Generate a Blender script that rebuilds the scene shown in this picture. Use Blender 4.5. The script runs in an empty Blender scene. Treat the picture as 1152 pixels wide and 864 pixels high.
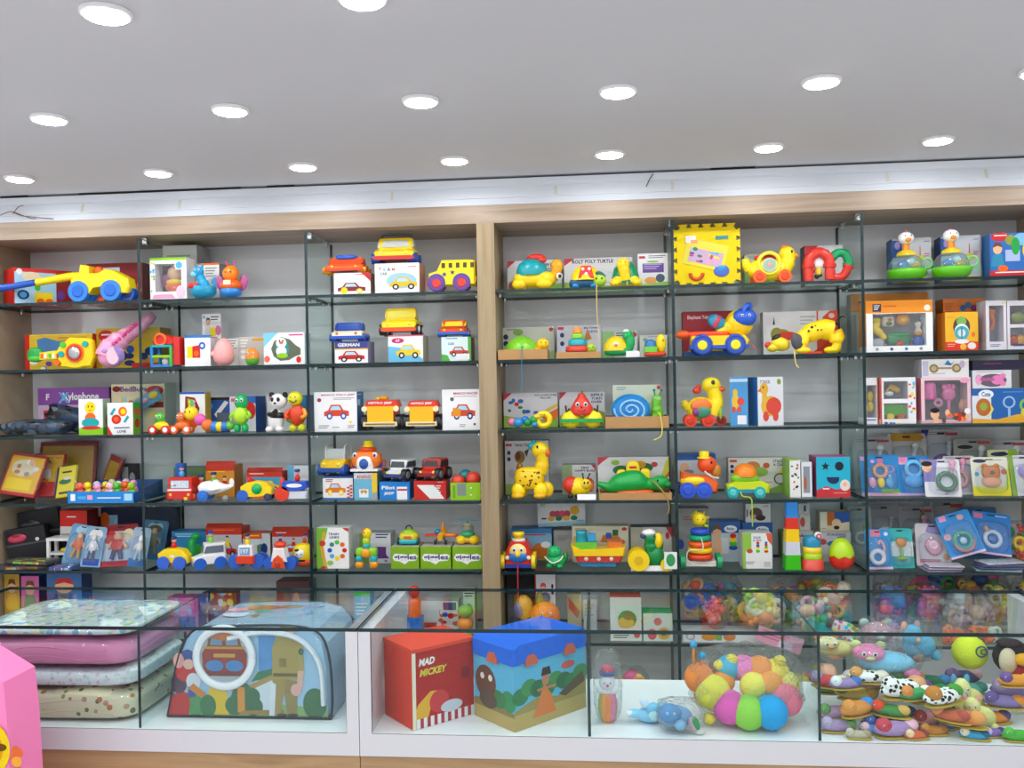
import bpy, math, random
from mathutils import Matrix, Vector
random.seed(7)
SC=bpy.context.scene; COL=SC.collection
PI=math.pi; sin=math.sin; cos=math.cos
# ---------------------------------------------------------------- camera
FPX=1000.0; PIT,ROL,YAW=-.0016,-.0181,.0933
CAM=Vector((.435,-3.594,1.6))
def axes():
    F=Vector((-sin(YAW),cos(YAW),0)); R=Vector((cos(YAW),sin(YAW),0)); U=Vector((0,0,1))
    F2=F*cos(PIT)+U*sin(PIT); U2=U*cos(PIT)-F*sin(PIT)
    return F2, R*cos(ROL)+U2*sin(ROL), U2*cos(ROL)-R*sin(ROL)
FW,RT,UP=axes()
def at(px,py,Y):
    v=FW+RT*((px-576)/FPX)+UP*((432-py)/FPX)
    return CAM+v*((Y-CAM.y)/v.y)
cd=bpy.data.cameras.new('camera'); cd.sensor_width=36; cd.lens=FPX/1152*36; cd.clip_start=.05
co=bpy.data.objects.new('camera',cd); COL.objects.link(co)
co.matrix_world=Matrix(((RT.x,UP.x,-FW.x,CAM.x),(RT.y,UP.y,-FW.y,CAM.y),(RT.z,UP.z,-FW.z,CAM.z),(0,0,0,1)))
SC.camera=co
# ---------------------------------------------------------------- materials
PAL=dict(R='d6231c',DR='8e1a1c',O='f2661a',LO='f79433',Y='FBDA0A',LY='f7e24e',G='1fa044',DG='146b34',LG='8ccb1e',MG='4fc03a',T='12a5ab',
 TL='5fd0cf',B='1d57bd',DB='16306f',NB='0e1a3c',LB='4fb0e6',SB='a9d8f0',P='f2a0c4',LP='f7c9da',HP='e4508f',MA='c02a78',PU='6f3a94',LV='a98fd0',
 W='eeeeee',OW='dcdad6',GY='9a9a9c',DGY='4a4b50',K='121214',BR='b98350',DBR='6d452a',CR='ecdcb8',SK='edb791',AM='c9862e',MI='bfe6d8',CO='ee6a5a',KH='a08a4e')
MATS={}
def lin(c): return c/12.92 if c<=.04045 else ((c+.055)/1.055)**2.4
def rgb(h):
    h=PAL.get(h,h); return tuple(lin(int(h[i:i+2],16)/255) for i in (0,2,4))+(1,)
def newmat(n):
    m=bpy.data.materials.new(n); m.use_nodes=True; nt=m.node_tree
    return m,nt,nt.nodes['Principled BSDF']
def mat(c):
    """'R' gloss plastic, 'R*' printed card, 'R~' cloth"""
    if c in MATS: return MATS[c]
    if c in SPECIAL: MATS[c]=SPECIAL[c](); return MATS[c]
    k=c[-1] if c[-1] in '*~' else ''
    m,nt,b=newmat('mat_'+c.replace('*','_card').replace('~','_cloth'))
    b.inputs['Base Color'].default_value=rgb(c.rstrip('*~'))
    b.inputs['Roughness'].default_value={'':.32,'*':.45,'~':.9}[k]
    b.inputs['Specular IOR Level'].default_value={'':.5,'*':.35,'~':.15}[k]
    tc=nt.nodes.new('ShaderNodeTexCoord'); nz=nt.nodes.new('ShaderNodeTexNoise'); bp=nt.nodes.new('ShaderNodeBump')
    nz.inputs['Scale'].default_value={'':25,'*':40,'~':160}[k]; bp.inputs['Strength'].default_value={'':.04,'*':.06,'~':.5}[k]; bp.inputs['Distance'].default_value=.004
    nt.links.new(tc.outputs['Object'],nz.inputs['Vector']); nt.links.new(nz.outputs[0],bp.inputs['Height']); nt.links.new(bp.outputs[0],b.inputs['Normal'])
    MATS[c]=m; return m
def ramp(nt,stops):
    r=nt.nodes.new('ShaderNodeValToRGB'); e=r.color_ramp.elements
    while len(e)<len(stops): e.new(.5)
    for i,(p,c) in enumerate(stops): e[i].position=p; e[i].color=rgb(c)
    return r
def wood(n,c1,c2,scl,rough=.45):
    m,nt,b=newmat(n); L=nt.links.new
    tc=nt.nodes.new('ShaderNodeTexCoord'); mp=nt.nodes.new('ShaderNodeMapping'); mp.inputs['Scale'].default_value=scl
    nz=nt.nodes.new('ShaderNodeTexNoise'); nz.inputs['Scale'].default_value=1.0; nz.inputs['Detail'].default_value=6; nz.inputs['Distortion'].default_value=.6
    r=ramp(nt,[(.3,c1),(.52,c2),(.72,c1)])
    L(tc.outputs['Object'],mp.inputs['Vector']); L(mp.outputs[0],nz.inputs['Vector']); L(nz.outputs[0],r.inputs[0]); L(r.outputs[0],b.inputs['Base Color'])
    b.inputs['Roughness'].default_value=rough; return m
def clear(n,tint,gloss,rough=.02,haze=0,bump=0,scale=30):
    m,nt,b=newmat(n); L=nt.links.new; nt.nodes.remove(b); out=nt.nodes['Material Output']
    t=nt.nodes.new('ShaderNodeBsdfTransparent'); t.inputs[0].default_value=rgb(tint)
    g=nt.nodes.new('ShaderNodeBsdfGlossy'); g.inputs['Roughness'].default_value=rough
    lw=nt.nodes.new('ShaderNodeLayerWeight'); pw=nt.nodes.new('ShaderNodeMath'); pw.operation='POWER'; pw.inputs[1].default_value=5
    fr=nt.nodes.new('ShaderNodeMath'); fr.operation='MULTIPLY_ADD'; fr.inputs[1].default_value=.8; fr.inputs[2].default_value=.04
    L(lw.outputs['Facing'],pw.inputs[0]); L(pw.outputs[0],fr.inputs[0])
    mu=nt.nodes.new('ShaderNodeMath'); mu.operation='MULTIPLY'; mu.inputs[1].default_value=gloss
    mx=nt.nodes.new('ShaderNodeMixShader'); L(fr.outputs[0],mu.inputs[0]); L(mu.outputs[0],mx.inputs[0]); L(t.outputs[0],mx.inputs[1]); L(g.outputs[0],mx.inputs[2])
    last=mx
    if haze:
        d=nt.nodes.new('ShaderNodeBsdfDiffuse'); d.inputs[0].default_value=rgb('W'); m2=nt.nodes.new('ShaderNodeMixShader'); m2.inputs[0].default_value=haze
        L(mx.outputs[0],m2.inputs[1]); L(d.outputs[0],m2.inputs[2]); last=m2
    if bump:
        tc=nt.nodes.new('ShaderNodeTexCoord'); nz=nt.nodes.new('ShaderNodeTexNoise'); nz.inputs['Scale'].default_value=scale; nz.inputs['Distortion'].default_value=1.5; nz.inputs['Detail'].default_value=3
        bp=nt.nodes.new('ShaderNodeBump'); bp.inputs['Strength'].default_value=bump; bp.inputs['Distance'].default_value=.02
        L(tc.outputs['Object'],nz.inputs['Vector']); L(nz.outputs[0],bp.inputs['Height']); L(bp.outputs[0],g.inputs['Normal']); L(bp.outputs[0],lw.inputs['Normal'])
    L(last.outputs[0],out.inputs['Surface']); return m
def patterned(n,base,cols,scale,rough=.8,thr=.5,bump=.0):
    """cloth or paper with a scattered multicolour print"""
    m,nt,b=newmat(n); L=nt.links.new
    tc=nt.nodes.new('ShaderNodeTexCoord'); v=nt.nodes.new('ShaderNodeTexVoronoi'); v.inputs['Scale'].default_value=scale
    L(tc.outputs['Object'],v.inputs['Vector'])
    sp=nt.nodes.new('ShaderNodeSeparateColor'); L(v.outputs['Color'],sp.inputs[0])
    r=ramp(nt,[(i/len(cols),c) for i,c in enumerate(cols)]); r.color_ramp.interpolation='CONSTANT'; L(sp.outputs[0],r.inputs[0])
    lt=nt.nodes.new('ShaderNodeMath'); lt.operation='LESS_THAN'; lt.inputs[1].default_value=thr; L(v.outputs['Distance'],lt.inputs[0])
    mx=nt.nodes.new('ShaderNodeMix'); mx.data_type='RGBA'; L(lt.outputs[0],mx.inputs['Factor']); mx.inputs['A'].default_value=rgb(base); L(r.outputs[0],mx.inputs['B'])
    L(mx.outputs['Result'],b.inputs['Base Color']); b.inputs['Roughness'].default_value=rough
    return m
def emit(n,st,c='ffffff'):
    m,nt,b=newmat(n); b.inputs['Emission Color'].default_value=rgb(c); b.inputs['Emission Strength'].default_value=st; b.inputs['Base Color'].default_value=rgb('W'); return m
def plain(n,c,rough=.5,metal=0,bump=0,scale=60):
    m,nt,b=newmat(n); b.inputs['Base Color'].default_value=rgb(c); b.inputs['Roughness'].default_value=rough; b.inputs['Metallic'].default_value=metal
    tc=nt.nodes.new('ShaderNodeTexCoord'); nz=nt.nodes.new('ShaderNodeTexNoise'); nz.inputs['Scale'].default_value=scale; bp=nt.nodes.new('ShaderNodeBump'); bp.inputs['Strength'].default_value=bump; bp.inputs['Distance'].default_value=.003
    nt.links.new(tc.outputs['Object'],nz.inputs['Vector']); nt.links.new(nz.outputs[0],bp.inputs['Height']); nt.links.new(bp.outputs[0],b.inputs['Normal']); return m
SPECIAL=dict(
 kglass=lambda:clear('counter_glass','f7fcfc',.5), lamlit=lambda:plain('lightened_laminate','eef2f4',.35,0,.02), sglass=lambda:clear('shelf_glass','edf5f3',.3), glass=lambda:clear('clear_glass','f4faf8',.45), edge=lambda:plain('glass_edge','08262a',.2),  # counter floor colour: the board's white laminate, lightened to stand in for light
 film=lambda:clear('crinkled_film','fcfdfd',1.3,.14,.025,1.0,45), pvc=lambda:clear('smooth_film','f4f6f8',1.0,.06,.03,.3,20),
 bub=lambda:clear('blister_plastic','eef4f8',1.3,.08,.05,.5,40), frost=lambda:clear('tinted_dome','d4ecf2',1.2,.08,.1),
 woodh=lambda:wood('wood_band','94816e','b09c88',(1.2,20,26)), woodv=lambda:wood('wood_post','8c785a','a89472',(26,20,1.2)),
 woodi=lambda:wood('wood_inside','a08b74','b8a48c',(22,3,1.6)), woodp=lambda:wood('wood_plinth','8c6f4e','aa8a62',(1.5,20,22)),
 lam=lambda:plain('white_laminate','c8c9ce',.3,0,.02), back=lambda:plain('back_laminate','e8e8ec',.4,0,.03),
 ceil=lambda:plain('ceiling_paint','d2d3d8',.8,0,.15,30), wall=lambda:plain('wall_paint','e6e6e8',.8,0,.1,40), flr=lambda:plain('floor_tile','dcdcdc',.25,0,.03,10),
 tile=lambda:plain('glossy_cornice','d8dde4',.12,0,.05,12), chrome=lambda:plain('chrome','c8c8c8',.2,1), gold=lambda:plain('brushed_gold','b89a6a',.3,1),
 lamp=lambda:emit('lamp_diffuser',LAMP_E), trimw=lambda:plain('lamp_trim','f2f2f2',.4),
 foam=lambda:plain('eva_foam','f3d30e',.85,0,.6,300), kraft=lambda:plain('kraft_board','b58a58',.8,0,.2,90),
 blk1=lambda:patterned('quilt_print','dfeae8',['7fb8d0','9ed0b4','e8c8d0','f0e6b0','88a8d8','b8d8a0'],38,.7,.42),
 blk2=lambda:plain('pink_fleece','e88bb4',.7,0,.5,25), blk3=lambda:patterned('white_quilt','e8ecec',['b8d4d8','d8c8d0','cfe0d8'],60,.7,.35),
 blk4=lambda:patterned('cream_quilt','e6dcb6',['c87848','8a9a58','c89a78','6a7058'],34,.8,.28),
 pinkbag=lambda:plain('pink_woven_bag','ee7fb6',.45,0,.4,30),
 dalm=lambda:patterned('dalmatian_plush','f0f0ec',['K','K','26262a'],70,.9,.38), speck=lambda:patterned('speckled_pack','e8e4e0',['HP','O','LB','Y','PU','MG'],55,.6,.5),
 conf=lambda:patterned('busy_print','3d6fb0',['Y','R','MG','W','O','LB'],42,.5,.6), confr=lambda:patterned('busy_print_red','a83028',['Y','O','W','DR','LB'],36,.5,.55),
 darkp=lambda:patterned('dark_bag_print','1c2430',['24405c','5a6a78','0e1218','32485a'],30,.25,.6),
)
LAMP_E=75
# ---------------------------------------------------------------- mesh builder
class MB:
    def __init__(s): s.v=[];s.f=[];s.m=[];s.sm=[];s.mats=[]
    def mi(s,c):
        if c not in s.mats: s.mats.append(c)
        return s.mats.index(c)
b_=MB(); X_=[Matrix.Identity(4)]; SCL=[1.0]
def add(vs,fs,c,smooth=False):
    o=len(b_.v); M=X_[-1]; b_.v+= [M@Vector(v) for v in vs]
    k=[b_.mi(x) for x in c] if isinstance(c,list) else [b_.mi(c)]*len(fs)
    b_.f+=[[i+o for i in f] for f in fs]; b_.m+=k; b_.sm+=[smooth]*len(fs)
class xf:
    """temporary transform: move (x,y,z), rotations in degrees"""
    def __init__(s,x=0,y=0,z=0,rx=0,ry=0,rz=0,sc=1):
        s.M=Matrix.Translation((x,y,z))@Matrix.Rotation(math.radians(rz),4,'Z')@Matrix.Rotation(math.radians(ry),4,'Y')@Matrix.Rotation(math.radians(rx),4,'X')@Matrix.Scale(sc,4)
    def __enter__(s): X_.append(X_[-1]@s.M)
    def __exit__(s,*a): X_.pop()
def bx(x0,z0,x1,z1,c,y0=-5,y1=5):
    """c: one colour or [front,back,left,right,bottom,top]"""
    v=[(x0,y0,z0),(x1,y0,z0),(x1,y0,z1),(x0,y0,z1),(x0,y1,z0),(x1,y1,z0),(x1,y1,z1),(x0,y1,z1)]
    add(v,[(0,1,2,3),(5,4,7,6),(4,0,3,7),(1,5,6,2),(4,5,1,0),(3,2,6,7)],c)
def spow(a,e): return math.copysign(abs(a)**e,a)
def el(x,z,rx,rz,c,y=0,ry=None,e=1,n=16,rot=0,e2=None):
    """ellipsoid (e=1) to rounded box (e=.3)"""
    ry=rx if ry is None else ry; e2=e if e2 is None else e2; k=max(6,n//2); v=[];f=[]
    for i in range(k+1):
        a=-PI/2+PI*i/k; ca,sa=spow(cos(a),e2),spow(sin(a),e2)
        for j in range(n):
            t=2*PI*j/n; px,py,pz=rx*ca*spow(cos(t),e),ry*ca*spow(sin(t),e),rz*sa
            if rot: r=math.radians(rot); px,pz=px*cos(r)-pz*sin(r),px*sin(r)+pz*cos(r)
            v.append((x+px,y+py,z+pz))
    for i in range(k):
        for j in range(n): f.append((i*n+j,i*n+(j+1)%n,(i+1)*n+(j+1)%n,(i+1)*n+j))
    add(v,f,c,True)
def frame(d):
    d=d.normalized(); u=d.cross(Vector((0,0,1)) if abs(d.z)<.9 else Vector((1,0,0))).normalized(); return u,d.cross(u)
def tb(pts,r,c,n=8,caps=True):
    pts=[Vector(p) for p in pts]; rs=r if isinstance(r,(list,tuple)) else [r]*len(pts); v=[];f=[]
    u=None
    for i,p in enumerate(pts):
        d=(pts[min(i+1,len(pts)-1)]-pts[max(i-1,0)])
        if u is None: u,w=frame(d)
        else:
            dn=d.normalized(); u=(u-dn*u.dot(dn)).normalized(); w=dn.cross(u)
        for j in range(n): t=2*PI*j/n; v.append(p+(u*cos(t)+w*sin(t))*rs[i])
    for i in range(len(pts)-1):
        for j in range(n): f.append((i*n+j,i*n+(j+1)%n,(i+1)*n+(j+1)%n,(i+1)*n+j))
    add(v,f,c,True)
    if caps: add(v[:n],[tuple(range(n))[::-1]],c); add(v[-n:],[tuple(range(n))],c)
def curve(pts,k=6):
    """smooth polyline through points"""
    P=[Vector(p) for p in pts]; o=[]
    for i in range(len(P)-1):
        a,b,c,d=P[max(i-1,0)],P[i],P[i+1],P[min(i+2,len(P)-1)]
        for j in range(k):
            t=j/k; o.append(.5*((2*b)+(c-a)*t+(2*a-5*b+4*c-d)*t*t+(3*b-a-3*c+d)*t**3))
    o.append(P[-1]); return o
def cy(p0,p1,r,c,r1=None,n=16): tb([p0,p1],[r,r if r1 is None else r1],c,n)
def pr(poly,c,y0=-5,y1=5,bev=0,sc=None):
    """prism along y of an (x,z) outline, chamfered by bev; sc = colour of the sides"""
    n=len(poly); cx=sum(p[0] for p in poly)/n; cz=sum(p[1] for p in poly)/n
    R=max(math.hypot(p[0]-cx,p[1]-cz) for p in poly); k=1-bev/R
    ins=[(cx+(x-cx)*k,cz+(z-cz)*k) for x,z in poly]
    L=[[(x,y0,z) for x,z in ins],[(x,y0+bev,z) for x,z in poly],[(x,y1-bev,z) for x,z in poly],[(x,y1,z) for x,z in ins]]
    if not bev: L=[L[1],L[2]]
    v=sum(L,[]); f=[]
    for i in range(len(L)-1):
        for j in range(n): f.append((i*n+j,i*n+(j+1)%n,(i+1)*n+(j+1)%n,(i+1)*n+j))
    m=len(L)-1
    add(v,f,sc or c); add(L[0],[tuple(range(n))],c); add(L[m],[tuple(range(n))[::-1]],c)
def ell2(x,z,rx,rz,n=20,a0=0,a1=360):
    return [(x+rx*cos(math.radians(a0+(a1-a0)*i/(n if a1-a0<360 else n))),z+rz*sin(math.radians(a0+(a1-a0)*i/n))) for i in range(n+(a1-a0<360))]
def to(x,z,R,r,c,y=0,ax='y',n=20,Rz=None,a0=0,a1=360):
    Rz=R if Rz is None else Rz; p=[]
    k=n if a1-a0<360 else n
    for i in range(k+1):
        t=math.radians(a0+(a1-a0)*i/k); a,b=R*cos(t),Rz*sin(t)
        p.append((x+a,y,z+b) if ax=='y' else (x+a,y+b,z) if ax=='z' else (x,y+a,z+b))
    tb(p,r,c,8,a1-a0<360)
def la(prof,c,x=0,y=0,n=20):
    v=[];f=[]
    for r,z in prof:
        for j in range(n): t=2*PI*j/n; v.append((x+r*cos(t),y+r*sin(t),z))
    for i in range(len(prof)-1):
        for j in range(n): f.append((i*n+j,i*n+(j+1)%n,(i+1)*n+(j+1)%n,(i+1)*n+j))
    add(v,f,c,True); add(v[:n],[tuple(range(n))[::-1]],c); add(v[-n:],[tuple(range(n))],c)
def fl(poly,c,y): add([(x,y,z) for x,z in poly],[tuple(range(len(poly)))],c)
def fe(x,z,rx,rz,c,y,n=18): fl(ell2(x,z,rx,rz,n),c,y)
TXT={}
def txmesh(t,bold):
    if (t,bold) in TXT: return TXT[t,bold]
    cu=bpy.data.curves.new('t','FONT'); cu.body=t; cu.align_x='CENTER'; cu.align_y='CENTER'; cu.offset=.015*bold; cu.resolution_u=2
    ob=bpy.data.objects.new('t',cu); me=bpy.data.meshes.new_from_object(ob)
    vs=[(v.co.x,v.co.y) for v in me.vertices]; fs=[tuple(p.vertices) for p in me.polygons]
    bpy.data.objects.remove(ob); bpy.data.curves.remove(cu); bpy.data.meshes.remove(me)
    xs=[a for a,b in vs] or [0]; zs=[b for a,b in vs] or [0]; w=max(xs)-min(xs); h=max(zs)-min(zs); cx,cz=(max(xs)+min(xs))/2,(max(zs)+min(zs))/2
    TXT[t,bold]=([((a-cx)/(h or 1),(b-cz)/(h or 1)) for a,b in vs],fs,w/(h or 1)); return TXT[t,bold]
def tx(t,x,z,h,c,y,w=None,bold=2,slant=0):
    vs,fs,asp=txmesh(t,bold); kx=h if not w else w/asp
    add([(x+a*kx+b*h*slant,y,z+b*h) for a,b in vs],fs,c)
def wh(x,z,r,y,wd,c='K',hub='GY',part='both'):
    if part!='hub': cy((x,y-wd/2,z),(x,y+wd/2,z),r,c,n=20)
    if part!='tyre': cy((x,y-wd/2-.06*r-.3,z),(x,y-wd/2,z),r*.5,hub,r*.62,14); cy((x,y+wd/2,z),(x,y+wd/2+.3,z),r*.6,hub,r*.5,14)
# ---------------------------------------------------------------- objects
def mesh(name):
    global b_
    me=bpy.data.meshes.new(name); s=SCL[-1]
    me.from_pydata([v*s for v in b_.v],[],b_.f)
    for c in b_.mats: me.materials.append(mat(c))
    me.polygons.foreach_set('material_index',b_.m); me.polygons.foreach_set('use_smooth',b_.sm); me.update()
    b_=MB(); return me
CUR=[None]; BASE={}
def P(name,label=None,par=None):
    o=bpy.data.objects.new(name,mesh(name)); COL.objects.link(o); o.parent=par or CUR[-1]
    if label: o['label']=label
    return o
def props(o,label,cat,group=None):
    o['label']=label; o['category']=cat
    if group: o['group']=group
    return o
SHZ=[1.9721,1.6866,1.4008,1.1133,.8259,.5385,.2515]; ST=.006; LIFT=.0008
def where(row,px,dep,z=None,py=None):
    """a spot on a shelf: world x below photo column px, depth behind the shelf front, z of its surface; and metres per photo pixel there"""
    zz=SHZ[row]+ST+LIFT if z is None else z
    yy=[331,408,487,565,645,725,800][row] if row is not None else 0
    if py is None: py=yy
    a,b=at(px,py,dep),at(px+1,py,dep)
    return Vector((a.x,dep,zz)),b.x-a.x
def N(name,label,cat,row,px,dep,rz=0,z=None,group=None,py=None,ry=0,rx=0):
    p,s=where(row,px,dep,z,py); o=bpy.data.objects.new(name,None); COL.objects.link(o); o.location=p; o.rotation_euler=(math.radians(rx),math.radians(ry),math.radians(rz)); o.empty_display_size=.02
    CUR[-1]=o; SCL[-1]=s; BASE[o.name]=p.z; return props(o,label,cat,group)
def S(name,label,cat,row,px,dep,rz=0,z=None,group=None,py=None,ry=0,rx=0):
    p,s=where(row,px,dep,z,py); SCL[-1]=s; o=bpy.data.objects.new(name,mesh(name)); COL.objects.link(o); o.location=p; o.rotation_euler=(math.radians(rx),math.radians(ry),math.radians(rz)); BASE[o.name]=p.z
    return props(o,label,cat,group)
def struct(name): 
    SCL[-1]=1; o=bpy.data.objects.new(name,mesh(name)); COL.objects.link(o); o['kind']='structure'; return o
def dup(o,loc,label,rz=None,scale=None):
    c=o.copy(); COL.objects.link(c); c.location=loc; c['label']=label
    if rz is not None: c.rotation_euler.z=math.radians(rz)
    if scale: c.scale=(scale,)*3
    for ch in o.children:
        d=ch.copy(); COL.objects.link(d); d.parent=c
        for g in ch.children: e=g.copy(); COL.objects.link(e); e.parent=d
    return c
# ---------------------------------------------------------------- printed cartons
def prints(pl,w,h,x0=0,z0=0,y=0.0,dy=.06):
    """artwork in 0..1 coordinates of a face w by h with its lower left at (x0,z0), facing -y"""
    for i,p in enumerate(pl):
        yy=y-dy*(i+1)*.35-.03; k=p[0]; U=lambda u:x0+u*w; V=lambda v:z0+v*h
        if k=='r': fl([(U(p[1]),V(p[2])),(U(p[3]),V(p[2])),(U(p[3]),V(p[4])),(U(p[1]),V(p[4]))],p[5]+'*',yy)
        elif k=='e': fe(U(p[1]),V(p[2]),p[3]*w,p[4]*h,p[5]+'*',yy)
        elif k=='p': q=p[1]; fl([(U(q[j]),V(q[j+1])) for j in range(0,len(q),2)],p[2]+'*',yy)
        elif k=='t': tx(p[1],U(p[2]),V(p[3]),p[4]*h,p[5]+'*',yy,p[6]*w if len(p)>6 and p[6] else None)
        elif k=='l':
            for j in range(p[4]): fl([(U(p[1]),V(p[2]-j*p[5])),(U(p[1]+p[3]*(1-.3*((j*7)%3)/2)),V(p[2]-j*p[5])),(U(p[1]+p[3]*(1-.3*((j*7)%3)/2)),V(p[2]-j*p[5]+p[5]*.45)),(U(p[1]),V(p[2]-j*p[5]+p[5]*.45))],p[6]+'*',yy)
def pcar(u,v,w,h,c,wc='K',gl='SB'):
    return [('p',[u-w/2,v-h*.3,u+w/2,v-h*.3,u+w/2,v+.05*h,u+w*.28,v+h*.12,u+w*.15,v+h*.5,u-w*.22,v+h*.5,u-w*.34,v+h*.1,u-w/2,v],c),
     ('p',[u-w*.26,v+h*.12,u+w*.2,v+h*.12,u+w*.1,v+h*.4,u-w*.18,v+h*.4],gl),('e',u-w*.28,v-h*.3,w*.12,h*.24,wc),('e',u+w*.28,v-h*.3,w*.12,h*.24,wc),('e',u-w*.28,v-h*.3,w*.06,h*.12,'W'),('e',u+w*.28,v-h*.3,w*.06,h*.12,'W')]
def pface(u,v,r,rv,c,eye='K'):
    return [('e',u,v,r,rv,c),('e',u-r*.35,v+rv*.2,r*.13,rv*.18,eye),('e',u+r*.35,v+rv*.2,r*.13,rv*.18,eye),('p',[u-r*.4,v-rv*.3,u,v-rv*.6,u+r*.4,v-rv*.3,u,v-rv*.42],'R')]
def pduck(u,v,w,h,c='Y',wc='O',d=1):
    return [('e',u,v-h*.12,w*.4,h*.26,c),('p',[u-d*w*.1,v,u-d*w*.36,v,u-d*w*.34,v+h*.3,u-d*w*.2,v+h*.34],c),('e',u-d*w*.26,v+h*.32,w*.17,h*.16,c),('p',[u-d*w*.4,v+h*.34,u-d*w*.56,v+h*.26,u-d*w*.38,v+h*.24],'O'),('e',u-d*w*.3,v+h*.36,w*.03,h*.03,'K'),('e',u-w*.2,v-h*.38,w*.12,h*.13,wc),('e',u+w*.2,v-h*.38,w*.12,h*.13,wc)]
def pdots(n,u0,v0,u1,v1,ru,rv,cols,seed=1):
    R=random.Random(seed); return [('e',R.uniform(u0,u1),R.uniform(v0,v1),ru*R.uniform(.6,1.2),rv*R.uniform(.6,1.2),R.choice(cols)) for i in range(n)]
def ptower(u,v,w,h,cols):
    n=len(cols); return [('e',u,v+h*(i+.5)/n,w*(1-.09*i)/2,h/n*.62,c) for i,c in enumerate(cols)]
def pbaby(u,v,w,h,hair='DBR',shirt='SB'):
    return [('e',u,v+h*.3,w*.3,h*.24,'SK'),('p',[u-w*.3,v+h*.36,u-w*.2,v+h*.58,u+w*.2,v+h*.58,u+w*.3,v+h*.36,u,v+h*.44],hair),('p',[u-w*.45,v-h*.5,u+w*.45,v-h*.5,u+w*.3,v+h*.06,u-w*.3,v+h*.06],shirt)]
class C:
    """a printed carton: x0..x1 and top row of its front face in the photo; returns the object with its top"""
    def __new__(k,label,row,x0,x1,yt,dep,d,face,pl=(),side=None,top=None,rz=0,z=None,name='toy_carton',cat='box',win=None,inn='DGY',group=None,sidepl=(),side2=None,flap=None,py=None,rx=0,ry=0):
        xc=(x0+x1)/2; p,s=where(row,xc,dep,z,py); w=(x1-x0); h=(at(xc,yt,dep).z-p.z)/s; side=side or face; top=top or side
        cf=lambda c:c if c in SPECIAL else c+'*'
        if win:
            u0,v0,u1,v1=win; a,b_0,c,e=-w/2+u0*w,v0*h,-w/2+u1*w,v1*h; f=cf(face); q=min(d*.8,d-1)
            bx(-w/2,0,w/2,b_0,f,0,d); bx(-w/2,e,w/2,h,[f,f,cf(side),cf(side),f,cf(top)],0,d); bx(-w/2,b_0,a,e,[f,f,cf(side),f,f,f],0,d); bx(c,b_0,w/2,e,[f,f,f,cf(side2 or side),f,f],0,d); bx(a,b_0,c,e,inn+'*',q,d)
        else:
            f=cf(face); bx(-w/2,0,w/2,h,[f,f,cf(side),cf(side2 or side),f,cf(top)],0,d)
        prints(pl,w,h,-w/2,0,0)
        if sidepl:
            with xf(w/2,0,0,rz=90): prints(sidepl,d,h,0,0,0)
        if flap:
            with xf(0,0,h,rx=flap[1]): bx(-w/2,0,w/2,flap[2],cf(flap[0]),-.1,.5)
        if not win:
            o=S(name,label,cat,row,xc,dep,rz,z,group,py,ry,rx); 
        else:
            o=N(name,label,cat,row,xc,dep,rz,z,group,py,ry,rx); P('carton'); bx(a,b_0,c,e,'pvc',.25,.45); P('window_film')
        o['top']=p.z+h*s; k.w,k.h,k.s,k.d=w,h,s,d; del o['top']; k.top=p.z+h*s+.0012; o2=o
        TOP[o.name]=k.top; return o2
TOP={}
def top(o): return TOP[o.name]
# ---------------------------------------------------------------- room
XL,XR,YB,YF,HC=-2.6,3.0,.42,-5.6,2.44
bx(XL,-.1,XR,0,'flr',YF,YB); struct('floor')
bx(XL,HC,XR,HC+.1,'ceil',YF,YB+.1); struct('ceiling')
bx(XL-.1,0,XR+.1,HC,'wall',YB,YB+.1); struct('wall_back')
bx(XL-.1,0,XL,HC,'wall',YF,YB); struct('wall_left')
bx(XR,0,XR+.1,HC,'wall',YF,YB); struct('wall_right')
bx(XL-.1,0,XR+.1,HC,'wall',YF-.1,YF); struct('wall_front')
# glossy cornice between cabinet and ceiling, with taped joints
zb=2.3245
pr([(-.012,zb),(.0,zb+.028),(-.004,zb+.03),(.012,zb+.075),(.002,zb+.08),(-.006,zb+.107),(.06,zb+.107),(.06,zb)],'tile',-0.5,0.5)
v=b_.v; b_=MB(); sec=[(-.012,zb),(.0,zb+.028),(-.004,zb+.03),(.012,zb+.075),(.002,zb+.08),(-.006,zb+.106),(.06,zb+.106),(.06,zb)]
n=len(sec)
add([(XL+.05,y+.012,z) for y,z in sec]+[(XR-.05,y+.012,z) for y,z in sec],[(j,j+n,(j+1)%n+n,(j+1)%n) for j in range(n)],'tile')
R0=random.Random(3)
for px in (90,200,440,625,757,1000,1112):
    x=at(px,215,0).x; w=.012
    add([(x-w/2,.0075,zb+.034),(x+w/2,.0075,zb+.034),(x+w/2,.0225,zb+.073),(x-w/2,.0225,zb+.073)],[(0,1,2,3)],'cfcabc')
struct('trim_1')
# dark shadow gap strip above the cornice, a loose crack at one joint
x0,x1=at(0,221,0).x,at(1152,178,0).x
for a,b in ((0,30),(88,270),(300,330),(800,850)):
    xa,xb=at(a,215,0).x,at(b,205,0).x; bx(xa,HC-.007,xb,HC-.002,'K',.003,.01)
struct('trim_2')
tb([(at(735,200,0).x,.002,2.425),(at(731,206,0).x,.004,2.405),(at(727,215,0).x,.006,2.375)],.0022,'DGY',5); struct('trim_3')
for k,pts in enumerate((((0,242),(12,238),(26,243),(60,246)),((14,241),(20,233),(26,231)),((14,238),(33,245),(40,246)))):
    tb(curve([(at(x,y,-.01).x,-.008,at(x,y,-.01).z) for x,y in pts]),.0018,'DBR',5)
SCL[-1]=1; o=bpy.data.objects.new('loose_wire',mesh('loose_wire')); COL.objects.link(o); props(o,'loose brown wires lying on the wooden cabinet top below the cornice','wire')
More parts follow.
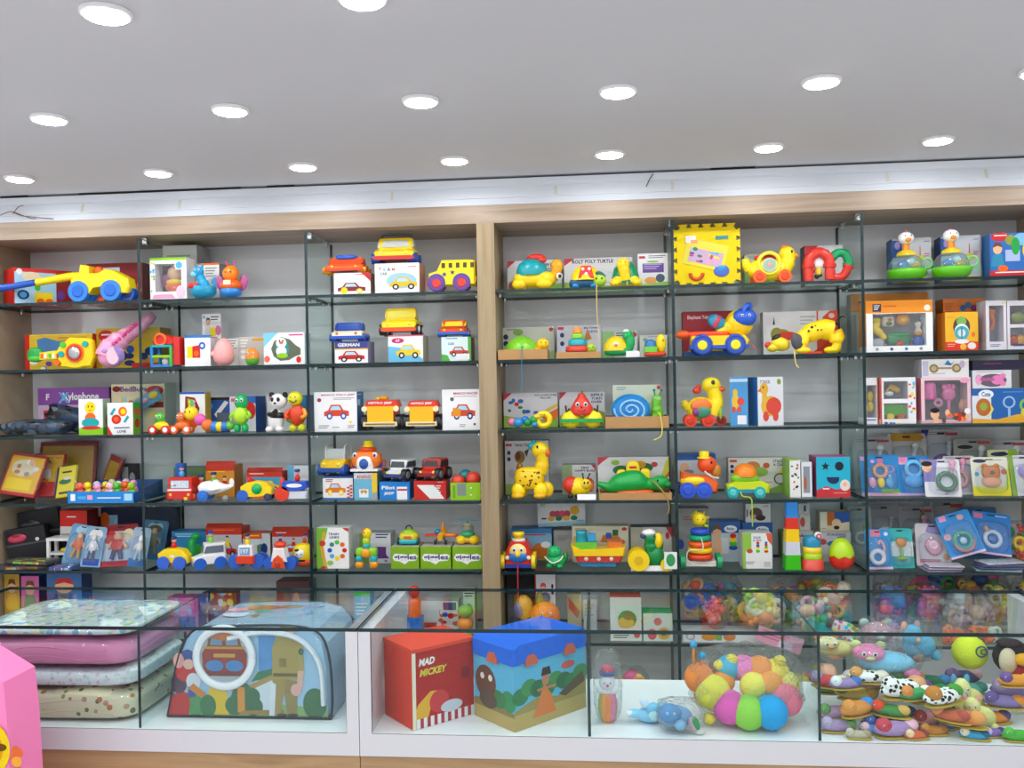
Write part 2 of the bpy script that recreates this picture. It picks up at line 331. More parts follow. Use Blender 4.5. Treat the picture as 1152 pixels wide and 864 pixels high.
# downlights
gx=[-1.799,-1.231,-.656,-.075,.503,1.075,1.665]; gy=[-.30,-1.006,-1.71]
def light(x,y,lab):
    o=bpy.data.objects.new('ceiling_light',None); COL.objects.link(o); o.location=(x,y,HC); CUR[-1]=o; SCL[-1]=1
    la([(.056,-.001),(.056,-.008),(.046,-.012),(.046,-.004)],'trimw',n=28); P('trim_ring')
    la([(.0455,-.004),(.0455,-.0125),(.03,-.0135),(.0,-.0138)],'lamp',n=28); P('diffuser')
    props(o,lab,'ceiling light','recessed round ceiling lights')
vis=[(0,0,'round ceiling light of the cabinet row above the left end of the shelves'),(1,0,'round ceiling light of the cabinet row above the second glass bay'),
(2,0,'round ceiling light of the cabinet row above the third bay, near its glass divider'),(3,0,'round ceiling light of the cabinet row nearest the wooden post'),
(4,0,'round ceiling light of the cabinet row over the bay just right of the post'),(5,0,'round ceiling light of the cabinet row over the yellow duck bay'),(6,0,'round ceiling light at the right end of the cabinet row'),
(1,1,'round ceiling light at the left end of the middle row'),(2,1,'round ceiling light second from the left in the middle row'),(3,1,'round ceiling light of the middle row just left of the wooden post'),
(4,1,'round ceiling light of the middle row just right of the wooden post'),(5,1,'round ceiling light of the middle row second from the right edge'),(6,1,'round ceiling light of the middle row cut by the right edge of the photo'),
(2,2,'largest round ceiling light, nearest at the upper left of the photo'),(3,2,'round ceiling light cut by the top edge of the photo')]
for i,j,l in vis: light(gx[i]+.012*j,gy[j],l)
inview={(i,j) for i,j,l in vis}
for j in range(7):
    for i in range(-1,8):
        if (i,j) in inview: continue
        x=gx[i] if 0<=i<7 else (gx[0]-.57 if i<0 else gx[6]+.58); y=gy[0]-.704*j
        if y<YF+.2: continue
        L=bpy.data.lights.new('room_lamp','AREA'); L.shape='DISK'; L.size=.092; L.energy=LAMP_E*PI*PI*.046**2
        o=bpy.data.objects.new('room_lamp',L); COL.objects.link(o); o.location=(x,y,HC-.014)
# ---------------------------------------------------------------- display cabinet
DV=[-1.4753,-.7504,.751,1.4848]; XA,XZ=-2.1998,2.2256; BK=.3606; ZB=2.2505; ZT=2.3235; PW=.036
def empty(name,loc,label,cat):
    o=bpy.data.objects.new(name,None); COL.objects.link(o); o.location=loc; CUR[-1]=o; SCL[-1]=1; return props(o,label,cat)
cab=empty('display_cabinet',(0,0,0),'wood framed wall cabinet with glass shelves full of toys','cabinet')
bx(XA-.06,ZB,XZ+.06,ZT,'woodh',0,BK+.03); P('top_panel')
bx(-PW,.12,PW,ZB,'woodv',0,BK); P('center_post','vertical wooden post between the two halves')
bx(XA-.06,.12,XA,ZB,'woodi',0,BK); P('side_panel'); bx(XZ,.12,XZ+.06,ZB,'woodi',0,BK); P('side_panel')
bx(XA,.12,-PW,ZB,'back',BK,BK+.018); P('back_panel'); bx(PW,.12,XZ,ZB,'back',BK,BK+.018); P('back_panel')
bx(XA-.06,0,XZ+.06,.12,'woodp',.02,BK); P('plinth')
G6=['edge','edge','glass','glass','edge','edge']; GH=['edge','edge','edge','edge','glass','glass']; GS=['edge','edge','edge','edge','sglass','sglass']
for x in DV:
    bx(x-.006,.13,x+.006,ZB-.012,G6,0,BK-.002); o=P('glass_divider')
    for y in (.05,.27):
        bx(x-.009,ZB-.03,x+.009,ZB,'chrome',y,y+.025); P('clamp',par=o)
ends=[XA,*DV[:2],-PW]; spans=[(XA,DV[0]),(DV[0],DV[1]),(DV[1],-PW),(PW,DV[2]),(DV[2],DV[3]),(DV[3],XZ)]
for r,z in enumerate(SHZ):
    for a,b in spans:
        bx(a+.006,z-ST,b-.006,z+ST,GS,0,BK-.004); o=P('glass_shelf')
        if r<5:
            for x in (a+.012,b-.012):
                for y in (.07,.27): cy((x,y,z-ST-.012),(x,y,z-ST),.008,'chrome',n=10); P('shelf_pin',par=o)
# ---------------------------------------------------------------- shop counters
CT,CF,CB,CY0,CY1=.930,.639,.577,-1.194,-.718
def counter(xa,xb,divs,lab,endsw):
    c=empty('glass_counter',((xa+xb)/2,(CY0+CY1)/2,0),lab,'counter'); ox=(xa+xb)/2; oy=(CY0+CY1)/2; y0,y1=CY0-oy,CY1-oy; a,b=xa-ox,xb-ox
    bx(a,0,b,CB-.001,'woodp',y0+.004,y1-.01); P('base_cabinet','light wood base below the white board')
    bx(a,CB,b,CF,'lam',y0,y1); P('bottom_board','white laminate board under the glass')
    for s in endsw:
        x=a if s<0 else b-.034
        bx(x,CF,x+.034,CT-.010,'lam',y0,y1); P('end_panel','white laminate end panel')
    KH=[c.replace('glass','kglass') for c in GH]; KV=[c.replace('glass','kglass') for c in G6]; bx(a,CF,b,CF+.0006,'lamlit',y0+.003,y1); P('floor_brightener'); bx(a+.001,CT-.010,b-.001,CT,KH,y0,y1); P('top_glass')  # thin added sheet over the board, its paler colour brightens the counter floor
    bx(a+(.0345 if -1 in endsw else .001),CF,b-(.0345 if 1 in endsw else .001),CT-.010,['kglass','kglass','edge','edge','edge','edge'],y0,y0+.008); P('front_glass')
    for d in divs: bx(d-ox-.004,CF,d-ox+.004,CT-.010,KV,y0+.009,y1-.004); P('glass_divider')
counter(-1.58,-.231,[-.867],'glass showcase counter holding blankets and the bagged play tent',[1])
counter(-.229,1.725,[.403,1.009],'glass showcase counter holding toy storage boxes and soft toys',[-1,1])
# ---------------------------------------------------------------- toy building blocks (local photo-pixel units, front faces -y)
def aside(fn):
    # build a part without touching the shape that is still being collected
    def g(*a,**k):
        global b_
        keep=b_; b_=MB(); fn(*a,**k); b_=keep
    return g
@aside
def eyes(x,z,r,y,dx,c='K',white=True):
    for s in (-1,1):
        if white: el(x+s*dx,z,r,r*1.15,'W',y,r*.5,n=10)
        el(x+s*dx,z,r*.55,r*.7,c,y-r*.4,r*.3,n=8); P('eye')
@aside
def wheels(xs,ys,r,wd,c='K',hub='GY'):
    for x in xs:
        for y in ys:
            wh(x,r,r,y,wd,c,hub,'tyre'); w=P('wheel')
            if hub!=c: wh(x,r,r,y,wd,c,hub,'hub'); P('hub',par=w)
def car(L,W,H,c,win='2a3038',tire='K',hub='GY',roof=None,low=None,kind='sedan',light='LY',rr=.2):
    """a toy car along x, its nose at -x"""
    r=H*rr; zb=r*.8; sh=H*.56; l=L/2; w=W/2
    if kind=='bus':
        pr([(-l,zb),(l,zb),(l,H*.96),(-l*.62,H),(-l*.78,H*.62),(-l,H*.56)],c,-w,w,1.5); P('body')
        for k in range(5): bx(-l*.5+k*l*.3,H*.66,-l*.5+k*l*.3+l*.18,H*.86,win,-w-.3,w+.3); P('window')
    else:
        pr([(-l,zb),(l,zb),(l*1.0,sh*.98),(l*.7,sh),(-l*.45,sh),(-l*.98,sh*.78)],c,-w,w,min(2.2,W*.12))
        if low: bx(-l*1.01,zb-.4,l*1.01,zb+H*.1,low,-w*1.02,w*1.02)
        P('body')
        if kind=='jeep':
            for s in (-1,1): tb(curve([(-l*.3,s*w*.8,sh),(-l*.2,s*w*.8,H),(l*.7,s*w*.8,H),(l*.85,s*w*.8,sh)]),H*.035,roof or 'W',6); P('roll_bar')
            fl_=[(-l*.33,-w*.8,sh),(-l*.33,w*.8,sh),(-l*.2,w*.75,H*.93),(-l*.2,-w*.75,H*.93)]; add(fl_,[(0,1,2,3)],win); P('windshield'); el(l*.15,sh,l*.16,H*.16,roof or 'W',0,w*.7,.5); P('seat')
        else:
            a,b,t0,t1=(-l*.5,l*.82,-l*.2,l*.55) if kind=='sedan' else (-l*.45,l*.98,-l*.3,l*.95)
            pr([(a,sh-1),(b,sh-1),(t1,H),(t0,H)],roof or c,-w*.86,w*.86,min(2,W*.1)); P('cabin')
            q=lambda t,k:(a+(t0-a)*t if k<0 else b+(t1-b)*t)
            z0,z1=sh+(H-sh)*.18,H-(H-sh)*.2
            pr([(a*.78+t0*.1,z0),(b*.74+t1*.1,z0),(t1*.86,z1),(t0*.9+.4,z1)],win,-w*.9,w*.9); P('side_window')
            for k,(p,p1) in ((-1,(a,t0)),(1,(b,t1))):
                xa,xb=p+(p1-p)*.22+k*.5,p+(p1-p)*.85+k*.5
                add([(xa,-w*.7,z0),(xa,w*.7,z0),(xb,w*.6,z1),(xb,-w*.6,z1)],[(0,1,2,3)],win); P('windshield')
    wheels((-l*.62,l*.6),(-w*.92,w*.92),r,W*.22,tire,hub)
    for s in (-1,1): el(-l*.98,sh*.72,1,H*.07,light,s*w*.62,H*.08,n=8); P('headlight')
    bx(-l*1.05,zb*.8,-l*.92,zb+H*.12,low or 'GY',-w*.9,w*.9); P('bumper')
def turtle(w,h,shell,body,head,spots=None,face=1):
    """side-on toy turtle, its head towards face*x"""
    el(0,h*.3,w*.46,h*.2,body,0,w*.3,.7); P('body')
    pr_=[(w*.4,h*.3),(w*.39,h*.5),(w*.33,h*.7),(w*.22,h*.86),(w*.08,h*.94),(0,h*.95)]; la(pr_,shell,0,0,22); P('shell')
    if spots:
        R=random.Random(w)
        for k in range(5):
            t=-2.6+k*.5; el(cos(t)*w*.33,h*.66,w*.05,h*.07,spots,sin(t)*w*.33,w*.05,n=8)
        P('shell_spots')
    tb(curve([(face*w*.32,0,h*.3),(face*w*.43,-1,h*.42),(face*w*.46,-2,h*.58)]),[w*.1]*13,head,10); el(face*w*.47,h*.64,w*.13,h*.17,head,-2,w*.12); P('head')
    for s in (-1,1): el(face*w*.5,h*.7,w*.025,h*.04,'K',-2+s*w*.1,w*.02,n=8); P('eye')
    for x in (-.3,.28):
        for y in (-1,1): el(x*w,h*.12,w*.11,h*.13,body,y*w*.22,w*.1,.7,n=12); P('foot')
def duck(w,h,c='Y',beak='O',wheel='O',face=1,wing=None):
    el(0,h*.38,w*.42,h*.26,c,0,w*.28,.9); tb(curve([(-face*w*.3,0,h*.45),(-face*w*.44,0,h*.55),(-face*w*.47,0,h*.66)]),[w*.12,w*.11,w*.1,w*.09,w*.08,w*.07,w*.06,w*.05,w*.04,w*.03,w*.03,w*.02,w*.02],c,8); P('body')
    tb(curve([(face*w*.25,0,h*.45),(face*w*.3,0,h*.65),(face*w*.28,0,h*.8)]),[w*.17]*6+[w*.13]*7,c,10); el(face*w*.3,h*.84,w*.17,h*.15,c,0,w*.15); P('head')
    el(face*w*.48,h*.8,w*.09,h*.035,beak,0,w*.08,n=10); el(face*w*.47,h*.765,w*.07,h*.025,beak,0,w*.06,n=10); P('beak')
    for s in (-1,1): el(face*w*.36,h*.88,w*.03,h*.03,'K',s*w*.13,w*.02,n=8); P('eye')
    if wing:
        for s in (-1,1): el(-face*w*.06,h*.46,w*.24,h*.15,wing,s*w*.26,w*.06); P('wing')
    if wheel: wheels((-w*.25,w*.25),(-w*.3,w*.3),h*.14,w*.08,wheel,'Y')
@aside
def cord(pts,c='CR',r=.5,n='pull_cord'): tb(curve(pts,5),r,c,6); P(n)
def figure(h,body,head,leg=None,arm=None,w=None,hat=None):
    w=w or h*.5
    el(0,h*.42,w*.32,h*.26,body,0,w*.26); P('torso')
    el(0,h*.78,w*.3,h*.2,head,0,w*.27); P('head'); eyes(0,h*.82,w*.07,-w*.25,w*.11)
    for s in (-1,1):
        el(s*w*.17,h*.1,w*.14,h*.12,leg or body,-w*.05,w*.16,.8); P('leg'); tb(curve([(s*w*.28,0,h*.52),(s*w*.42,-w*.1,h*.42),(s*w*.36,-w*.3,h*.38)]),w*.08,arm or body,8); P('arm')
    if hat: la([(w*.26,h*.92),(w*.26,h*.945),(w*.17,h*.95),(w*.15,h*1.04),(0,h*1.05)],hat); P('hat')
def toystack(rings,x=0):
    z=0
    for r,hh,c in rings: el(x,z+hh/2,r,hh/2,c,0,r,1,18,0,.6); P('ring'); z+=hh
    return z
def blister(label,row,px,dep,w,h,c,toy,rz=0,rx=-14,ry=0,pl=(),z=None,bub=True,name='blister_card',cat='packaged toy',group='hanging toy cards',zo=0,ph=.12):
    """a leaning printed card with its toy under a clear blister"""
    p,s=where(row,px,dep,z); o=N(name,label,cat,row,px,dep,rz,p.z+zo*s,group,None,ry,rx); o.location.z+=.6*s*sin(math.radians(-rx))+w*.5*s*abs(sin(math.radians(ry)))
    out=[(-w/2,1),(-w/2+1,0),(w/2-1,0),(w/2,1),(w/2,h-2),(w/2-2,h),(-w/2+2,h),(-w/2,h-2)]
    pr(out,c+'*' if c not in SPECIAL else c,0,.5); prints(pl,w,h,-w/2,0,0); bx(-w*.1,h*.92,w*.1,h*.95,'K*',-.15,-.05); P('card')
    toy(w,h); P('toy')
    if bub: el(0,h*.42,w*.42,h*.36,'bub',-1.2,w*.16,.5,16); P('blister')
    return o
def tring(c1,c2,x=0,z=.4):
    def f(w,h):
        to(w*x,h*z,w*.24,w*.07,c1,-2.6,n=14); tb([(w*x+w*.12,-2.6,h*z+w*.2),(w*x+w*.2,-2.6,h*z+w*.5)],w*.06,c2); el(w*x+w*.2,h*z+w*.55,w*.1,w*.1,c2,-2.6,w*.05)
    return f
def trattle(c1,c2):
    def f(w,h):
        el(0,h*.6,w*.24,w*.22,c1,-2.6,w*.1); tb([(0,-2.6,h*.15),(0,-2.6,h*.5)],w*.06,c2); el(0,h*.16,w*.14,w*.07,c2,-2.6,w*.07)
    return f
def tkeys(cs):
    def f(w,h):
        to(0,h*.6,w*.16,w*.05,cs[0],-2.4,n=14)
        for k,c in enumerate(cs[1:]): el((k-(len(cs)-2)/2)*w*.22,h*.32,w*.1,h*.13,c,-2.4,w*.05,n=10)
    return f
def fig_in(cs):
    def f(w,h):
        el(0,h*.5,w*.2,h*.16,cs[0],-2.6,w*.1); el(0,h*.7,w*.13,h*.1,cs[1],-2.6,w*.1)
        for s in (-1,1): tb([(s*w*.08,-2.6,h*.4),(s*w*.14,-2.6,h*.16)],w*.06,cs[2]); tb([(s*w*.16,-2.6,h*.56),(s*w*.3,-2.6,h*.42)],w*.05,cs[1])
    return f
def film(w,h,d,cz=None,n=18,seed=1,c='film',e=.6,amp=.12,cx=0,cy0=0):
    """a crumpled clear bag skin"""
    R=random.Random(seed); k0=len(b_.v); el(cx,h/2 if cz is None else cz,w/2,h/2,c,cy0,d/2,e,n,0,e)
    ph=[R.uniform(0,6) for _ in range(6)]
    for i in range(k0,len(b_.v)):
        v=b_.v[i]; f=1+amp*(sin(v.x*.35+ph[0])*sin(v.z*.4+ph[1])+.6*sin(v.x*.9+v.z*.7+ph[2])*.6); b_.v[i]=Vector((cx+(v.x-cx)*f,cy0+(v.y-cy0)*f,v.z if v.z<1 else v.z*(1+(f-1)*.5)))
# ================================================================ bay A (leftmost)
C('red toy carton with a pale blue picture panel behind the blue crane arm',0,20,78,303,.15,32,'R',
 [('r',.02,.02,.72,.9,'SB'),('p',[.72,.9,.98,.75,.98,.02,.72,.02],'DR'),('e',.1,.9,.05,.08,'W'),('e',.3,.78,.16,.13,'CR'),('e',.16,.28,.1,.13,'DB'),('e',.16,.28,.06,.08,'LB'),('r',.35,.08,.66,.36,'Y'),('e',.45,.1,.07,.1,'O'),('e',.6,.1,.07,.1,'O'),('e',.4,.5,.05,.1,'MG'),('e',.8,.3,.07,.14,'PU')],'R',rz=50)
N('toy_crane_truck','yellow toy crane truck with blue wheels and a long reaching arm','toy truck',0,117,.05)
pr([(-33,10),(-33,24),(-24,29),(-22,40),(-12,38),(-12,30),(-2,30),(6,34),(14,33),(31,24),(33,14),(30,8),(22,8),(20,14),(6,16),(-8,14),(-12,8)],'Y',-9,9,2); P('body')
tb([(-14,0,29),(-40,0,28),(-76,0,23)],[4.5,4.5,4],'Y'); P('boom','yellow crane boom')
tb([(-78,0,23),(-100,-4,19),(-124,-7,16)],[3.4,3.6,4],'B'); P('boom_extension','blue end of the crane boom')
el(-5,33,5,5,'O'); P('driver')
wheels((-23,13),(-8,8),11,6,'2b7fe0','1d66c8')
wh(27,8,8,3,10,'B','DB'); P('roller')
C('dark red patterned toy carton behind the yellow crane truck',0,98,160,296,.2,30,'confr',[('r',0,0,1,1,'DR'),('r',.12,.72,.6,.9,'W'),*pdots(14,.05,.05,.95,.65,.05,.06,['O','AM','R','BR'],3)],'DR')
# --- second shelf
C('yellow guitar toy carton with a red edge, on the second shelf',1,29,105,376,.2,26,'Y',[('r',0,0,.07,1,'R'),('r',.08,.02,1,.98,'E0B830'),('p',[.18,.86,.3,.92,.5,.8,.8,.9,.85,.6,.7,.45,.3,.4,.2,.5],'4a7fb5'),('r',.2,.36,.75,.46,'CR'),*pdots(8,.1,.05,.8,.3,.05,.06,['HP','PU','W'],2),('l',.5,.88,.42,2,.08,'AM')],'R')
N('toy_guitar','yellow toy guitar with a green frog head and a round silver speaker','toy guitar',1,70,.09)
pr(ell2(16,16,21,16),'Y',-4,4,2); pr([(0,2),(0,26),(10,34),(30,33),(36,30),(38,12),(34,2)],'Y',-3.9,3.9,2); P('body')
pr([(-26,10),(2,11),(2,21),(-26,18)],'Y',-3,3,1); P('neck')
el(-30,16,9,8,'G',0,4,.8); el(-30,12,8,4,'MG',-1,4); P('head')
cy((17,-4,17),(17,-5.5,17),10,'O'); cy((17,-5.4,17),(17,-6.4,17),8.5,'R',8); el(17,17,7,7,'chrome',-6,2); P('speaker')
for x,z,c in ((-3,7,'O'),(2,16,'T'),(29,26,'T'),(4,26,'MG')): cy((x,-3.5,z),(x,-5.5,z),3.2,c); P('button')
for k in range(5): bx(-22+k*4.5,12,-19.5+k*4.5,17,['O','W','MG','W','O'][k],-4,-3); P('fret_key')
C('yellow carton with a red oval label behind the pink trumpet',1,108,180,369,.23,24,'E3B92C',[('e',.15,.82,.12,.14,'R'),('l',.08,.83,.14,1,.08,'W'),('e',.32,.62,.06,.1,'B'),('e',.1,.45,.08,.14,'DR'),*pdots(8,.4,.1,.9,.5,.1,.1,['DB','B','AM'],4),('r',.55,.0,1,.14,'R')],'AM')
N('toy_elephant_horn','pink toy horn shaped like an elephant trunk curling upward','toy horn',1,132,.055,py=402)
tb(curve([(-12,0,12),(-9,2,22),(-3,8,31),(4,17,39),(11,26,47),(17,33,55),(20,37,60)]),[14]*4+[13]*4+[11]*5+[9]*4+[8]*4+[7]*5+[6]*5+[5]*4+[4]*2,'P',12); el(-10,12,13,12,'P',0,12); P('trunk')
for k in range(9): 
    t=k/8; el(-2+13*t,26+22*t,2.2,2.2,'HP',-8+24*t,2,n=8)
P('ridge_bumps')
cy((6,-9,14),(2,-15,13),9,'LV',11); cy((2,-15.2,13),(1.5,-16.5,13),9.5,'LP'); P('bell'); el(-10,18,3.5,2.6,'LV',-12,2); P('eye')
# --- third shelf
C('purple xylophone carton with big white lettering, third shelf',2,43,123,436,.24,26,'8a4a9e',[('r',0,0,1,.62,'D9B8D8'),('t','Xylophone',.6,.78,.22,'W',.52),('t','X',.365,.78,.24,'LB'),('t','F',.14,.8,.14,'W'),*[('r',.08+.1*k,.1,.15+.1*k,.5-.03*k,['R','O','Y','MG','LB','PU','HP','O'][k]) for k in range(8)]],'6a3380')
C('pale board game carton with purple lettering and a big red table',2,126,186,432,.25,24,'CR',[('t','BedBugs',.42,.88,.14,'PU',.5),('p',[.7,.5,.98,.5,.98,.62,.7,.62],'DR'),('e',.82,.86,.16,.1,'R'),('r',.79,.55,.85,.85,'DR'),('e',.1,.9,.08,.06,'DR'),*pdots(10,.1,.2,.9,.7,.05,.06,['LG','Y','O','SB'],5)],'OW')
for k,(x,w,h,d,rz,lab) in enumerate(((42,74,17,34,4,'larger dark crumpled plastic bag lying flat at the left of the third shelf'),(76,52,22,24,-28,'dark blue grey plastic packet leaning behind the baby rocker carton'))):
    N('plastic_bag',lab,'plastic bag',2,x,.07+.13*k,0); 
    with xf(0,0,0 if k==0 else 6,ry=0 if k==0 else 24): film(w,h,d,None,20,k+3,'darkp',.7,.14)
    P('bag_body'); el(-w*.1,h*.75,w*.3,h*.25,'film',-2,d*.4,.7); P('clear_film')
C('white carton with a smiling yellow and orange roly poly toy printed on it',2,90,115,449,.04,22,'W',[('r',0,0,1,.2,'LG'),*pface(.48,.76,.22,.17,'Y'),('e',.48,.48,.22,.14,'O'),('e',.48,.34,.36,.14,'T'),('e',.5,.2,.4,.05,'R')],'OW','W',rz=10,sidepl=[('r',0,0,1,.2,'MG'),('e',.6,.4,.25,.2,'R')])
C('white carton with egg maracas and round rattles, beside the glass divider of the third shelf',2,122,149,453,.04,24,'W',[('e',.6,.72,.17,.15,'O'),('e',.62,.72,.1,.09,'Y'),('e',.35,.48,.19,.15,'R'),('e',.34,.48,.1,.08,'O'),('p',[.1,.64,.2,.6,.34,.8,.26,.84],'T'),('p',[.62,.4,.7,.36,.86,.54,.78,.6],'T'),('l',.26,.2,.6,1,.07,'DB'),('t','LOVE',.55,.1,.08,'DB',.34),('p',[0,0,.2,0,0,.3],'R')],'MG',rz=8,sidepl=[('r',0,0,1,.5,'LG'),('e',.5,.35,.3,.15,'R'),('r',.2,.6,.9,.8,'O')])
# --- fourth shelf: toy packs
def pack(label,row,px,dep,w,h,c,pl,rz=0,rx=-18,ry=0,d=3,cov=True,z=None,zo=0):
    p,s=where(row,px,dep,z); N('toy_pack',label,'packaged toy',row,px,dep,rz,p.z+zo*s,None,None,ry,rx); f=c if c in SPECIAL else c+'*'; CUR[-1].location.z+=(d+4)*s*sin(math.radians(-rx))+(w/2+2)*s*abs(sin(math.radians(ry)))+.001
    bx(-w/2,0,w/2,h,f,0,d); prints(pl,w,h,-w/2,0,0); P('board')
    if cov: film(w+3,h+2,d+3,None,14,int(px),'pvc',.25,.03,0,d/2); P('film_cover')
pack('large yellow board pack with a dark red border, tallest of the fourth shelf',3,74,.27,64,56,'DR',[('r',.05,.05,.95,.92,'C79a26'),('r',.12,.1,.5,.8,'E3B92C')],0,-8,0)
pack('yellow and red board pack in a clear bag at the far left of the shelf',3,18,.08,40,46,'C02024',[('r',.04,.08,.96,.94,'F0BC20'),('e',.45,.66,.34,.2,'CR'),*pdots(8,.15,.5,.8,.85,.07,.06,['BR','W','GY','SK'],3),('r',.1,.14,.8,.4,'Y')],0,-22,8)
pack('yellow board pack with a child printed on it, in a red bordered bag',3,48,.15,34,47,'D8282a',[('r',.06,.34,.96,.97,'F0C030'),('l',.42,.88,.5,1,.07,'O'),*pbaby(.45,.62,.5,.4,'DBR','W'),*pdots(8,.1,.3,.9,.5,.06,.05,['W','CR','SK','O'],8)],4,-20)
pack('small yellow and black wrapped toy pack in front of the red bordered bags',3,72,.06,25,34,'E8D61a',[('r',0,0,.12,1,'K'),('e',.5,.5,.32,.09,'DG'),('r',.25,.1,.9,.17,'K'),('r',.3,.78,.8,.84,'K'),('e',.6,.6,.2,.05,'OW')],-10,-20,-8)
pack('red edged yellow pack leaning away beside the tall board pack',3,117,.26,20,38,'B03030',[('r',.1,.1,.88,.85,'D6a828')],-25,-12,16)
C('small black toy camera carton standing alone at the back of the fourth shelf',3,135,153,522,.29,8,'26262c',[('r',.1,.5,.5,.9,'GY'),('e',.75,.5,.18,.22,'GY'),('r',.1,.1,.6,.35,'DGY')],'K')
N('display_tray','blue printed counter tray holding soft squeaky animal toys','tray',3,123,.075); 
w=74; bx(-37,0,37,12,'1b86d6*',-14,-13); prints([('r',.05,.2,.12,.8,'W'),('r',.16,.35,.28,.6,'LB'),('r',.3,.3,.38,.7,'P'),('r',.45,.4,.8,.5,'W'),('r',.85,.2,.97,.8,'SB')],74,12,-37,0,-14)
bx(-37,0,37,.8,'1b86d6*',-13,48)
for q in (-1,1):
    xs=sorted((q*37,q*36.4)); add([(x,y,z) for x in xs for y,z in ((-14,0),(48,0),(48,18),(-14,10))],[(0,1,2,3),(7,6,5,4),(0,3,7,4),(1,5,6,2),(3,2,6,7)],'2a5f9e*')
bx(-37,0,37,18,'2a5f9e*',47.5,48); P('tray_body'); tray=CUR[-1]
sq=[(-34,-6,'CO','orange squeaky animal toy at the left end of the blue tray'),(-24,-2,'Y','yellow squeaky duck toy in the blue tray'),(-13,5,'SB','pale blue squeaky toy at the back of the blue tray'),(-12,-7,'P','front pink squeaky pig toy in the blue tray'),(-2,3,'Y','second yellow squeaky toy, in the middle of the blue tray'),(3,-7,'LP','pale pink squeaky toy at the front of the blue tray'),(12,-4,'MG','bright green squeaky frog in the blue tray'),(14,7,'CR','cream squeaky toy peeping out at the back of the blue tray'),(23,3,'O','orange squeaky lion in the blue tray'),(30,-7,'LG','lime squeaky toy at the right end of the blue tray'),(33,16,'P','pink squeaky toy against the right side of the blue tray'),(24,26,'LP','pink squeaky toy at the back right corner of the blue tray'),(6,22,'CR','cream squeaky toy behind the others in the blue tray')]
for x,y,c,l in sq:
    s=SCL[-1]; N('squeaky_toy',l,'toy',3,123+x*.9,.075+y*s,random.uniform(-40,40),tray.location.z+.9*s,'squeaky toys in the blue tray')
    z0=0
    el(0,8,4.2,7,c,0,4); el(0,1.5,4,1.5,c,0,3.6); P('body'); el(0,16,4,4.2,c,-1,4); P('head'); el(0,15,1.8,1.1,'O',-4.6,1.6,n=8); P('beak'); eyes(0,17.3,.9,-4.3,1.6,white=False)
    for q in (-1,1): el(q*3.8,10,1.6,1.5,c,-2,2,n=8); P('wing')
# --- fifth shelf
C('red and white carton with small symbols, stacked on a white toy stool',4,58,89,577,.13,22,'OW',[('r',0,.42,1,1,'D8261c'),('l',.25,.75,.34,1,.1,'W'),*pdots(9,.68,.06,.95,.36,.035,.04,['K','DR'],2),('r',.05,.1,.6,.16,'GY')],'DR',z=SHZ[4]+.1115)
N('toy_stool','small white toy stool with a pierced top holding the red carton','toy stool',4,74,.165)
bx(-15,25,15,28,'W',-9,9); bx(-15,10,15,12,'W',-8,8); P('seat')
for x in (-13.5,13.5):
    for y in (-7,7): bx(x-1.5,0,x+1.5,25,'W',y-1.5,y+1.5); P('leg')
el(4,14.5,8,2.5,'Y',0,6); P('yellow_tray')
C('dark navy carton standing behind the figure cards and the glass divider',4,115,200,571,.315,9,'16244a',[('r',.1,.6,.22,.85,'SB'),('e',.05,.75,.06,.16,'O'),*pdots(10,.1,.1,.9,.5,.05,.05,['B','DR','DB'],6),('r',.5,.3,.62,.45,'2c4468')],'NB')
C('narrow red carton hidden behind the cards beside the white stool',4,88,104,584,.26,10,'DR',[('e',.4,.6,.3,.3,'R')],'DR')
for k,(x,yt,l) in enumerate(((36,605,'black slanted toy case with a pink car print on the fifth shelf'),(48,592,'black toy case standing behind the pink print case'))):
    N('toy_case',l,'toy case',4,x+k*4,.16+.1*k,12,None,None,None,-8); h=36+k*14
    bx(-20,0,20,h,'1c1c20*',-6,6); bx(-20.5,h*.5,20.5,h*.55,'DGY*',-6.4,6.4); P('case_shell'); el(-8,h*.72,10,4.5,'C8385a' if k==0 else 'DGY',-6.5,1.5); el(-8,h*.78,6,3,'DR' if k==0 else 'K',-6.5,1.5); P('raised_car')
    cy((12,-6.8,h*.62),(12,-7.4,h*.62),2,'chrome'); P('latch')
for k,(x,dz,c,l,rz) in enumerate(((28,0,'24202c','dark flat board pack lowest on the left end of the fifth shelf',6),(38,4,'3a3a30','flat pack with a yellow snake print lying on the dark board pack',-8),(74,0,'3456a0','small blue and white flat pack lying before the white stool',3))):
    s=SCL[-1]; N('flat_pack',l,'packaged toy',4,x,.045-.01*(k==2),rz,SHZ[4]+ST+LIFT+dz*.0058)
    w=[62,52,24][k]; bx(-w/2,0,w/2,3.6,c+'*',-10,10)
    R=random.Random(k)
    for q in range(7): 
        cc=[['AM','DR','OW'],['LG','Y','BR'],['W','SB','HP']][k][q%3]; xx=R.uniform(-w*.4,w*.3); bx(xx,3.6,xx+w*.16,3.75,cc+'*',-8+q*2,-5+q*2); bx(xx,.6,xx+w*.12,3,cc+'*',-10.15,-10)
    P('board'); film(w+2,5,22,2.4,14,k,'pvc',.3,.03); P('film_cover')
def cardA(label,x,dep,w,h,c,cols,pl,rz=0,rx=-16,ry=0): return blister(label,4,x,dep,w,h,c,fig_in(cols),rz,rx,ry,pl,group='figure cards on the fifth shelf')
cardA('pale blue figure card with a doll in an orange skirt',84,.075,26,43,'6fa4cc',['O','SK','E8A020'],[('e',.5,.85,.3,.12,'SB')],6,-18,10)
cardA('pale blue figure card with a small white puppy toy',101,.065,22,43,'8fb6d6',['W','OW','DB'],[('e',.5,.8,.34,.14,'W'),('r',.1,.03,.9,.2,'B')],2,-18,4)
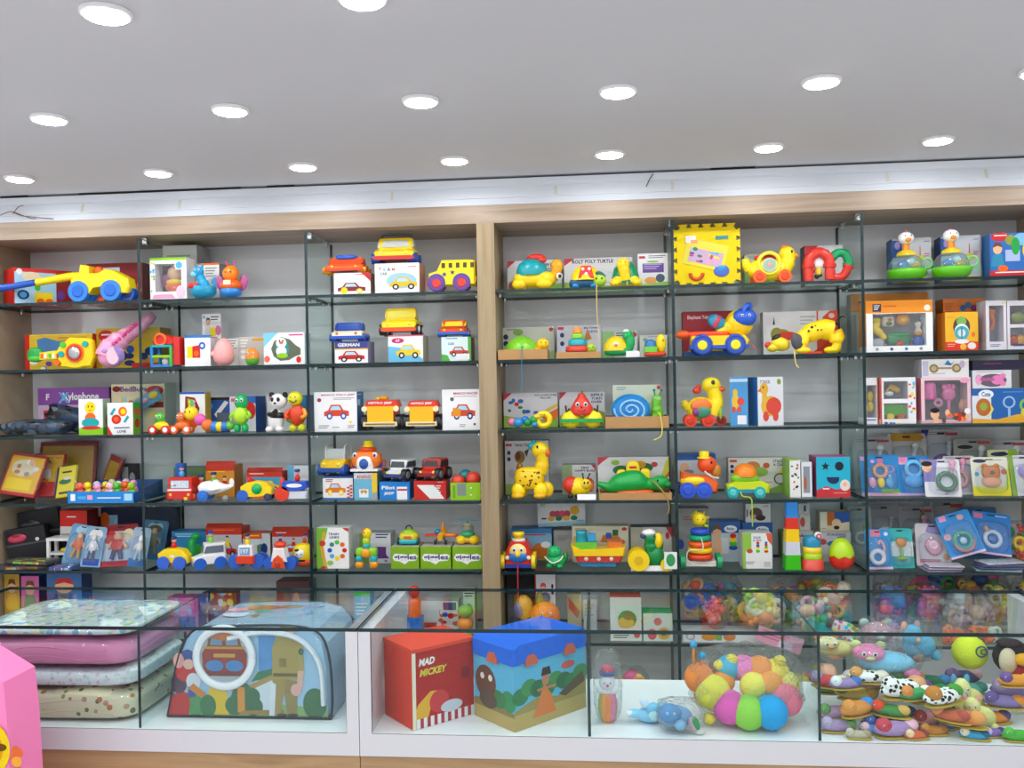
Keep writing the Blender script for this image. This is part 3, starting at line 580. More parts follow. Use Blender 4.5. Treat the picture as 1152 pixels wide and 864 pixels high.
cardA('red topped figure card with a red and blue jointed figure',128,.055,40,45,'bcd4ea',['R','SK','DB'],[('r',0,.84,1,1,'DR'),('e',.2,.7,.2,.16,'R'),('e',.75,.75,.18,.14,'CR'),('r',0,0,1,.13,'C03a4a')],-6,-18,-4)
cardA('silver shining figure card standing against the glass divider',152,.05,18,42,'9fb4cc',['OW','W','SB'],[('r',0,0,1,.2,'2a6fb4')],20,-14,10)
cardA('blue figure card with a tan explorer doll, just past the divider',169,.2,26,42,'4a88b8',['KH','SK','KH'],[('e',.5,.85,.3,.1,'SB'),('e',.5,.78,.26,.1,'DBR')],14,-14,8)
# --- sixth shelf, seen over the counter glass
for x0,x1,yt,c,hair,sh,l in ((6,23,646,'c8a03c','DBR','E0b040','yellow doll carton at the left end of the sixth shelf, cut by the photo edge'),(25,45,648,'d86aa8','DBR','2f7f78','pink topped doll carton between the yellow and the blue doll cartons'),(54,93,645,'3f6fa8','R','3a4a88','blue doll carton with a red haired girl, above the blankets')):
    C(l,5,x0,x1,yt,.12,20,c,[*pbaby(.5,.62,.9,.5,hair,sh),('r',0,0,1,.25,sh)],'DB')
# ================================================================ bay B
def dollroly(x,z,sc,c1,c2,c3):
    with xf(x,0,z,sc=sc):
        el(0,6,9,7,c3,0,8); el(0,12,9,6,c2,0,8); P('body'); el(0,24,9,9,c1,0,8); P('head'); eyes(0,25,1.4,-7.5,3.2,white=False)
C('white window carton with a green top showing a pink haired doll',0,169,210,290,.05,22,'W',[('r',0,.94,1,1,'LG'),('e',.8,.82,.12,.11,'W'),('e',.8,.82,.09,.085,'LB'),('p',[.05,.04,.7,.04,.6,.14,.1,.13],'P'),('e',.84,.18,.13,.16,'LP'),*pdots(10,.02,.2,.12,.9,.03,.03,['LG','Y','LB'],2)],'e6e6e4','LG',win=(.14,.2,.86,.86),inn='3a3440')
s=SCL[-1]
with xf(2,10,10):
    el(0,5,10,6,'O',0,6); el(0,10,9,4,'Y',0,6); P('doll_body'); el(1,20,8,8,'SK',0,6); P('doll_head'); el(-9,12,6,7,'A05080',1,2); P('wing')
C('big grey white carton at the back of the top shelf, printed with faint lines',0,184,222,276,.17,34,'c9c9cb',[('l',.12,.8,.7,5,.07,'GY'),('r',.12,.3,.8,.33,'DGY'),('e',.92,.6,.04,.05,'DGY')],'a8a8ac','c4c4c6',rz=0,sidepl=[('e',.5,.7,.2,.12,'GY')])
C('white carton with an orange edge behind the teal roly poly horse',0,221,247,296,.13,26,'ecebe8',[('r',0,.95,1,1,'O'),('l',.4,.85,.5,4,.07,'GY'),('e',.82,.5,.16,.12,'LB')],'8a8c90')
N('roly_toy','teal roly poly horse toy with a red band and a blue bowl base','toy',0,229,.06)
el(0,7,14,8,'1a9cc4',0,12); la([(13,7),(14,12),(13,13),(0,14)],'1a9cc4'); P('base'); el(-7,13,6,3,'R',-9,4,.6); P('band')
tb(curve([(2,0,12),(-1,0,18),(-4,0,24)]),[6]*6+[5]*7,'1b9fd2'); el(-5,29,6,6,'1b9fd2',-1,5); el(-9,26,4,3,'7fd0e8',-3,3); P('horse_head'); eyes(-5,31,1.2,-5.5,2.4)
for q in (-1,1): el(-4+q*3,35,1.4,3,'1b9fd2'); P('ear')
N('roly_toy','orange roly poly butterfly doll with purple wings and a blue base','toy',0,260,.06)
el(0,6,12,7,'2f86d6',0,11); P('base'); el(0,13,12,7,'O',0,11); bx(-4,13,4,18,'CR',-11,-9); P('dress'); el(0,26,9,9,'F7871a',0,8); P('head'); eyes(0,27,1.3,-7.5,3,white=False)
for q in (-1,1): el(q*13,16,5,9,'b3528f',3,2,rot=-q*15); P('wing'); tb([(q*3,0,34),(q*4.5,0,38)],.7,'HP'); el(q*4.6,38.5,1.4,1.4,'HP'); P('antenna')
# --- second shelf
N('activity_cube','barn shaped rattle cube with blue and green bars and a red roof','toy',1,187,.075)
for x in (-11.5,10):
    for y in (-9,9): tb(curve([(x,y,0.5),(x,y,22)]),1.8,'1f86d0' if x<0 else '49b848')
for z,c in ((1,'1f86d0'),(11,'LG'),(22,'T')):
    for y in (-9,9): bx(-12,z-.9,11,z+1.6,c,y-1.4,y+1.4)
    for x in (-11.5,10): bx(x-1.2,z-.9,x+1.2,z+1.6,c,-9,9)
P('bar_frame'); pr([(-10,24),(12,24),(13,28),(6,34),(-6,34),(-12,28)],'R',-8,8,1.5); P('roof'); bx(12,2,19,32,'R',-8,10); P('side_wall'); el(0,6,4.5,4.5,'W',0,4.5); P('ball'); to(-2,29,6,1.6,'O',-8.5); P('handle_ring')
C('white carton with a red and yellow toy print and a blue 0, second shelf',1,208,237,380,.06,24,'W',[('p',[.1,.3,.3,.3,.3,.7,.1,.7],'Y'),('p',[.3,.3,.6,.3,.6,.75,.3,.7],'R'),('e',.68,.72,.13,.13,'B'),('e',.68,.72,.06,.06,'W'),('e',.45,.45,.1,.1,'O')],'dcdce0','3a78b8',flap=('3a78b8',-50,5))
C('blue topped pale carton at the back between the barn rattle and small carton',1,210,231,377,.2,18,'B',[('l',.1,.9,.7,3,.1,'SB')],'DB')
o=C('white carton with purple and brown side behind the pink egg',1,242,268,381,.17,26,'e9e6e0',[('l',.55,.9,.4,4,.09,'GY'),('e',.5,.3,.2,.2,'P')],'b8946a')
C('small white carton with a baby and a yellow ball, stacked above the others',1,226,247,353,.19,20,'f0efee',[*pbaby(.32,.5,.4,.6,'DBR','OW'),('e',.58,.28,.2,.2,'Y'),('e',.85,.34,.16,.2,'d878a0'),('r',.3,.02,.8,.08,'d878a0'),('l',.45,.85,.45,2,.1,'DGY'),('e',.1,.86,.06,.06,'LB')],'d0d0d4',z=max(top(o),SHZ[1]+.0745+ .0), py=380)
cub=[x for x in bpy.data.objects if x.name.startswith('toy_carton')]
tb(curve([(250,0,0)],1),1,'W') if 0 else None
N('egg_toy','plain pale pink egg shaped toy lamp on the second shelf','toy egg',1,252,.06)
la([(.1,0),(6,.5),(10,5),(11.3,11),(10.4,18),(7.5,25),(4,29),(.1,30.5)],'F4A9A6',0,0,28); P('shell'); el(-9.5,13,2.5,3,'F6B4B0',-6,2); P('knob')
C('clear grey carton behind the orange patterned egg',1,268,297,379,.13,24,'c8c4bc',[('l',.1,.86,.3,3,.1,'W'),('r',.55,.85,1,.95,'E0A03a'),('e',.2,.5,.1,.07,'W'),('e',.2,.3,.1,.07,'W')],'d8d4cc','E0B050')
N('egg_toy','orange patterned wobble egg with a green grass base','toy egg',1,284,.06)
la([(.1,0),(5,.5),(7,3.5),(7.3,7)],'58b03a'); P('base'); la([(7.3,7),(7.4,9),(6.6,14),(4,18),(.1,19.5)],'F28a2e'); P('shell'); eyes(0,13,1.3,-6.6,2.8); el(-3,16,1.5,1,'Y',-5.5,1,n=8); el(3.5,9,1.5,1,'Y',-6.5,1,n=8); P('spots')
C('wide white and teal window carton with a pear shaped opening and white rattle',1,297,343,374,.06,20,'W',[('p',[0,.55,.35,1,0,1],'7fcbe8'),('p',[.18,.5,.26,.74,.44,.86,.64,.78,.78,.6,.9,.5,.9,.3,.78,.26,.62,.14,.4,.12,.24,.26],'5f6a55'),('e',.45,.5,.17,.3,'2f8f8f'),('e',.43,.68,.13,.16,'W'),('e',.43,.42,.13,.16,'W'),('e',.45,.28,.14,.08,'LG'),('e',.43,.68,.05,.04,'O'),('e',.39,.74,.02,.03,'K'),('e',.47,.74,.02,.03,'K'),('l',.62,.9,.34,1,.1,'HP'),('e',.08,.18,.07,.1,'CO'),('e',.85,.15,.06,.1,'R')],'d8e4ea')
N('rattle_cap','white and blue rattle head set in front of the pear window carton','toy',1,318,.05) if 0 else None
# --- third shelf
N('blister_card','pale blue tilted toy packet resting on the small animal riders','packaged toy',2,165,.22,0,SHZ[2]+.075,None,None,-28)
with xf(0,0,0): bx(-21,0,21,13,'5aa6d8*',0,1); bx(-21,0,-8,12,'e8f0f4*',-.4,0); el(14,8,6,4,'Y',-1,2); el(2,7,5,3,'P',-1,2)
P('card'); film(44,14,7,None,14,5,'pvc',.4,.05); P('film_cover')
def rider(label,x,dep,c1,c2,c3,h):
    N('rider_toy',label,'toy',2,x,dep)
    el(0,h*.32,h*.32,h*.18,c1,0,h*.2); P('body'); el(-h*.05,h*.66,h*.2,h*.2,c2,0,h*.18); P('head'); eyes(-h*.05,h*.7,h*.05,-h*.17,h*.08)
    tb(curve([(0,0,h*.45),(-h*.05,0,h*.55),(-h*.05,0,h*.6)]),h*.1,c1)
    P('neck'); wheels((-h*.28,h*.25),(-h*.16,h*.16),h*.17,h*.1,c3,'W')
rider('small yellow and green animal rider toy with red wheels',182,.045,'Y','MG','R',27)
rider('small orange animal rider toy beside the yellow and green one',205,.05,'F2752a','F2752a','O',27)
C('white carton with a toy telephone print, third shelf of the second bay',2,204,231,441,.12,20,'f2f2f2',[('p',[.22,.9,.6,.86,.78,.6,.74,.46,.28,.44,.2,.6],'8a1a22'),('p',[.3,.84,.58,.8,.62,.54,.34,.52],'LG'),*[('e',.38+.1*(k%3),.76-.1*(k//3),.035,.035,['Y','LB','P'][k%3]) for k in range(9)],('e',.45,.3,.32,.2,'O'),('r',0,.95,1,1,'B')],'E9C23a','B',rz=6)
N('caterpillar_toy','bendy caterpillar toy with a yellow smiling head and colourful joints','toy',2,236,.05)
seg=[(-20,-1,22,7.5,'Y'),(-10,-1,15,6.5,'e85fb4'),(-2,-1,9,6.5,'F2742a'),(6,0,7,6,'2a7fd0'),(11,0,7,5.5,'Y'),(16,1,7,5.5,'2f6fd0'),(22,2,8,5,'6fc83a')]
for i,(x,y,z,r,c) in enumerate(seg): 
    el(x,z,r,r,c,y,r); P('head' if i==0 else 'segment')
eyes(-21,24,1.4,-8,2.6,white=False)
C('blue carton with a white hammer print behind the caterpillar toy',2,232,262,447,.2,20,'2858a8',[('p',[.3,.5,.7,.9,.85,.85,.4,.4],'W'),('e',.15,.75,.1,.1,'LB'),('r',0,.92,1,1,'K'),('r',.4,.2,1,.55,'5f6a78')],'1d3f80','E6B93a')
C('pale carton with a blue stripe behind the green frog figure',2,259,288,446,.16,30,'dfe2e4',[('r',.4,.8,1,1,'2b66b8'),('r',.05,.85,.35,.95,'HP'),('e',.2,.3,.15,.12,'GY'),('e',.8,.6,.2,.25,'R')],'2a62b0','2a62b0')
N('squeaky_frog','bright green turtle figure with a lime belly standing upright','toy',2,272,.06)
figure(42,'7fd02a','0fb060','0fb060','8fd63a',25)
el(0,18,8,9,'b4e02e',-4,5); P('belly')
C('blue carton with pale panel behind the panda',2,301,345,445,.17,26,'d6dadc',[('r',.3,.82,.7,1,'2b62b4'),('r',.05,.84,.26,.95,'HP'),('e',.65,.4,.2,.2,'MG'),('r',.75,.5,1,1,'2b82c4')],'2a62b0','2a62b0')
N('panda_toy','black and white panda squeaky toy hugging a cup','toy',2,312,.06,-8)
el(0,14,9,12,'W',0,8); P('body'); el(3,34,9.5,8.5,'W',0,8.5); P('head'); el(1,18,9.5,5,'K',0,8.6); P('vest'); tb(curve([(-6,-4,20),(0,-9,20),(6,-11,24)]),2.6,'K'); P('arm')
for q in (-1,1): el(3+q*8,41,3,3,'K'); P('ear'); el(3+q*3.6,36,2.1,2.6,'K',-7.6,1.2,n=8); P('eye_patch'); el(q*6,3.5,4,3.5,'W',-4,6); P('foot')
el(3,32,1.6,1.1,'K',-8.6,1,n=8); P('nose')
N('smiley_toy','yellow smiley faced squeaky toy in a red coat','toy',2,334,.06)
el(0,18,9.5,12,'D9441f',0,8); P('coat'); el(-2,36,8.5,8,'E6E12a',0,8); P('head'); eyes(-2,38,1.1,-7.6,2.6,white=False); to(-2,36,4,.5,'K',-7.6,a0=200,a1=340,n=8); P('mouth')
for q in (-1,1): el(q*5,4,4.5,4.5,'D8E02a',0,5); P('foot'); tb(curve([(q*8,-2,24),(q*11,-6,18),(q*7,-9,15)]),2.4,'F2982a' if q>0 else 'D9441f'); P('arm')
# --- fourth shelf
C('green and white carton at the back behind the red toy truck',3,196,232,526,.2,20,'5f7f5a',[('r',.1,.1,.7,.7,'dfe2e4'),('e',.4,.4,.2,.2,'O')],'4f6f4a')
@aside
def pers(x,z,c,hat,y=0,k=1):
    with xf(x,y,z,sc=k): el(0,3,3,4,c,0,3); P('driver_body'); el(0,9,2.6,2.8,'SK',0,2.6); P('driver_head'); el(0,11.5,3,1.7,hat,0,3,.7); el(0,10.6,2.4,.6,hat,-2.4,1.6); P('driver_cap')
N('toy_truck','red toy truck with a big pale windshield, fourth shelf','toy truck',3,208,.08)
bx(-14,2,12,25,'R*' if 0 else 'D8281e',-9,9); pr([(-15,2),(13,2),(13,12),(-15,12)],'D8281e',-10.5,-8,1); P('cab'); bx(-11,14,9,22,'bcd8ea',-9.5,-8.8); tx('MILK',-1,18,5,'W',-9.7,16); bx(-14,11.2,12,13,'W',-10.9,-8.8); P('windshield')
wheels((-13,12),(-6,7),5,3,'DR','O'); pers(-4,25,'LB','B',2); pers(16,14,'R','DB',6)
for q in (-1,1): el(-1+q*10,7,1.6,1.6,'LY',-10.6,1,n=8); P('headlight')
bx(4,1.5,8,4.5,'Y',-11,-10); P('plate')
bx(-13,25,-3,39,'2a66b8*',6,12); P('cargo_block')
def plane(label,x,dep,c,wheel,c2,row=3,face=-1,txt=None):
    N('toy_plane',label,'toy plane',row,x,dep)
    tb(curve([(face*18,0,10),(face*12,0,13),(0,0,14),(face*-10,0,14),(face*-19,0,16)]),[3,5,6.5,7,7.5,8,8,8,8,8,7.5,7,7]+[6.5,6,5.5,5,4.5,4,3.5,3,2.5,2,1.5,1][:12],c,12); P('body')
    el(0,13,6,1.5,c2,0,17); P('wing'); el(-face*17,19,3,5,c2,0,1.5); P('tail_fin'); el(face*1,20,4.5,3,c2,0,4); P('cockpit')
    for y in (-8,8): wh(face*12,6,6,y,3,wheel,wheel); P('wheel')
    wh(-face*10,3,3,0,3,'GY'); P('wheel')
    if txt: tx(txt,0,16,3,'DB',-8.6,18); P('lettering')
    pers(face*3,18,'MG' if c=='W' else 'R','DB')
plane('white toy plane with a blue front wheel and a green suited pilot',244,.06,'W','2a72d0','W')
C('orange yellow carton with red top flap behind the white plane',3,232,264,524,.17,24,'D8922a',[('r',0,.84,1,1,'C8321e'),*pbaby(.66,.5,.24,.3,'K','R'),('l',.08,.8,.6,1,.06,'Y'),('e',.4,.3,.2,.16,'W')],'B8782a','C8321e',flap=('B8301c',-35,6))
N('toy_car','yellow toy car with a green ball and blue wheels, fourth shelf','toy car',3,286,.06,6)
SCL[-1]*=.82
pr([(-16,5),(-16,19),(-8,24),(4,26),(18,24),(26,16),(26,8),(10,5)],'FAD812',-9,9,2); P('body'); el(6,16,7.5,7.5,'0fae5a',-7,6); P('ball'); wheels((-13,),(-8,8),7.5,4,'2a62c8','2a62c8'); wheels((20,),(-7,7),5,4,'DB','DGY'); bx(0,3,18,7,'O',-7,7); P('underside'); el(-6,28,3,4,'R'); P('driver')
C('red topped blue carton printed with a yellow car, fourth shelf',3,278,318,531,.16,22,'4aa0c8',[('r',0,.8,1,1,'C8321e'),('r',0,0,1,.35,'D8a85a'),*pcar(.62,.45,.6,.4,'F8CE10','DB'),('l',.08,.92,.4,1,.06,'W'),('e',.16,.6,.1,.14,'R')],'B83a2a','C8321e',flap=('A82a1c',-40,6))
C('white and blue carton behind the blue and red toy boat plane',3,324,349,524,.19,20,'dfe4e8',[('r',.0,.4,.3,1,'6ab4dc'),('e',.7,.4,.2,.2,'W')],'c8d4dc')
N('toy_plane','blue and white toy seaplane with big red wheels and pilot','toy plane',3,332,.055)
pr([(-14,14),(-12,21),(14,21),(16,14),(8,11),(-8,11)],'1f56c8',-8,8,2); P('body'); pr([(-8,2),(15,2),(16,11),(-9,11)],'d8dcea',-7,7,1.5); P('float_hull'); wheels((-12,),(-6,6),8,4,'E03a1e','E03a1e'); el(-15,17,3.5,8,'E0441e',4,4); P('propeller'); pers(3,21,'R','3a3a90'); fe(2,17,9,2.2,'W',-8.2); P('decal')
# --- fifth shelf
C('blue carton behind the yellow car of the fifth shelf',4,194,232,598,.19,20,'2a82b8',[('l',.1,.9,.6,2,.07,'SB'),('e',.7,.4,.2,.2,'MG')],'2272a8')
N('toy_car','yellow toy car with two big blue wheels and a red driver','toy car',4,199,.06)
pr([(-16,6),(-17,16),(-10,21),(0,22),(11,20),(16,14),(17,6)],'FAD812',-8,8,2.5); P('body'); wheels((-9,9),(-8,8),7,4,'2a62d0','2a62d0'); pers(-1,21,'R','DB'); bx(-13,3.5,13,6.5,'D8542a',-7,7); P('underside'); fe(1,14,2.5,1.6,'W',-8.3); P('decal')
N('dinosaur_toy','small green dinosaur toy behind the yellow car','toy',4,219,.14)
tb(curve([(-3,0,3),(-3,0,14),(-2,0,24),(4,0,29)]),[7,7,7,7,7,6,6,5.5,5.5,5,5,5,4.5,4.2,4,4,3.5,3,2][:19],'17a850'); P('body'); el(2,30,5,4,'17a850'); P('head'); el(2,4,5,4,'17a850',-4,6); P('foot')
N('toy_ambulance','white toy ambulance van with blue wheels and a green driver on top','toy car',4,234,.065,32)
car(34,20,27,'W','6a7484','2a62c8','2a62c8',kind='van',rr=.24); pers(2,27,'7fc83a','2a3f98')
R_='C8321e'
C('red topped carton with a red fire engine print behind the ambulance',4,233,273,594,.19,24,'b9bcc2',[('r',0,.8,1,1,R_),('l',.2,.92,.6,1,.07,'O'),*pcar(.6,.35,.5,.42,'C8323a'),*pbaby(.6,.6,.16,.3,'DB','Y')],'B83a2a',R_,flap=('A8301c',-40,6))
C('orange red carton with a green helicopter print, fifth shelf second bay',4,273,304,600,.2,20,'C4ccd0',[('r',0,.8,.7,1,'D8541e'),('e',.66,.4,.2,.22,'4f7f5a'),('e',.78,.45,.12,.2,'DB'),('l',.1,.9,.5,1,.07,'Y')],'B8a090','D8541e')
N('toy_truck','white toy truck with an orange bumper and blue side wheels','toy truck',4,279,.055)
pr([(-9,8),(9,8),(7.5,26),(-7.5,26)],'W',-8,8,1.5); pr([(-10,6),(10,6),(10,15),(-10,15)],'E0401e',-9.5,6,1.5); P('cab'); bx(-5.5,16,5.5,24,'6fa8d8',-8.6,-7.5); tx('197',0,20,5,'W',-8.7); P('windshield'); wheels((-12,12),(-3,8),8,5,'2a62c8','2a62c8'); pers(0,26,'Y','DB',0,.9)
C('red topped carton with a racing car print at the end of the fifth shelf',4,307,347,597,.2,20,'b8bcc4',[('r',0,.8,1,1,R_),('l',.1,.92,.3,1,.06,'W'),*pcar(.55,.4,.5,.3,'R','DB'),*pbaby(.6,.62,.14,.24,'DB','R')],'A83428',R_,flap=('A8301c',-40,5))
N('toy_truck','white and orange front loader toy with thin blue wheels','toy truck',4,318,.055)
pr([(-9,9),(9,9),(6,24),(-6,24)],'W',-7,7,1.5); pr([(-8,3),(8,3),(5,13),(0,17),(-5,13)],'E0501e',-9.5,-6,1); el(0,7,3,4,'C03a1a',-10,1.5); P('cab'); wheels((-11,11),(-2,6),7,3,'2a62c8','2a62c8'); el(0,27,7,4,'E0401e',0,6); P('roof'); pers(0,29,'DB','2a2f80',0,.7)
N('toy_car','yellow smiling toy car with a red bumper beside the glass divider','toy car',4,337,.05)
el(0,14,11.5,12,'FAD812',0,9,.8); el(0,5,12,5,'E0501e',0,9.6,.7); P('body'); el(-1,15,6,6,'W',-6.4,4); el(-4,19,3,1.6,'K',-8.4,1.4,n=8); bx(-6,7,5,8.6,'K',-9.7,-9); P('face_plate'); eyes(-1,15,1.2,-10,2.4); pers(2,26,'E0501e','2a2f80',0,.8)
# --- sixth shelf
C('pink blue striped toy carton half hidden behind the play tent bag',5,190,225,672,.12,20,'b86ab0',[('r',.1,.1,.9,.45,'4a6ab0'),*pdots(9,.1,.5,.9,.95,.08,.08,['R','Y','LB','W'],4)],'6a5ab0')
C('dark patterned carton behind the upper left of the play tent bag',5,226,262,668,.18,20,'confr',[('r',.2,.2,.8,.5,'3a5a9a')],'DR')
C('dull red low carton standing at the back of the sixth shelf',5,312,349,654,.2,24,'6a4446',[('r',.08,.15,.92,.4,'8a5a54'),('e',.3,.6,.1,.16,'4a7a5a'),('e',.6,.6,.1,.16,'AM')],'4a3436','5a3c40')
C('pale carton with a blue edge below the dull red carton',5,268,300,690,.08,20,'c8d4d8',[('r',0,.7,1,1,'4a86c0'),*pdots(6,.1,.1,.9,.6,.1,.1,['LG','P','W'],6)],'9ab4c4')
# ================================================================ bay C
def carton_car(tl,cl,row,x0,x1,yt,c0,c1,ct,dep,d,face,pl,side,build,ccat='toy car',cn='toy_car',rz=90,dz=.0):
    o=C(cl,row,x0,x1,yt,dep,d,face,pl,side); t=top(o)
    N(cn,tl,ccat,row,(c0+c1)/2,dep+d*.0037/2,rz,t); build(); return o
carton_car('orange toy car with a blue roof parked on a white carton','white carton with a dark red sports car print',0,376,417,307,369,413,290,.05,30,'f1f0f0',[*pcar(.48,.32,.76,.48,'8a2030','Y'),('e',.28,.22,.09,.14,'Y'),('l',.6,.9,.34,1,.08,'R'),('p',[.75,1,1,1,1,.6],'C03030')],'b0a090',
 lambda:(car(28,42,18,'F8641a','E8501a','F2a01a','O',roof='F0561a',low='E0401a'),el(2,18.5,9,2.6,'2f66d0',0,12,.5),P('roof_plate')))
carton_car('yellow toy taxi with a red bumper on top of the tall white carton','tall white carton with letters and a yellow rally car print',0,422,472,296,424,470,268,.04,34,'e9ecef',[('e',.6,.42,.34,.26,'9ccadc'),*pcar(.64,.34,.62,.4,'E8B92a','K'),('t','CAR',.2,.66,.09,'3a7a5a',.16),('t','T',.12,.82,.1,'R'),('t','E',.22,.8,.1,'LB'),('t','A',.32,.8,.11,'B'),('t','M',.42,.8,.1,'O'),('l',.74,.86,.2,1,.05,'R')],'c08a6a',
 lambda:(car(32,44,29,'F0D41a','c8ccc8','1a3f90','B',low='C8281e'),tb(curve([(2,-16,29),(2,-14,33),(2,14,33),(2,16,29)]),1,'DGY',6),P('roof_bar')))
N('toy_bus','yellow toy school bus with red and purple wheels','toy bus',0,509,.06)
pr([(-25,6),(27,6),(27,33),(22,34),(-10,34),(-16,22),(-25,19)],'FBE012',-10,10,2); P('body')
for k in range(5): bx(-10+k*8,25,-6+k*8,30.5,'4a3a18',-10.4,10.4); P('window')
for x in (-16,12): cy((x,-9.6,9),(x,-10.6,9),10,'5a3f98',n=20); P('wheel_arch'); wh(x,8.2,8,-9.5,4,'6a3f90','E0392a'); P('wheel'); wh(x,8.2,8,9.5,4,'6a3f90','E0392a'); P('wheel')
for x,z in ((-7,18),(2,20)):
    with xf(x,-10.3,z): fl([(1.1*[3,1.3][k%2]*cos(PI/2+k*PI/5),1.1*[3,1.3][k%2]*sin(PI/2+k*PI/5)) for k in range(10)],'3a3f78',0)
P('star_decal'); el(-25,10,3,5,'E0501e',0,8,.6); P('bumper'); bx(23,9,28,15,'E8B01a',-8,8); P('rear_light')
C('white carton hidden behind the yellow toy bus beside the post',0,500,537,298,.2,20,'e6e4e2',[('l',.6,.9,.3,3,.1,'GY')],'d0d0d0')
# --- second shelf
carton_car('white and yellow toy sports car with a blue roof on its carton','white carton with a purple top band and a red car',1,377,414,384,377,411,363,.05,30,'f0f0f2',[('r',0,.68,1,1,'3a3f88'),('t','GERMAN',.42,.84,.16,'W',.66),('r',0,.62,1,.68,'E0B040'),*pcar(.5,.32,.8,.48,'C8241e','K')],'8a86a8',
 lambda:(car(28,34,21,'F2E8C8','1f4fb0','2a4fa8','B',roof='1f3f98',low='1f56c0',light='E0701a')))
carton_car('yellow toy hatchback with an orange bumper on a blue and pink carton','blue and white carton with a pink top and a yellow beetle car',1,437,476,377,433,472,348,.05,32,'6ab8dc',[('p',[0,1,1,1,1,.1,.6,.5,0,.6],'f0eeee'),('p',[0,.95,1,.95,1,1,0,1],'D8607a'),*pcar(.58,.4,.7,.5,'E8C92a','K'),('e',.28,.8,.18,.1,'C82a6a'),('t','GT',.28,.8,.09,'W')],'b8b4a0',
 lambda:(car(34,38,30,'FBE012','d8c83a','2a2a2e','W',roof='F0C81a',low='E0541a')))
carton_car('small red, white and blue toy car with a yellow face on a green carton','green and white carton with a red racer print',1,497,530,379,496,528,359,.06,30,'d8ecea',[('r',.9,0,1,1,'58a84a'),('p',[0,0,.3,0,.2,.25,0,.3],'58b04a'),('t','CAR',.33,.72,.1,'3a6a9a',.22),('l',.15,.92,.4,1,.07,'3a6a9a'),*pcar(.6,.4,.66,.4,'C8402a'),('r',.5,.06,.95,.3,'W')],'a8a48a',
 lambda:(car(28,30,19,'E0481e','FBE012','2a62c8','Y',low='1f5fc0',roof='E0481e')))
# --- third shelf
C('white and blue carton with a red open car print, nearest the glass divider',2,354,402,441,.05,28,'efeff1',[('t','MARCO POLO JEEP',.56,.92,.055,'B83040',.78),('l',.45,.84,.5,2,.035,'GY'),*pcar(.52,.5,.58,.36,'D8401e','2456a8'),('e',.12,.8,.05,.05,'A03050'),('l',.1,.14,.24,2,.05,'GY'),('l',.42,.1,.16,1,.05,'GY'),('e',.84,.24,.04,.03,'Y'),('l',.78,.14,.16,2,.04,'GY')],'2f6aa8','d8d8dc',sidepl=[('l',.1,.92,.6,1,.05,'SB'),('r',.1,.65,.5,.8,'SB')])
def grille(lab,x,w,h,extra):
    N('toy_car',lab,'toy car',2,x,.07)
    pr([(-w*.36,h*.22),(w*.36,h*.22),(w*.36,h*.86),(-w*.36,h*.86)],'c8321e',-6,22,1.5); P('body'); bx(-w*.33,h*.24,w*.33,h*.8,'F2B90e',-8,-5.8); P('grille'); bx(-w*.43,h*.16,w*.43,h*.3,'E8D9a8',-9.5,-6); bx(-w*.38,h*.2,w*.38,h*.25,'8a6a3a',-9.7,-9.4); P('bumper')
    pr([(-w*.42,h*.78),(w*.46,h*.78),(w*.4,h),(-w*.34,h)],'D8381e',-6.5,14,1.5); P('hood'); tx('METRO JEEP',0,h*.9,h*.09,'W',-6.8,w*.6); P('lettering')
    for q in (-1,1): cy((q*w*.4,-8.4,h*.72),(q*w*.4,-5,h*.72),3.2,'F4E2b0'); P('headlight')
    for x_ in (-w*.42,w*.44):
        for y in (0,17): wh(0,0,0.01,0,.01) if 0 else cy((x_-3,y,h*.27),(x_+3,y,h*.27),h*.26,'K'); cy((x_-3.4,y,h*.27),(x_+3.4,y,h*.27),h*.12,'GY'); P('wheel')
    if extra: el(2,h*1.05,5,3.5,'D8981e',4,5); el(-5,h*1.03,3,2.5,'E8B01e',4,4); P('engine')
grille('red toy off-road car with a square yellow front and an orange engine on its hood',430,44,34,True)
grille('second red toy off-road car with a square yellow front, beside the post',476,40,33,False)
C('white carton with an orange off-road car print, touching the wooden post',2,498,541,438,.05,26,'efeff1',[('t','MARCO RACER',.62,.9,.06,'B83040',.64),('l',.3,.82,.6,1,.035,'GY'),*pcar(.55,.45,.62,.36,'C84a2a','DB'),('p',[.26,.35,.48,.32,.48,.52,.28,.55],'E09020'),('e',.26,.76,.05,.05,'4a6a5a'),('l',.45,.12,.16,2,.04,'GY'),('e',.84,.14,.03,.03,'DGY')],'d0d0d4')
# --- fourth shelf
def jeepfront(c,win,c2,big=False):
    car(30,30,25 if big else 23,c,win,'1c1c20','GY',roof=c2,kind='jeep' if big else 'van',rr=.28)
carton_car('yellow toy off-road car with a white roll bar on a blue edged carton','white and blue carton with an orange car and a red checker strip',3,357,391,536,357,390,503,.06,32,'eeecec',[('r',0,.92,1,1,'2a5a98'),('r',0,0,1,.08,'3a72b0'),*pcar(.42,.45,.66,.5,'E07a2a','Y'),('l',.1,.84,.25,2,.07,'C03040'),*[('r',.8+.09*(k%2),.06+.07*k,.89+.09*(k%2),.13+.07*k,'C8343a') for k in range(8)]],'2a4a80',
 lambda:car(30,28,31,'F8C81e','c4ced2','1f4fa8','B',roof='e4e4e4',kind='jeep',low='1f4f98'),rz=80)
o=C('blue and yellow carton with red lettering and a small car picture',3,399,425,532,.05,30,'6ab0cc',[('r',.78,.25,1,1,'E8C42a'),('r',0,.78,.78,1,'c8d4d8'),('t','ANAND',.44,.86,.13,'C03a2a',.66),('r',.22,.1,.62,.4,'W'),*pcar(.42,.34,.3,.2,'E0a02a'),('p',[.7,0,1,0,1,.3,.8,.25],'9aa0a8')],'5a7a88')
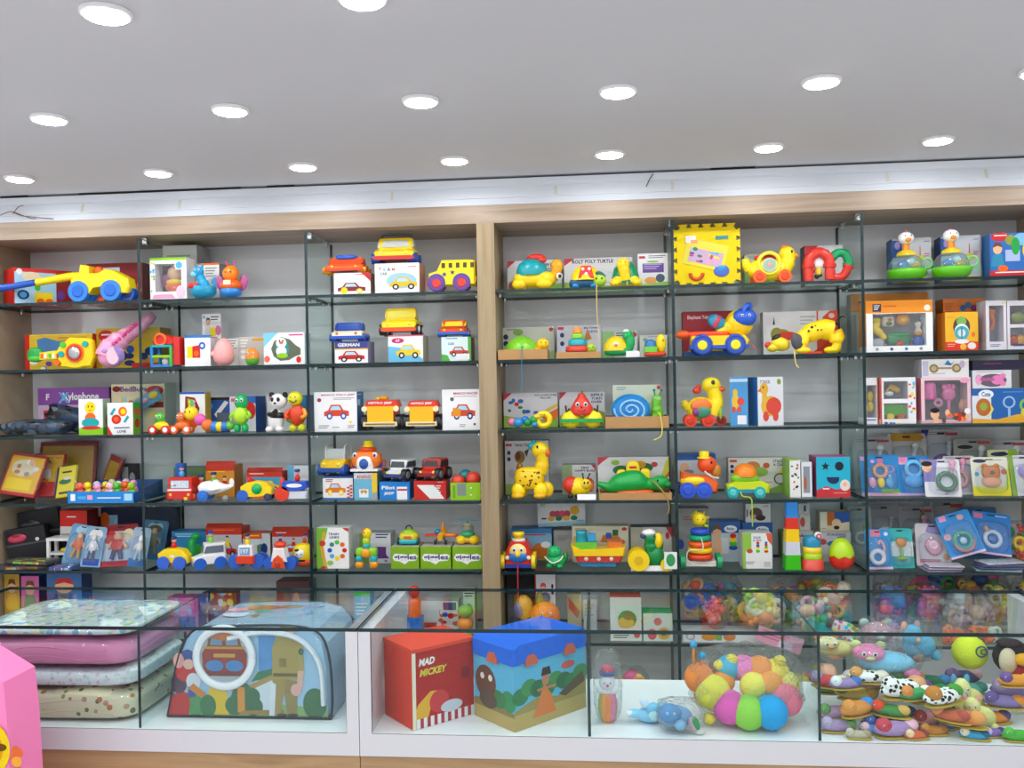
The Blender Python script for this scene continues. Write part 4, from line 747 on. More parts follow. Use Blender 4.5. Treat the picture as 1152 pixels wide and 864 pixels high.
N('toy_car','orange and white toy car with a smiling blue nose and yellow hat','toy car',3,414,.1,0,top(o))
el(0,13,17,10,'F07a1e',0,12,.7); P('body'); el(0,9,10,9.5,'f2f2f2',-6,9,.8); P('face_plate'); el(0,9,5.5,6,'2a56a8',-13,3.4); P('nose'); bx(-15,1,15,3.5,'f0f0f0',-14,10); P('bumper')
for q in (-1,1): el(q*11,18,3,3.2,'W',-8,2.4); P('eye'); el(q*11,18,1.5,1.8,'2a3f90',-10,1,n=8); P('pupil'); wh(q*14,7,6,5,5,'D85a1a','B') ; P('wheel')
el(1,24,10,4,'E0501e',0,9); P('roof'); la([(6,27),(6,28),(5,28.5),(4.5,33),(0,33.5)],'FBE012',2); P('hat')
def mini(lab,clab,x0,x1,c0,c1,yc,yt,face,pl,side,c,win,c2,low):
    carton_car(lab,clab,3,x0,x1,yc,c0,c1,yt,.05,28,face,pl,side,lambda:car(32,26,23,c,win,'1a1a1e','6a6a6e',roof=c2,kind='van',rr=.3,low=low),'toy car','toy_car',72)
mini('white and navy toy off-road car on a bright blue carton','bright blue carton with white lettering',427,461,435,468,542,518,'1f7fd0',[('r',.58,0,.92,.72,'eef0f2'),('r',.6,.5,.92,.6,'C03040'),('t','Pilot',.3,.68,.2,'W',.44),('t','JEEP',.32,.34,.18,'W',.34)],'1a6ab0','e6e8ea','3a4048','e4e6e8','2a3f80')
mini('red toy off-road car on a red and white carton','red carton with a slanted white panel',466,502,474,503,541,517,'C8281e',[('p',[.08,.78,.62,.78,.95,.04,.5,.04],'e8ecea'),('l',.68,.7,.16,5,.11,'W'),('l',.74,.92,.18,1,.06,'W')],'a8201a','C8281e','3a2a2c','C02a20','8a1a18')
o=C('open bright green carton bin holding rubber balls',3,507,541,543,.03,1,'8fc41e',[('r',.22,.25,.52,.95,'7f8a86'),('r',.08,.12,.16,.85,'6aa02a'),('e',.68,.3,.03,.05,'W'),('e',.68,.7,.03,.05,'W')],'7fb41a')
N('ball_bin_back','x','y',3,523,.1) if 0 else None
s=SCL[-1]
for x,y,z,r,c,l in ((516,.062,20,7.5,'D8402a','red rubber ball at the left of the green bin'),(524,.125,24,7.5,'17858a','teal rubber ball at the back of the green bin'),(533,.078,22,8.5,'E0442e','largest red rubber ball, at the right of the green bin'),(513,.115,15,5.5,'E8702a','orange rubber ball low at the left corner of the green bin')):
    SCL[-1]=s; el(0,r,r,r,c,0,r); 
    if r>7: 
        for a in range(4): el(r*.5*cos(a*1.57),r+r*.5*sin(a*1.57),r*.1,r*.1,'8a1a14' if c!='17858a' else '0f5a5e',-r*.72,r*.05,n=6)
    S('rubber_ball',l,'ball',3,x,y,0,SHZ[3]+ST+(z-r)*.0037,'balls in the green bin')
# --- fifth shelf
C('white and green carton with a ring of toy links',4,355,391,594,.05,22,'f0f0ee',[('p',[0,0,.34,0,.2,.5,.36,1,0,1],'7fb83a'),('p',[.24,0,.34,0,.26,.3,.2,.6,.3,.9,.2,.9,.1,.5],'E0a83a'),('t','TRAIN',.54,.85,.06,'3a3f70',.32),('t','LINKS',.56,.77,.06,'3a3f70',.3),('e',.18,.62,.1,.07,'C83a2a'),*[('e',.64+.23*cos(k*.785),.45+.2*sin(k*.785),.075,.055,['R','O','MG','2a8a7a','B','LB','Y','O'][k]) for k in range(8)],('p',[.8,1,1,1,1,.9],'C8342a'),('e',.2,.03,.09,.03,'C83a2a'),('e',.42,.14,.1,.06,'9ac84a')],'e0e0dc')
C('white and green carton with a purple toy shape behind the block giraffe',4,405,440,600,.16,24,'e4e2ea',[('r',0,0,.3,1,'7fa84a'),('p',[.5,.55,.85,.55,.85,.3,.95,.16,.45,.16,.55,.35],'6a3a8a'),('l',.52,.94,.42,2,.09,'3a3f70'),('e',.84,.08,.05,.04,'8a8a9a')],'c8c8cc')
N('block_giraffe','giraffe toy built of yellow, lime and orange snap blocks','toy',4,413,.06)
for q in (-1,1):
    el(q*8,4,4.5,4,'F29a1e',0,5,.6); P('foot'); el(q*8,11,4,4,'2ab4c4',0,4.5,.6); P('leg'); el(q*7,18,5,5,'8fce2e',0,5,.6); P('shoulder')
el(0,17,5,5,'F2a01e',-2,5,.6); P('chest'); el(0,24,4,4,'2ab0a8',0,4,.6); P('neck_block'); el(0,30,4,4,'B8d82e',0,4,.6); P('neck_block'); el(1,38,5,6,'FAD812',0,5); P('head'); eyes(1,40,1,-4.6,2,white=False); el(-3,39,2,5,'E8501e',1,3); P('mane')
cat=0
gl=[(440,472,'first bright green lettered carton, under the toy car with the teal base'),(473,508,'middle bright green lettered carton, under the orange toy plane'),(509,543,'last bright green lettered carton, touching the wooden post')]
GT=[]
for i,(a,b,l) in enumerate(gl):
    out=[('p',[.05,.5,.12,.36,.3,.34,.5,.2,.62,.34,.9,.38,.97,.6,.85,.68,.6,.64,.3,.68,.12,.68],'W'),('t','giggles',.51,.5,.3,'3a3478',.82)]
    o=C(l,4,a+.3,b-.5,615,.045,30,'7fae1e',out,'6f9a1e','b8b4ac',group='bright green lettered cartons'); GT.append(top(o))
N('toy_car','lime and teal rounded toy car with a black loop on top','toy car',4,461,.1,0,GT[0])
el(0,8,11,6,'E0C81e',0,9,.7); el(0,12,8.5,5,'9ac81e',0,8); P('body'); el(0,4,11.5,3.5,'2ab4c0',0,9.5,.6); P('base'); bx(-4,7.5,4,10,'D8601e',-9.5,-8); P('nose'); to(0,17,3.5,.7,'K',0); P('loop')
for q in (-1,1): cy((q*11,-4,4),(q*12.5,-4,4),4,'2a3a3a'); P('wheel')
N('toy_plane','orange toy plane with long red wings on the middle green carton','toy plane',4,497,.1,0,GT[1])
tb(curve([(0,-8,8),(0,-2,9),(2,6,12),(3,10,14)]),[3]*6+[4]*6+[2.5]*7,'E8B01e',10); P('body'); bx(-18,9,18,11,'D8442e',-3,3); el(10,10,8,2,'F0801e',0,3.4,.6); P('wing'); el(1,16,1.8,7,'F0901e',6,2); P('tail'); el(-4,14,3.5,3,'2a8ac0'); P('pilot')
for q in (-1,1): tb([(q*5,-4,0.8),(q*4,-2,8)],.9,'3a3a3a'); cy((q*6-1,-4,2.6),(q*6+1,-4,2.6),2.6,'K'); P('wheel')
N('toy_helicopter','yellow toy helicopter with a child pilot and teal rotor, beside the post','toy helicopter',4,527,.1,0,GT[2])
for q in (-1,1): el(q*7,5,6.5,5,'F8CE10',-1,7); P('float')
el(0,5,9,4,'E8a41e',0,6); P('body'); el(0,11,8,4,'2aa86a',0,6.5); P('cockpit'); el(0,18,3.4,3.6,'SK',0,3); P('pilot_head'); el(0,21,5,2.4,'E8b03a',0,4); P('pilot_hat'); el(0,17,7,7,'frost',0,6); P('canopy'); cy((0,0,23),(0,0,27),.8,'1f8aa0'); el(0,26.5,15,.7,'1f9ab4',0,2); P('rotor')
# --- sixth shelf
for x0,x1,yt,dep,c,pl,l in ((399,417,666,.1,'8ac0e0',[('r',0,.9,1,1,'MG'),('l',.1,.7,.8,4,.08,'W')],'pale blue carton behind the white counter joint'),
 (420,452,676,.12,'6aa8dc',[('r',.1,.2,.6,.8,'9ac8ea'),('r',.9,0,1,1,'B')],'wide sky blue carton on the sixth shelf, right of the counter joint'),
 (453,463,676,.1,'d8e0e4',[('r',0,.35,1,.42,'C03030'),('r',0,0,1,.3,'2a72c0')],'narrow white carton beside the red and orange stacked toy'),
 (472,516,676,.15,'e4e2e0',[('p',[0,.3,.4,1,.7,.3],'dfeaea'),('r',0,.1,.6,.28,'C03a2a'),('r',.62,.7,.95,.95,'4a5a88'),*pdots(10,.5,.1,1,.65,.08,.08,['R','O','B','W'],5)],'white and red carton with a blue square, sixth shelf'),
 (522,535,663,.1,'cfe0d0',[('l',.1,.9,.8,2,.06,'DGY'),('e',.5,.55,.3,.14,'6aa86a'),('e',.5,.25,.2,.1,'4a6ac0')],'tall slim green carton by the post on the sixth shelf')):
    C(l,5,x0,x1,yt,dep,20,c,pl,c)
N('stacking_toy','stacking toy of red ball, orange cone and blue cube on the sixth shelf','toy',5,467,.05)
bx(-9,0,9,24,'2a72c8',-7,7); P('cube'); la([(7,24),(7,40),(5,44),(0,45)],'F2701e'); P('cone'); el(0,51,6.5,7,'D83a2e'); P('ball')
N('roly_toy','small green and orange round toy half hidden behind the counter glass','toy',5,524,.05)
el(0,16,9,8,'F2901e',0,8); P('body'); el(0,30,9,7,'7fb83a',0,8); P('head'); el(0,4,8,4,'8aa83a',0,8); P('base')
# ================================================================ bay D (right of the post)
RC=('p',[0,.78,0,1,.16,1],'C03a48')
WCC='dcdcdf'
C('white carton with a red corner and green grass print behind the big turtle',0,571,632,293,.19,20,WCC,[RC,('p',[0,0,1,0,1,.3,.5,.12,0,.2],'8fbf5a'),('e',.1,.24,.08,.14,'B05a5a'),('t','W KIDS',.82,.86,.11,'2a2f50',.22),('l',.66,.72,.3,2,.07,'6a7a98')],'c4c4c8')
N('turtle_toy','large toy turtle with a speckled teal shell and a red cap','toy turtle',0,602,.07)
el(0,12,25,10,'F8CE10',0,15,.8); el(-17,6,8,6,'F8CE10',-10,6); el(11,6,9,6,'F8CE10',-11,6); P('body')
la([(17,16),(18,21),(15.5,29),(9,34),(0,35)],'0f9aa4',-3); P('shell'); R=random.Random(5)
for k in range(7): el(-14+k*4,22+5*sin(k*2),1,1,'bfe6e8',-14.5+abs(k-3)*1.3,.8,n=6)
P('shell_spots'); el(2,36,11,5,'D8362a',0,10); el(9,33,5,3.5,'D8362a',-6,5); P('cap')
tb(curve([(20,0,12),(24,-1,20),(25,-2,27)]),[6]*7+[6.5]*6,'F0A818'); el(25,27,7,7,'F0A818',-2,6.5); P('head'); el(28,14,3.6,4,'W',-9,2); el(28.6,14,2,2.2,'K',-10.8,1); P('eye')
for y in (-8,8): wh(-12,3,3,y,4,'D8981a'); P('wheel'); wh(14,3,3,y,4,'D8981a'); P('wheel')
C('wide white lettered carton behind the ladybird turtle',0,635,712,290,.2,20,WCC,[RC,('t','ROLY POLY TURTLE',.42,.9,.11,'2a2f50',.6),('p',[0,0,1,0,1,.12,0,.3],'9ac05a'),('p',[.6,.6,1,.2,1,.5],'c4d8e4')],'c4c4c8')
N('turtle_toy','toy ladybird turtle with a yellow shell, red spotted patch and green head','toy turtle',0,659,.07)
SCL[-1]*=.9
el(-1,7,20,7,'1f5f8a',0,14,.7); el(-12,3,5,3,'2a8fd0',-10,4); el(10,3,5,3,'2a8fd0',-10,4); P('body')
la([(18.5,10),(18,16),(14,24),(7,29),(0,30)],'FAD812',0); P('shell'); pr([(-9,12),(11,12),(7,27),(-5,27)],'D8362a',-17.5,-13,.6); P('shell_patch')
for x,z in ((-3,23),(5,23),(1,17)): el(x,z,2,2,'W',-17.6,.6,n=8); P('spot')
el(17,9,9,8,'A8cf2e',-9,7); tb(curve([(9,-9,14),(17,-10,18),(24,-9,13)]),2.6,'1f5f6a'); P('head'); 
for q in (-1,1): el(17+q*3.2,11,1,1.4,'K',-15.6,.8,n=8); P('eye')
cord([(14,-16,4),(14,-28,3),(13.6,-34,0),(13.4,-36,-12),(13.4,-36,-30),(14.4,-36,-55),(15,-36,-64),(19,-36,-72)],'D8b868',.55)
N('turtle_toy','green shelled toy turtle facing forward with an upright yellow head','toy turtle',0,704,.075)
la([(15,3),(15.5,12),(13,22),(7,29),(0,31)],'128a5a'); P('shell'); el(0,8,15,7,'F8CE10',-6,9,.8); tb(curve([(0,-12,8),(-2,-14,18),(-3,-14,25)]),[6]*6+[6.5]*7,'F8CE10'); el(-3,25,7.5,7.5,'F8CE10',-14,7); P('head'); eyes(-3,27,1.1,-21,2.6,white=False)
for q in (-1,1): el(q*12,5,6,5,'F8CE10',-10,7); P('foot')
tb([(1,-16,6),(1.2,-20,1)],.6,'D8b868'); P('pull_cord')
C('small white carton with a purple stripe block at the end of the shelf',0,720,754,285,.14,22,'e8e6ea',[('t','ABC TOYS',.6,.9,.05,'5a5a78',.6) if 0 else ('l',.36,.92,.56,2,.05,'6a6a88'),('r',.05,.86,.25,.93,'C04050'),('r',.16,.46,.86,.72,'6a4a98'),('l',.2,.68,.6,3,.06,'b8a8d0'),('p',[0,0,1,0,1,.2,0,.14],'8fc05a'),('e',.42,.24,.2,.1,'E0a050'),('e',.74,.3,.15,.12,'4a5a68'),('e',.12,.22,.1,.08,'e8e0d0'),('e',.5,.77,.2,.03,'8fc05a')],'c8c6cc')
# --- second shelf
def cardtray(lab,row,x,dep,w,h,d,pxy=None):
    N('cardboard_tray',lab,'tray',row,x,dep)
    bx(-w/2,0,w/2,.8,'kraft',-d/2,d/2); bx(-w/2,.8,w/2,h,'kraft',-d/2,-d/2+.8); bx(-w/2,.8,w/2,h,'kraft',d/2-.8,d/2); bx(-w/2,.8,-w/2+.8,h,'kraft',-d/2+.8,d/2-.8); bx(w/2-.8,.8,w/2,h,'kraft',-d/2+.8,d/2-.8)
    P('tray_body'); return CUR[-1].location.z+.9*SCL[-1]
C('white and green carton behind the lime turtle in a cardboard tray',1,566,624,368,.26,16,'d8dccf',[('p',[.4,0,1,0,1,.3],'a8c890'),('e',.94,.92,.04,.06,'C83a48'),('e',.06,.72,.05,.08,'2a3050'),('e',.06,.52,.05,.08,'2a3050'),('e',.3,.85,.1,.1,'8ab85a'),('l',.08,.92,.2,1,.06,'8a8a8a')],'c0c4b8')
zt=cardtray('long brown cardboard tray under the lime turtle',1,590,.09,54,11,48)
N('turtle_toy','lime green toy turtle with a yellow head in a long cardboard tray','toy turtle',1,590,.09,0,zt,py=400)
el(0,9,22,7,'E8a41e',0,13,.8); P('body'); la([(20,9),(18.5,15),(13,21),(6,25),(0,26)],'7ecb2e',-3); P('shell'); el(-3,10,21,2.5,'FAD812',0,15,.8); P('shell_rim'); tb([(-3,-14,16),(-2.5,-11,22)],.5,'2a4a1e'); P('seam'); el(21,16,7,7,'F8CE10',-3,6.5); tb([(12,-2,8),(18,-3,13)],4,'F8CE10'); P('head'); eyes(22,18,1.1,-9,2.4,white=False)
cord([(0,-16,12),(-1,-24,13),(-1,-28,0),(-1,-28,-20),(-2,-28,-36)],'2a8aa4',.45)
C('white carton with blue lettering behind the stacking turtle',1,627,676,366,.2,24,'d6d6e2',[('r',.02,.88,.16,.96,'C03a48'),('t','BIG TOWER',.8,.92,.06,'2a3f80',.36),('t','TURTLE',.82,.81,.07,'2a3f80',.24),('e',.12,.72,.05,.07,'2a3f70'),('e',.12,.47,.05,.07,'2a3f70'),('p',[.6,.5,.7,.9,.8,.6],'C88a3a')],'b8a070')
zt=cardtray('shorter brown cardboard tray under the stacking turtle',1,651,.06,49,7,34)
N('stacking_turtle','stacking toy turtle of red, teal and yellow tiers in a short tray','toy turtle',1,650,.06,0,zt,py=400)
el(0,4,13,4,'C8cc2a',0,12,.7); P('base'); la([(13.5,7),(14,9),(13,13),(0,14)],'D8402e'); P('red_tier'); el(0,12,12.6,2,'E05a3a',0,12.6,.8); P('tier_rim'); la([(10.5,14),(10.8,19),(9,21),(0,22)],'1aa4b0'); P('teal_tier'); la([(7,22),(7.2,25),(6,27),(0,28)],'8ccb2e'); P('lime_tier'); la([(5.5,28),(5,31),(3,34),(0,35)],'E8902a'); P('top_tier'); el(15,10,6,6,'A8c82e',-4,5); P('head'); eyes(15,11.5,1,-8.6,2.2,white=False)
C('pale green and white carton behind the yellow shelled turtle',1,678,717,373,.19,22,'d8dcd4',[('r',0,0,.35,1,'8fb87a'),('l',.4,.92,.25,2,.08,'2a2f40'),('e',.9,.88,.1,.1,'C83a48')],'c0c4b8')
N('turtle_toy','toy turtle with a yellow shell and a tall green head','toy turtle',1,697,.075)
el(-2,7,15,5,'15a050',0,12,.7); P('body'); la([(14,8),(13,15),(9,21),(4,24),(0,25)],'EFCB1e',-4); P('shell'); el(-4,14,3.4,3.4,'W',-12,1.5); el(-4,14,2,2,'E08a2a',-13.4,1); P('shell_badge')
tb(curve([(9,-2,6),(12,-3,16),(11,-3,24)]),[5]*6+[5.5]*7,'18a85a'); el(10,25,6.5,6,'18a85a',-3,6); P('head'); el(8,30,4,2,'W',-3,4); P('head_patch'); eyes(11,27,1,-8.6,2.2,white=False)
bx(7,0.2,22,7,'e8e8ea*',-15,-13); P('price_strip','white paper strip at the feet')
C('small pale carton behind the yellow and blue stacked toy',1,720,751,377,.19,22,'d4d6cc',[('e',.2,.8,.08,.08,'GY'),('l',.3,.92,.5,1,.06,'GY')],'c0c0b8')
N('stacking_toy','small toy with a blue and green block, a yellow moon and red base','toy',1,737,.075)
el(0,3,13,3,'D8402a',0,9,.7); P('base'); bx(-12,5.5,2,12,'6fc83a',-7,7); P('green_block'); la([(7,12),(6,18),(3,20),(0,20)],'1f6fb0',-5); P('blue_dome'); el(7,15,6,11,'FAD812',0,6); el(9,19,1,1.5,'E07a2a',-5.6,1,n=8); P('moon')
# --- third shelf
C('white carton with floating coloured shapes behind the bendy caterpillar',2,567,628,442,.19,20,'d4d4da',[RC,('t','PULL ALONG CATER',.78,.93,.05,'3a3f60',.4),('t','PILLAR',.78,.85,.05,'3a3f60',.2),('p',[0,0,1,0,1,.3,.6,.2,0,.35],'8fbf4a'),('p',[.45,.15,1,.6,1,.7,.5,.28],'E0c03a'),('p',[.8,.1,1,.3,1,.55,.7,.3],'E0702a'),*pdots(9,.06,.4,.6,.8,.05,.06,['2a6ab0','R','O','3a7a4a','B'],8)],'bcbcc0')
N('bendy_caterpillar','curled soft caterpillar of pink, blue, green and yellow links','toy',2,597,.06)
for x,z,r,c in ((-21,7,5,'E07a9a'),(-14,6,6,'2f8fd0'),(-6,9,5,'1f6fc0'),(-3,6,5,'17954a'),(4,9,5,'2fa04a'),(5,4,4,'3a8fd0')): el(x,z,r,r*.9,c,-1+2*sin(x)); P('link')
to(15,9,7,3.2,'FAD812',-2); el(8,13,4,3,'F2cf3a',-5); P('yellow_ring'); eyes(14,15,.9,-5.6,2,white=False)
C('white red cornered carton behind the apple faced toy',2,630,681,441,.19,22,'d4d4da',[RC,('t','APPLE',.82,.91,.075,'2a3f70',.28),('t','TURN',.82,.81,.075,'2a3f70',.24),('t','OVER',.82,.71,.075,'2a3f70',.24),('p',[0,0,1,0,1,.4,.8,.5,.2,.5,0,.3],'8fa85a')],'bcbcc0')
N('apple_toy','red apple faced toy rolling on two yellow ball wheels','toy',2,655,.07,py=487)
tb(curve([(0,0,15),(0,0,24),(0,0,34),(0,0,40)]),[12,12.5,13,13,13,12.5,12,11,10,9,8,7,6,5,4.5,4,3.5,2.5,1.5],'D83a2a',16); P('apple'); eyes(0,27,2.4,-11,4.5); el(0,24,1.3,1.3,'8a1a14',-12.6,1,n=8); tb(curve([(-4,-12,21),(0,-12.6,19.4),(4,-12,21)]),.6,'5a0f0c'); P('mouth'); tb([(0,0,39),(1,0,42)],.7,'DG'); P('stem')
for q in (-1,1): el(q*12,10,11.4,10,'FBE012',-2,8); el(q*12,9,11.7,2.6,'17a04a',-2,8.3,.7); P('ball_wheel')
bx(-24,7,24,11,'17a04a',-11.5,-9); P('green_bar'); 
for q in (-1,1): tb(curve([(q*14,0,22),(q*17,-4,19),(q*18,-5,26)]),1,'3a3a2a'); P('arm')
zt=cardtray('brown cardboard tray under the blue snail',2,716,.085,70,13,46)
C('pale green carton behind the blue spiral snail, standing in the tray',2,690,744,433,.115,10,'cdd6c0',[('p',[0,0,1,0,1,.3,0,.2],'b8c89a'),('e',.96,.93,.04,.05,'C83a48'),('l',.08,.93,.2,2,.05,'8a98a8'),('e',.93,.7,.03,.05,'K')],'b0baa4',z=zt,py=480)
N('snail_toy','blue toy snail with a spiral shell and green body','toy snail',2,717,.065,0,zt,py=480)
pr(ell2(-7,19,22,18,32),'1f86d0',-8,8,3); P('shell'); pts=[]
for k in range(46):
    a=k*.36; r=19-k*.4; pts.append((-7+r*cos(a+3),-8.4,19+r*.8*sin(a+3)))
tb(pts,1.4,'8fcaf0',6); P('spiral'); 
tb(curve([(6,0,6),(20,0,8),(24,0,15),(22,-1,22),(23,-1,29)]),[4]*6+[7]*6+[6.5]*6+[5]*7,'6fc42e',10); el(23,30,6,5.5,'7acb34',-1,5); P('body'); eyes(23,31,1.2,-5.8,2.4); 
for q in (-1,1): tb([(23+q*2,-1,34),(24+q*4,-1,40)],.9,'3a9a2a'); el(24+q*4,41,1.6,1.6,'2a7a9a',-1); P('antenna')
bx(22,3,31,12,'2a8a4a*',2,4); P('leaf_print')
cord([(20,-8,14),(23,-18,16),(25,-26,12),(26,-28,-8),(17,-29,-14)],'E8D84a',.6)
# --- fourth shelf
C('tall grey white carton with lettering behind the spotted giraffe',3,569,618,496,.2,24,'c6c6cc',[('r',.02,.9,.16,.95,'C03a48'),('t','WHO THE GIRAFFE',.55,.92,.055,'2a2a3a',.64),('e',.09,.78,.04,.04,'2a3050'),('e',.09,.66,.04,.04,'2a3050'),('e',.34,.7,.12,.12,'8a6a2a'),('e',.3,.72,.06,.08,'6a2a1a'),('p',[.44,.8,.56,.86,.5,.7],'2a4a3a'),('e',.14,.4,.08,.08,'b0b0b4'),('r',0,0,.2,.2,'8fb05a')],'a8a8ae')
N('giraffe_toy','yellow toy giraffe with brown spots and a teal tuft','toy giraffe',3,599,.085)
el(-3,22,17,13,'F8CE10',0,11,.7); tb(curve([(9,0,28),(12,0,40),(11,-1,52)]),[8]*6+[7]*7,'F8CE10',12); P('body'); el(10,54,10,9,'FAD812',-1,8); el(17,51,5,5.5,'D8722a',-2,5); P('head'); el(7,58,1.2,1.8,'K',-9,1,n=8); P('eye'); el(0,58,4,4,'1fa4b4',0,3); el(3,62,3,3,'1fa4b4'); P('tuft')
el(-14,34,4,5,'8a5a1e',4,3); el(-17,24,3,5,'7a4a1a',4,3); P('tail'); R=random.Random(4)
for k in range(22):
    a,b=R.uniform(-14,10),R.uniform(13,32); q=min(1,(abs(a+3)/17)**2.6+(abs(b-22)/13)**2.6); el(a,b,1.2,1.1,'6a3a12',-11*(1-q)**.35+.2,.7,n=6)
P('spots')
for x,y in ((-15,-6),(10,-7),(-12,7),(16,5)): el(x,9,8,9,'FAD812',y,6); el(x-1,3.5,7,3.5,'E8B01a',y-3,6); P('leg')
C('green and white ladybird toy carton behind the small ladybird',3,633,671,523,.2,20,'d4d4d8',[('r',0,0,.3,1,'8fa87a'),('t','TINY',.68,.9,.08,'2a3050',.26),('t','HAPPY BUGS',.68,.8,.07,'2a3050',.6),('p',[.86,1,1,1,1,.8],'C03a48'),('e',.78,.36,.16,.2,'C05a3a')],'b0b0b4')
N('ladybird_toy','small yellow ladybird toy with red wings, fourth shelf','toy',3,650,.085)
el(2,12,13,11,'FAD812',0,9); P('body'); el(-7,14,10,10,'D83a2a',2,9.5); P('wing'); el(9,16,6,6,'F2cc2a',-6,5); P('head'); el(8,18,1,1.6,'K',-11,.8,n=8); el(12,18,1,1.6,'K',-10.6,.8,n=8); P('eye')
for k in range(3): el(-8+8*k,2.6,3,2.6,'K',-6,3); P('foot')
for q in (-1,1): tb([(9+q*2,-4,21),(10+q*4,-4,27)],.7,'K'); el(10+q*4,27,1.3,1.3,'2a6a4a',-4); P('antenna')
el(15,12,3.5,6,'D8702a',3,3); P('wing_tip')
bx(-10.5,0,10.5,6.5,'efefef*',-.4,.4); S('price_strip','white paper price strip on the glass shelf edge below the ladybird','label',3,660,.012,rx=-12,z=SHZ[3]+.0065)
zt=cardtray('shallow brown cardboard tray under the green dinosaur',3,714,.07,80,8,40)
C('wide white carton with a red corner behind the green dinosaur',3,673,753,514,.15,14,'d6d6d8',[RC,('e',.8,.8,.045,.07,'C83a48'),('e',.25,.86,.06,.07,'8ab84a'),('p',[0,0,1,0,1,.2,0,.12],'a8c070'),('p',[.86,.3,1,.6,1,1,.96,.9],'C8c83a'),('p',[.88,.3,1,.5,1,.62],'D8602a'),('e',.33,.66,.12,.12,'2a6a3a'),('e',.66,.72,.12,.12,'2a6a3a'),('e',.6,.8,.08,.1,'D8a02a')],'bcbcbe',rz=0)
N('dinosaur_toy','long green toy dinosaur with yellow back plates and orange belly','toy dinosaur',3,713,.06,0,zt,py=562)
tb(curve([(-40,0,15),(-28,0,11),(-16,0,14),(0,-1,17),(14,0,14),(26,-2,14),(35,-4,17)]),[2.5,3,3.5,4,4.5,5,6,7,8,9,10,11,12,12.6,13,13.2,13.4,13.4,13.4,13.4,13,12,11,10,9,8,7,7,7,7,7.5,8,8.5,8.5,8,7,5],'17a848',14); P('body'); el(30,16,11,8,'17a848',-4,8); el(38,14,5,4,'129040',-6,5); P('head'); el(27,19,1.2,1.5,'K',-11.6,1,n=8); P('eye')
el(2,5,22,4,'E8641e',-2,11,.8); P('belly'); 
for x,z,r,h in ((-13,24,6,7),(0,30,8,11),(14,25,6,7)): el(x,z,r,h,'FAD812',0,2.4,.8); P('back_plate')
bx(-4,32,4,34.5,'C83a2a*',-2.9,-2.5); P('label'); cord([(20,-13,20),(26,-23,15),(34,-29,5),(38,-29,-8),(36,-29,-17)],'A88a4a',.7)
# --- fifth shelf
C('blue carton with red lettering behind the smiling engine',4,575,621,596,.2,24,'7fb0d0',[('r',0,.86,1,1,'3a78b0'),('l',.2,.8,.66,1,.08,'C83a48'),('p',[0,0,1,0,1,.4,.4,.3,0,.45],'8a9a5a'),('e',.7,.3,.2,.25,'C8702a'),('e',.85,.5,.12,.1,'W')],'3a6a9a')
zc=TOP['toy_carton.%03d'%0] if 0 else 0
N('engine_toy','red toy train engine with a smiling blue face and yellow wheels','toy train',4,584,.075)
pr([(-15,4),(15,4),(13,22),(9,30),(-9,30),(-13,22)],'D8301c',-12,16,2); P('body'); bx(-16,2,16,6,'2a3f98',-14,14); P('base'); el(0,20,10,9,'F4dc90',-11,4); P('face'); el(0,14,11,7,'2a78c8',-11.5,4.2); P('jaw'); el(0,17,3,3,'F2cc3a',-15.6,2.4); P('nose'); eyes(0,22,2.2,-14.4,4)
el(0,31,8,3,'W',0,8); la([(5,33),(5,35),(6.5,36),(6.5,40),(0,40)],'FAD812',0,-2); P('chimney')
for q in (-1,1):
    for y in (-9,9): wh(0,0,.1,0,.1) if 0 else cy((q*15,y,8),(q*19,y,8),8,'E8CC1e'); P('wheel')
    el(q*12,13,2.5,2.5,'F0e0c0',-13,2); P('lamp')
b_.v.clear() if 0 else None
cord([(0,-15,5),(0.5,-24,1),(0.5,-25,-8),(0.5,-25,-20),(1,-25,-34)],'C8324a',.6)
N('turtle_toy','small bright green toy turtle with a white cord round its neck','toy turtle',4,626,.08,-15)
el(0,8,11,8,'17b060',0,9); P('body'); el(-1,18,8,7,'17b868',-3,7); P('head'); eyes(-1,20,1.1,-9.4,3,white=False); tb(curve([(-12,-4,12),(-6,-9,9),(0,-11,7),(7,-8,10),(9,-3,14)]),.8,'e8e4da'); P('neck_cord'); el(10,12,3,6,'3a9a4a',4,4); P('shell')
for q in (-1,1): el(q*6,3,4,3,'12a050',-6,5); P('foot')
C('cream carton with a toy boat print behind the toy boat',4,644,707,591,.21,20,'cfcfb8',[('e',.93,.92,.045,.05,'C83a48'),('e',.08,.66,.06,.08,'D8a83a'),('p',[.5,.55,.92,.55,.8,.76,.55,.76],'C87a3a'),('r',.6,.66,.7,.82,'2a5ab0'),('r',.72,.74,.82,.9,'2a6a4a'),('l',.05,.92,.2,1,.04,'C04a4a'),('e',.88,.56,.06,.07,'C86a3a')],'b4b49c')
N('boat_toy','toy boat with a yellow deck, red hull, blue keel and block cargo','toy boat',4,674,.075)
pr([(-22,3),(20,3),(22,9),(-24,9)],'2a86b8',-9,9,2); P('keel'); pr([(-24,8),(24,8),(28,16),(-27,16)],'C83a2a',-11,11,2); P('hull'); pr([(-28,15),(28,15),(30,25),(20,24),(-20,22),(-31,28)],'F8CE10',-12,12,2); P('deck'); bx(-26,22,-2,30,'6fc03a',-9,5); P('lime_block'); la([(7,30),(6,38),(7,42),(0,42)],'1f9aa8',-19); P('funnel'); pr([(-12,30),(-3,30),(-3,39),(-12,39)],'3aa0d8',-5,5,1); P('blue_block')
for x in (-14,0,14): el(x,12,2.4,2.4,'e8c8b8',-11.4,.8,n=10); P('porthole')
bx(10,24,26,30,'E0762a',-7,7); P('stern_block')
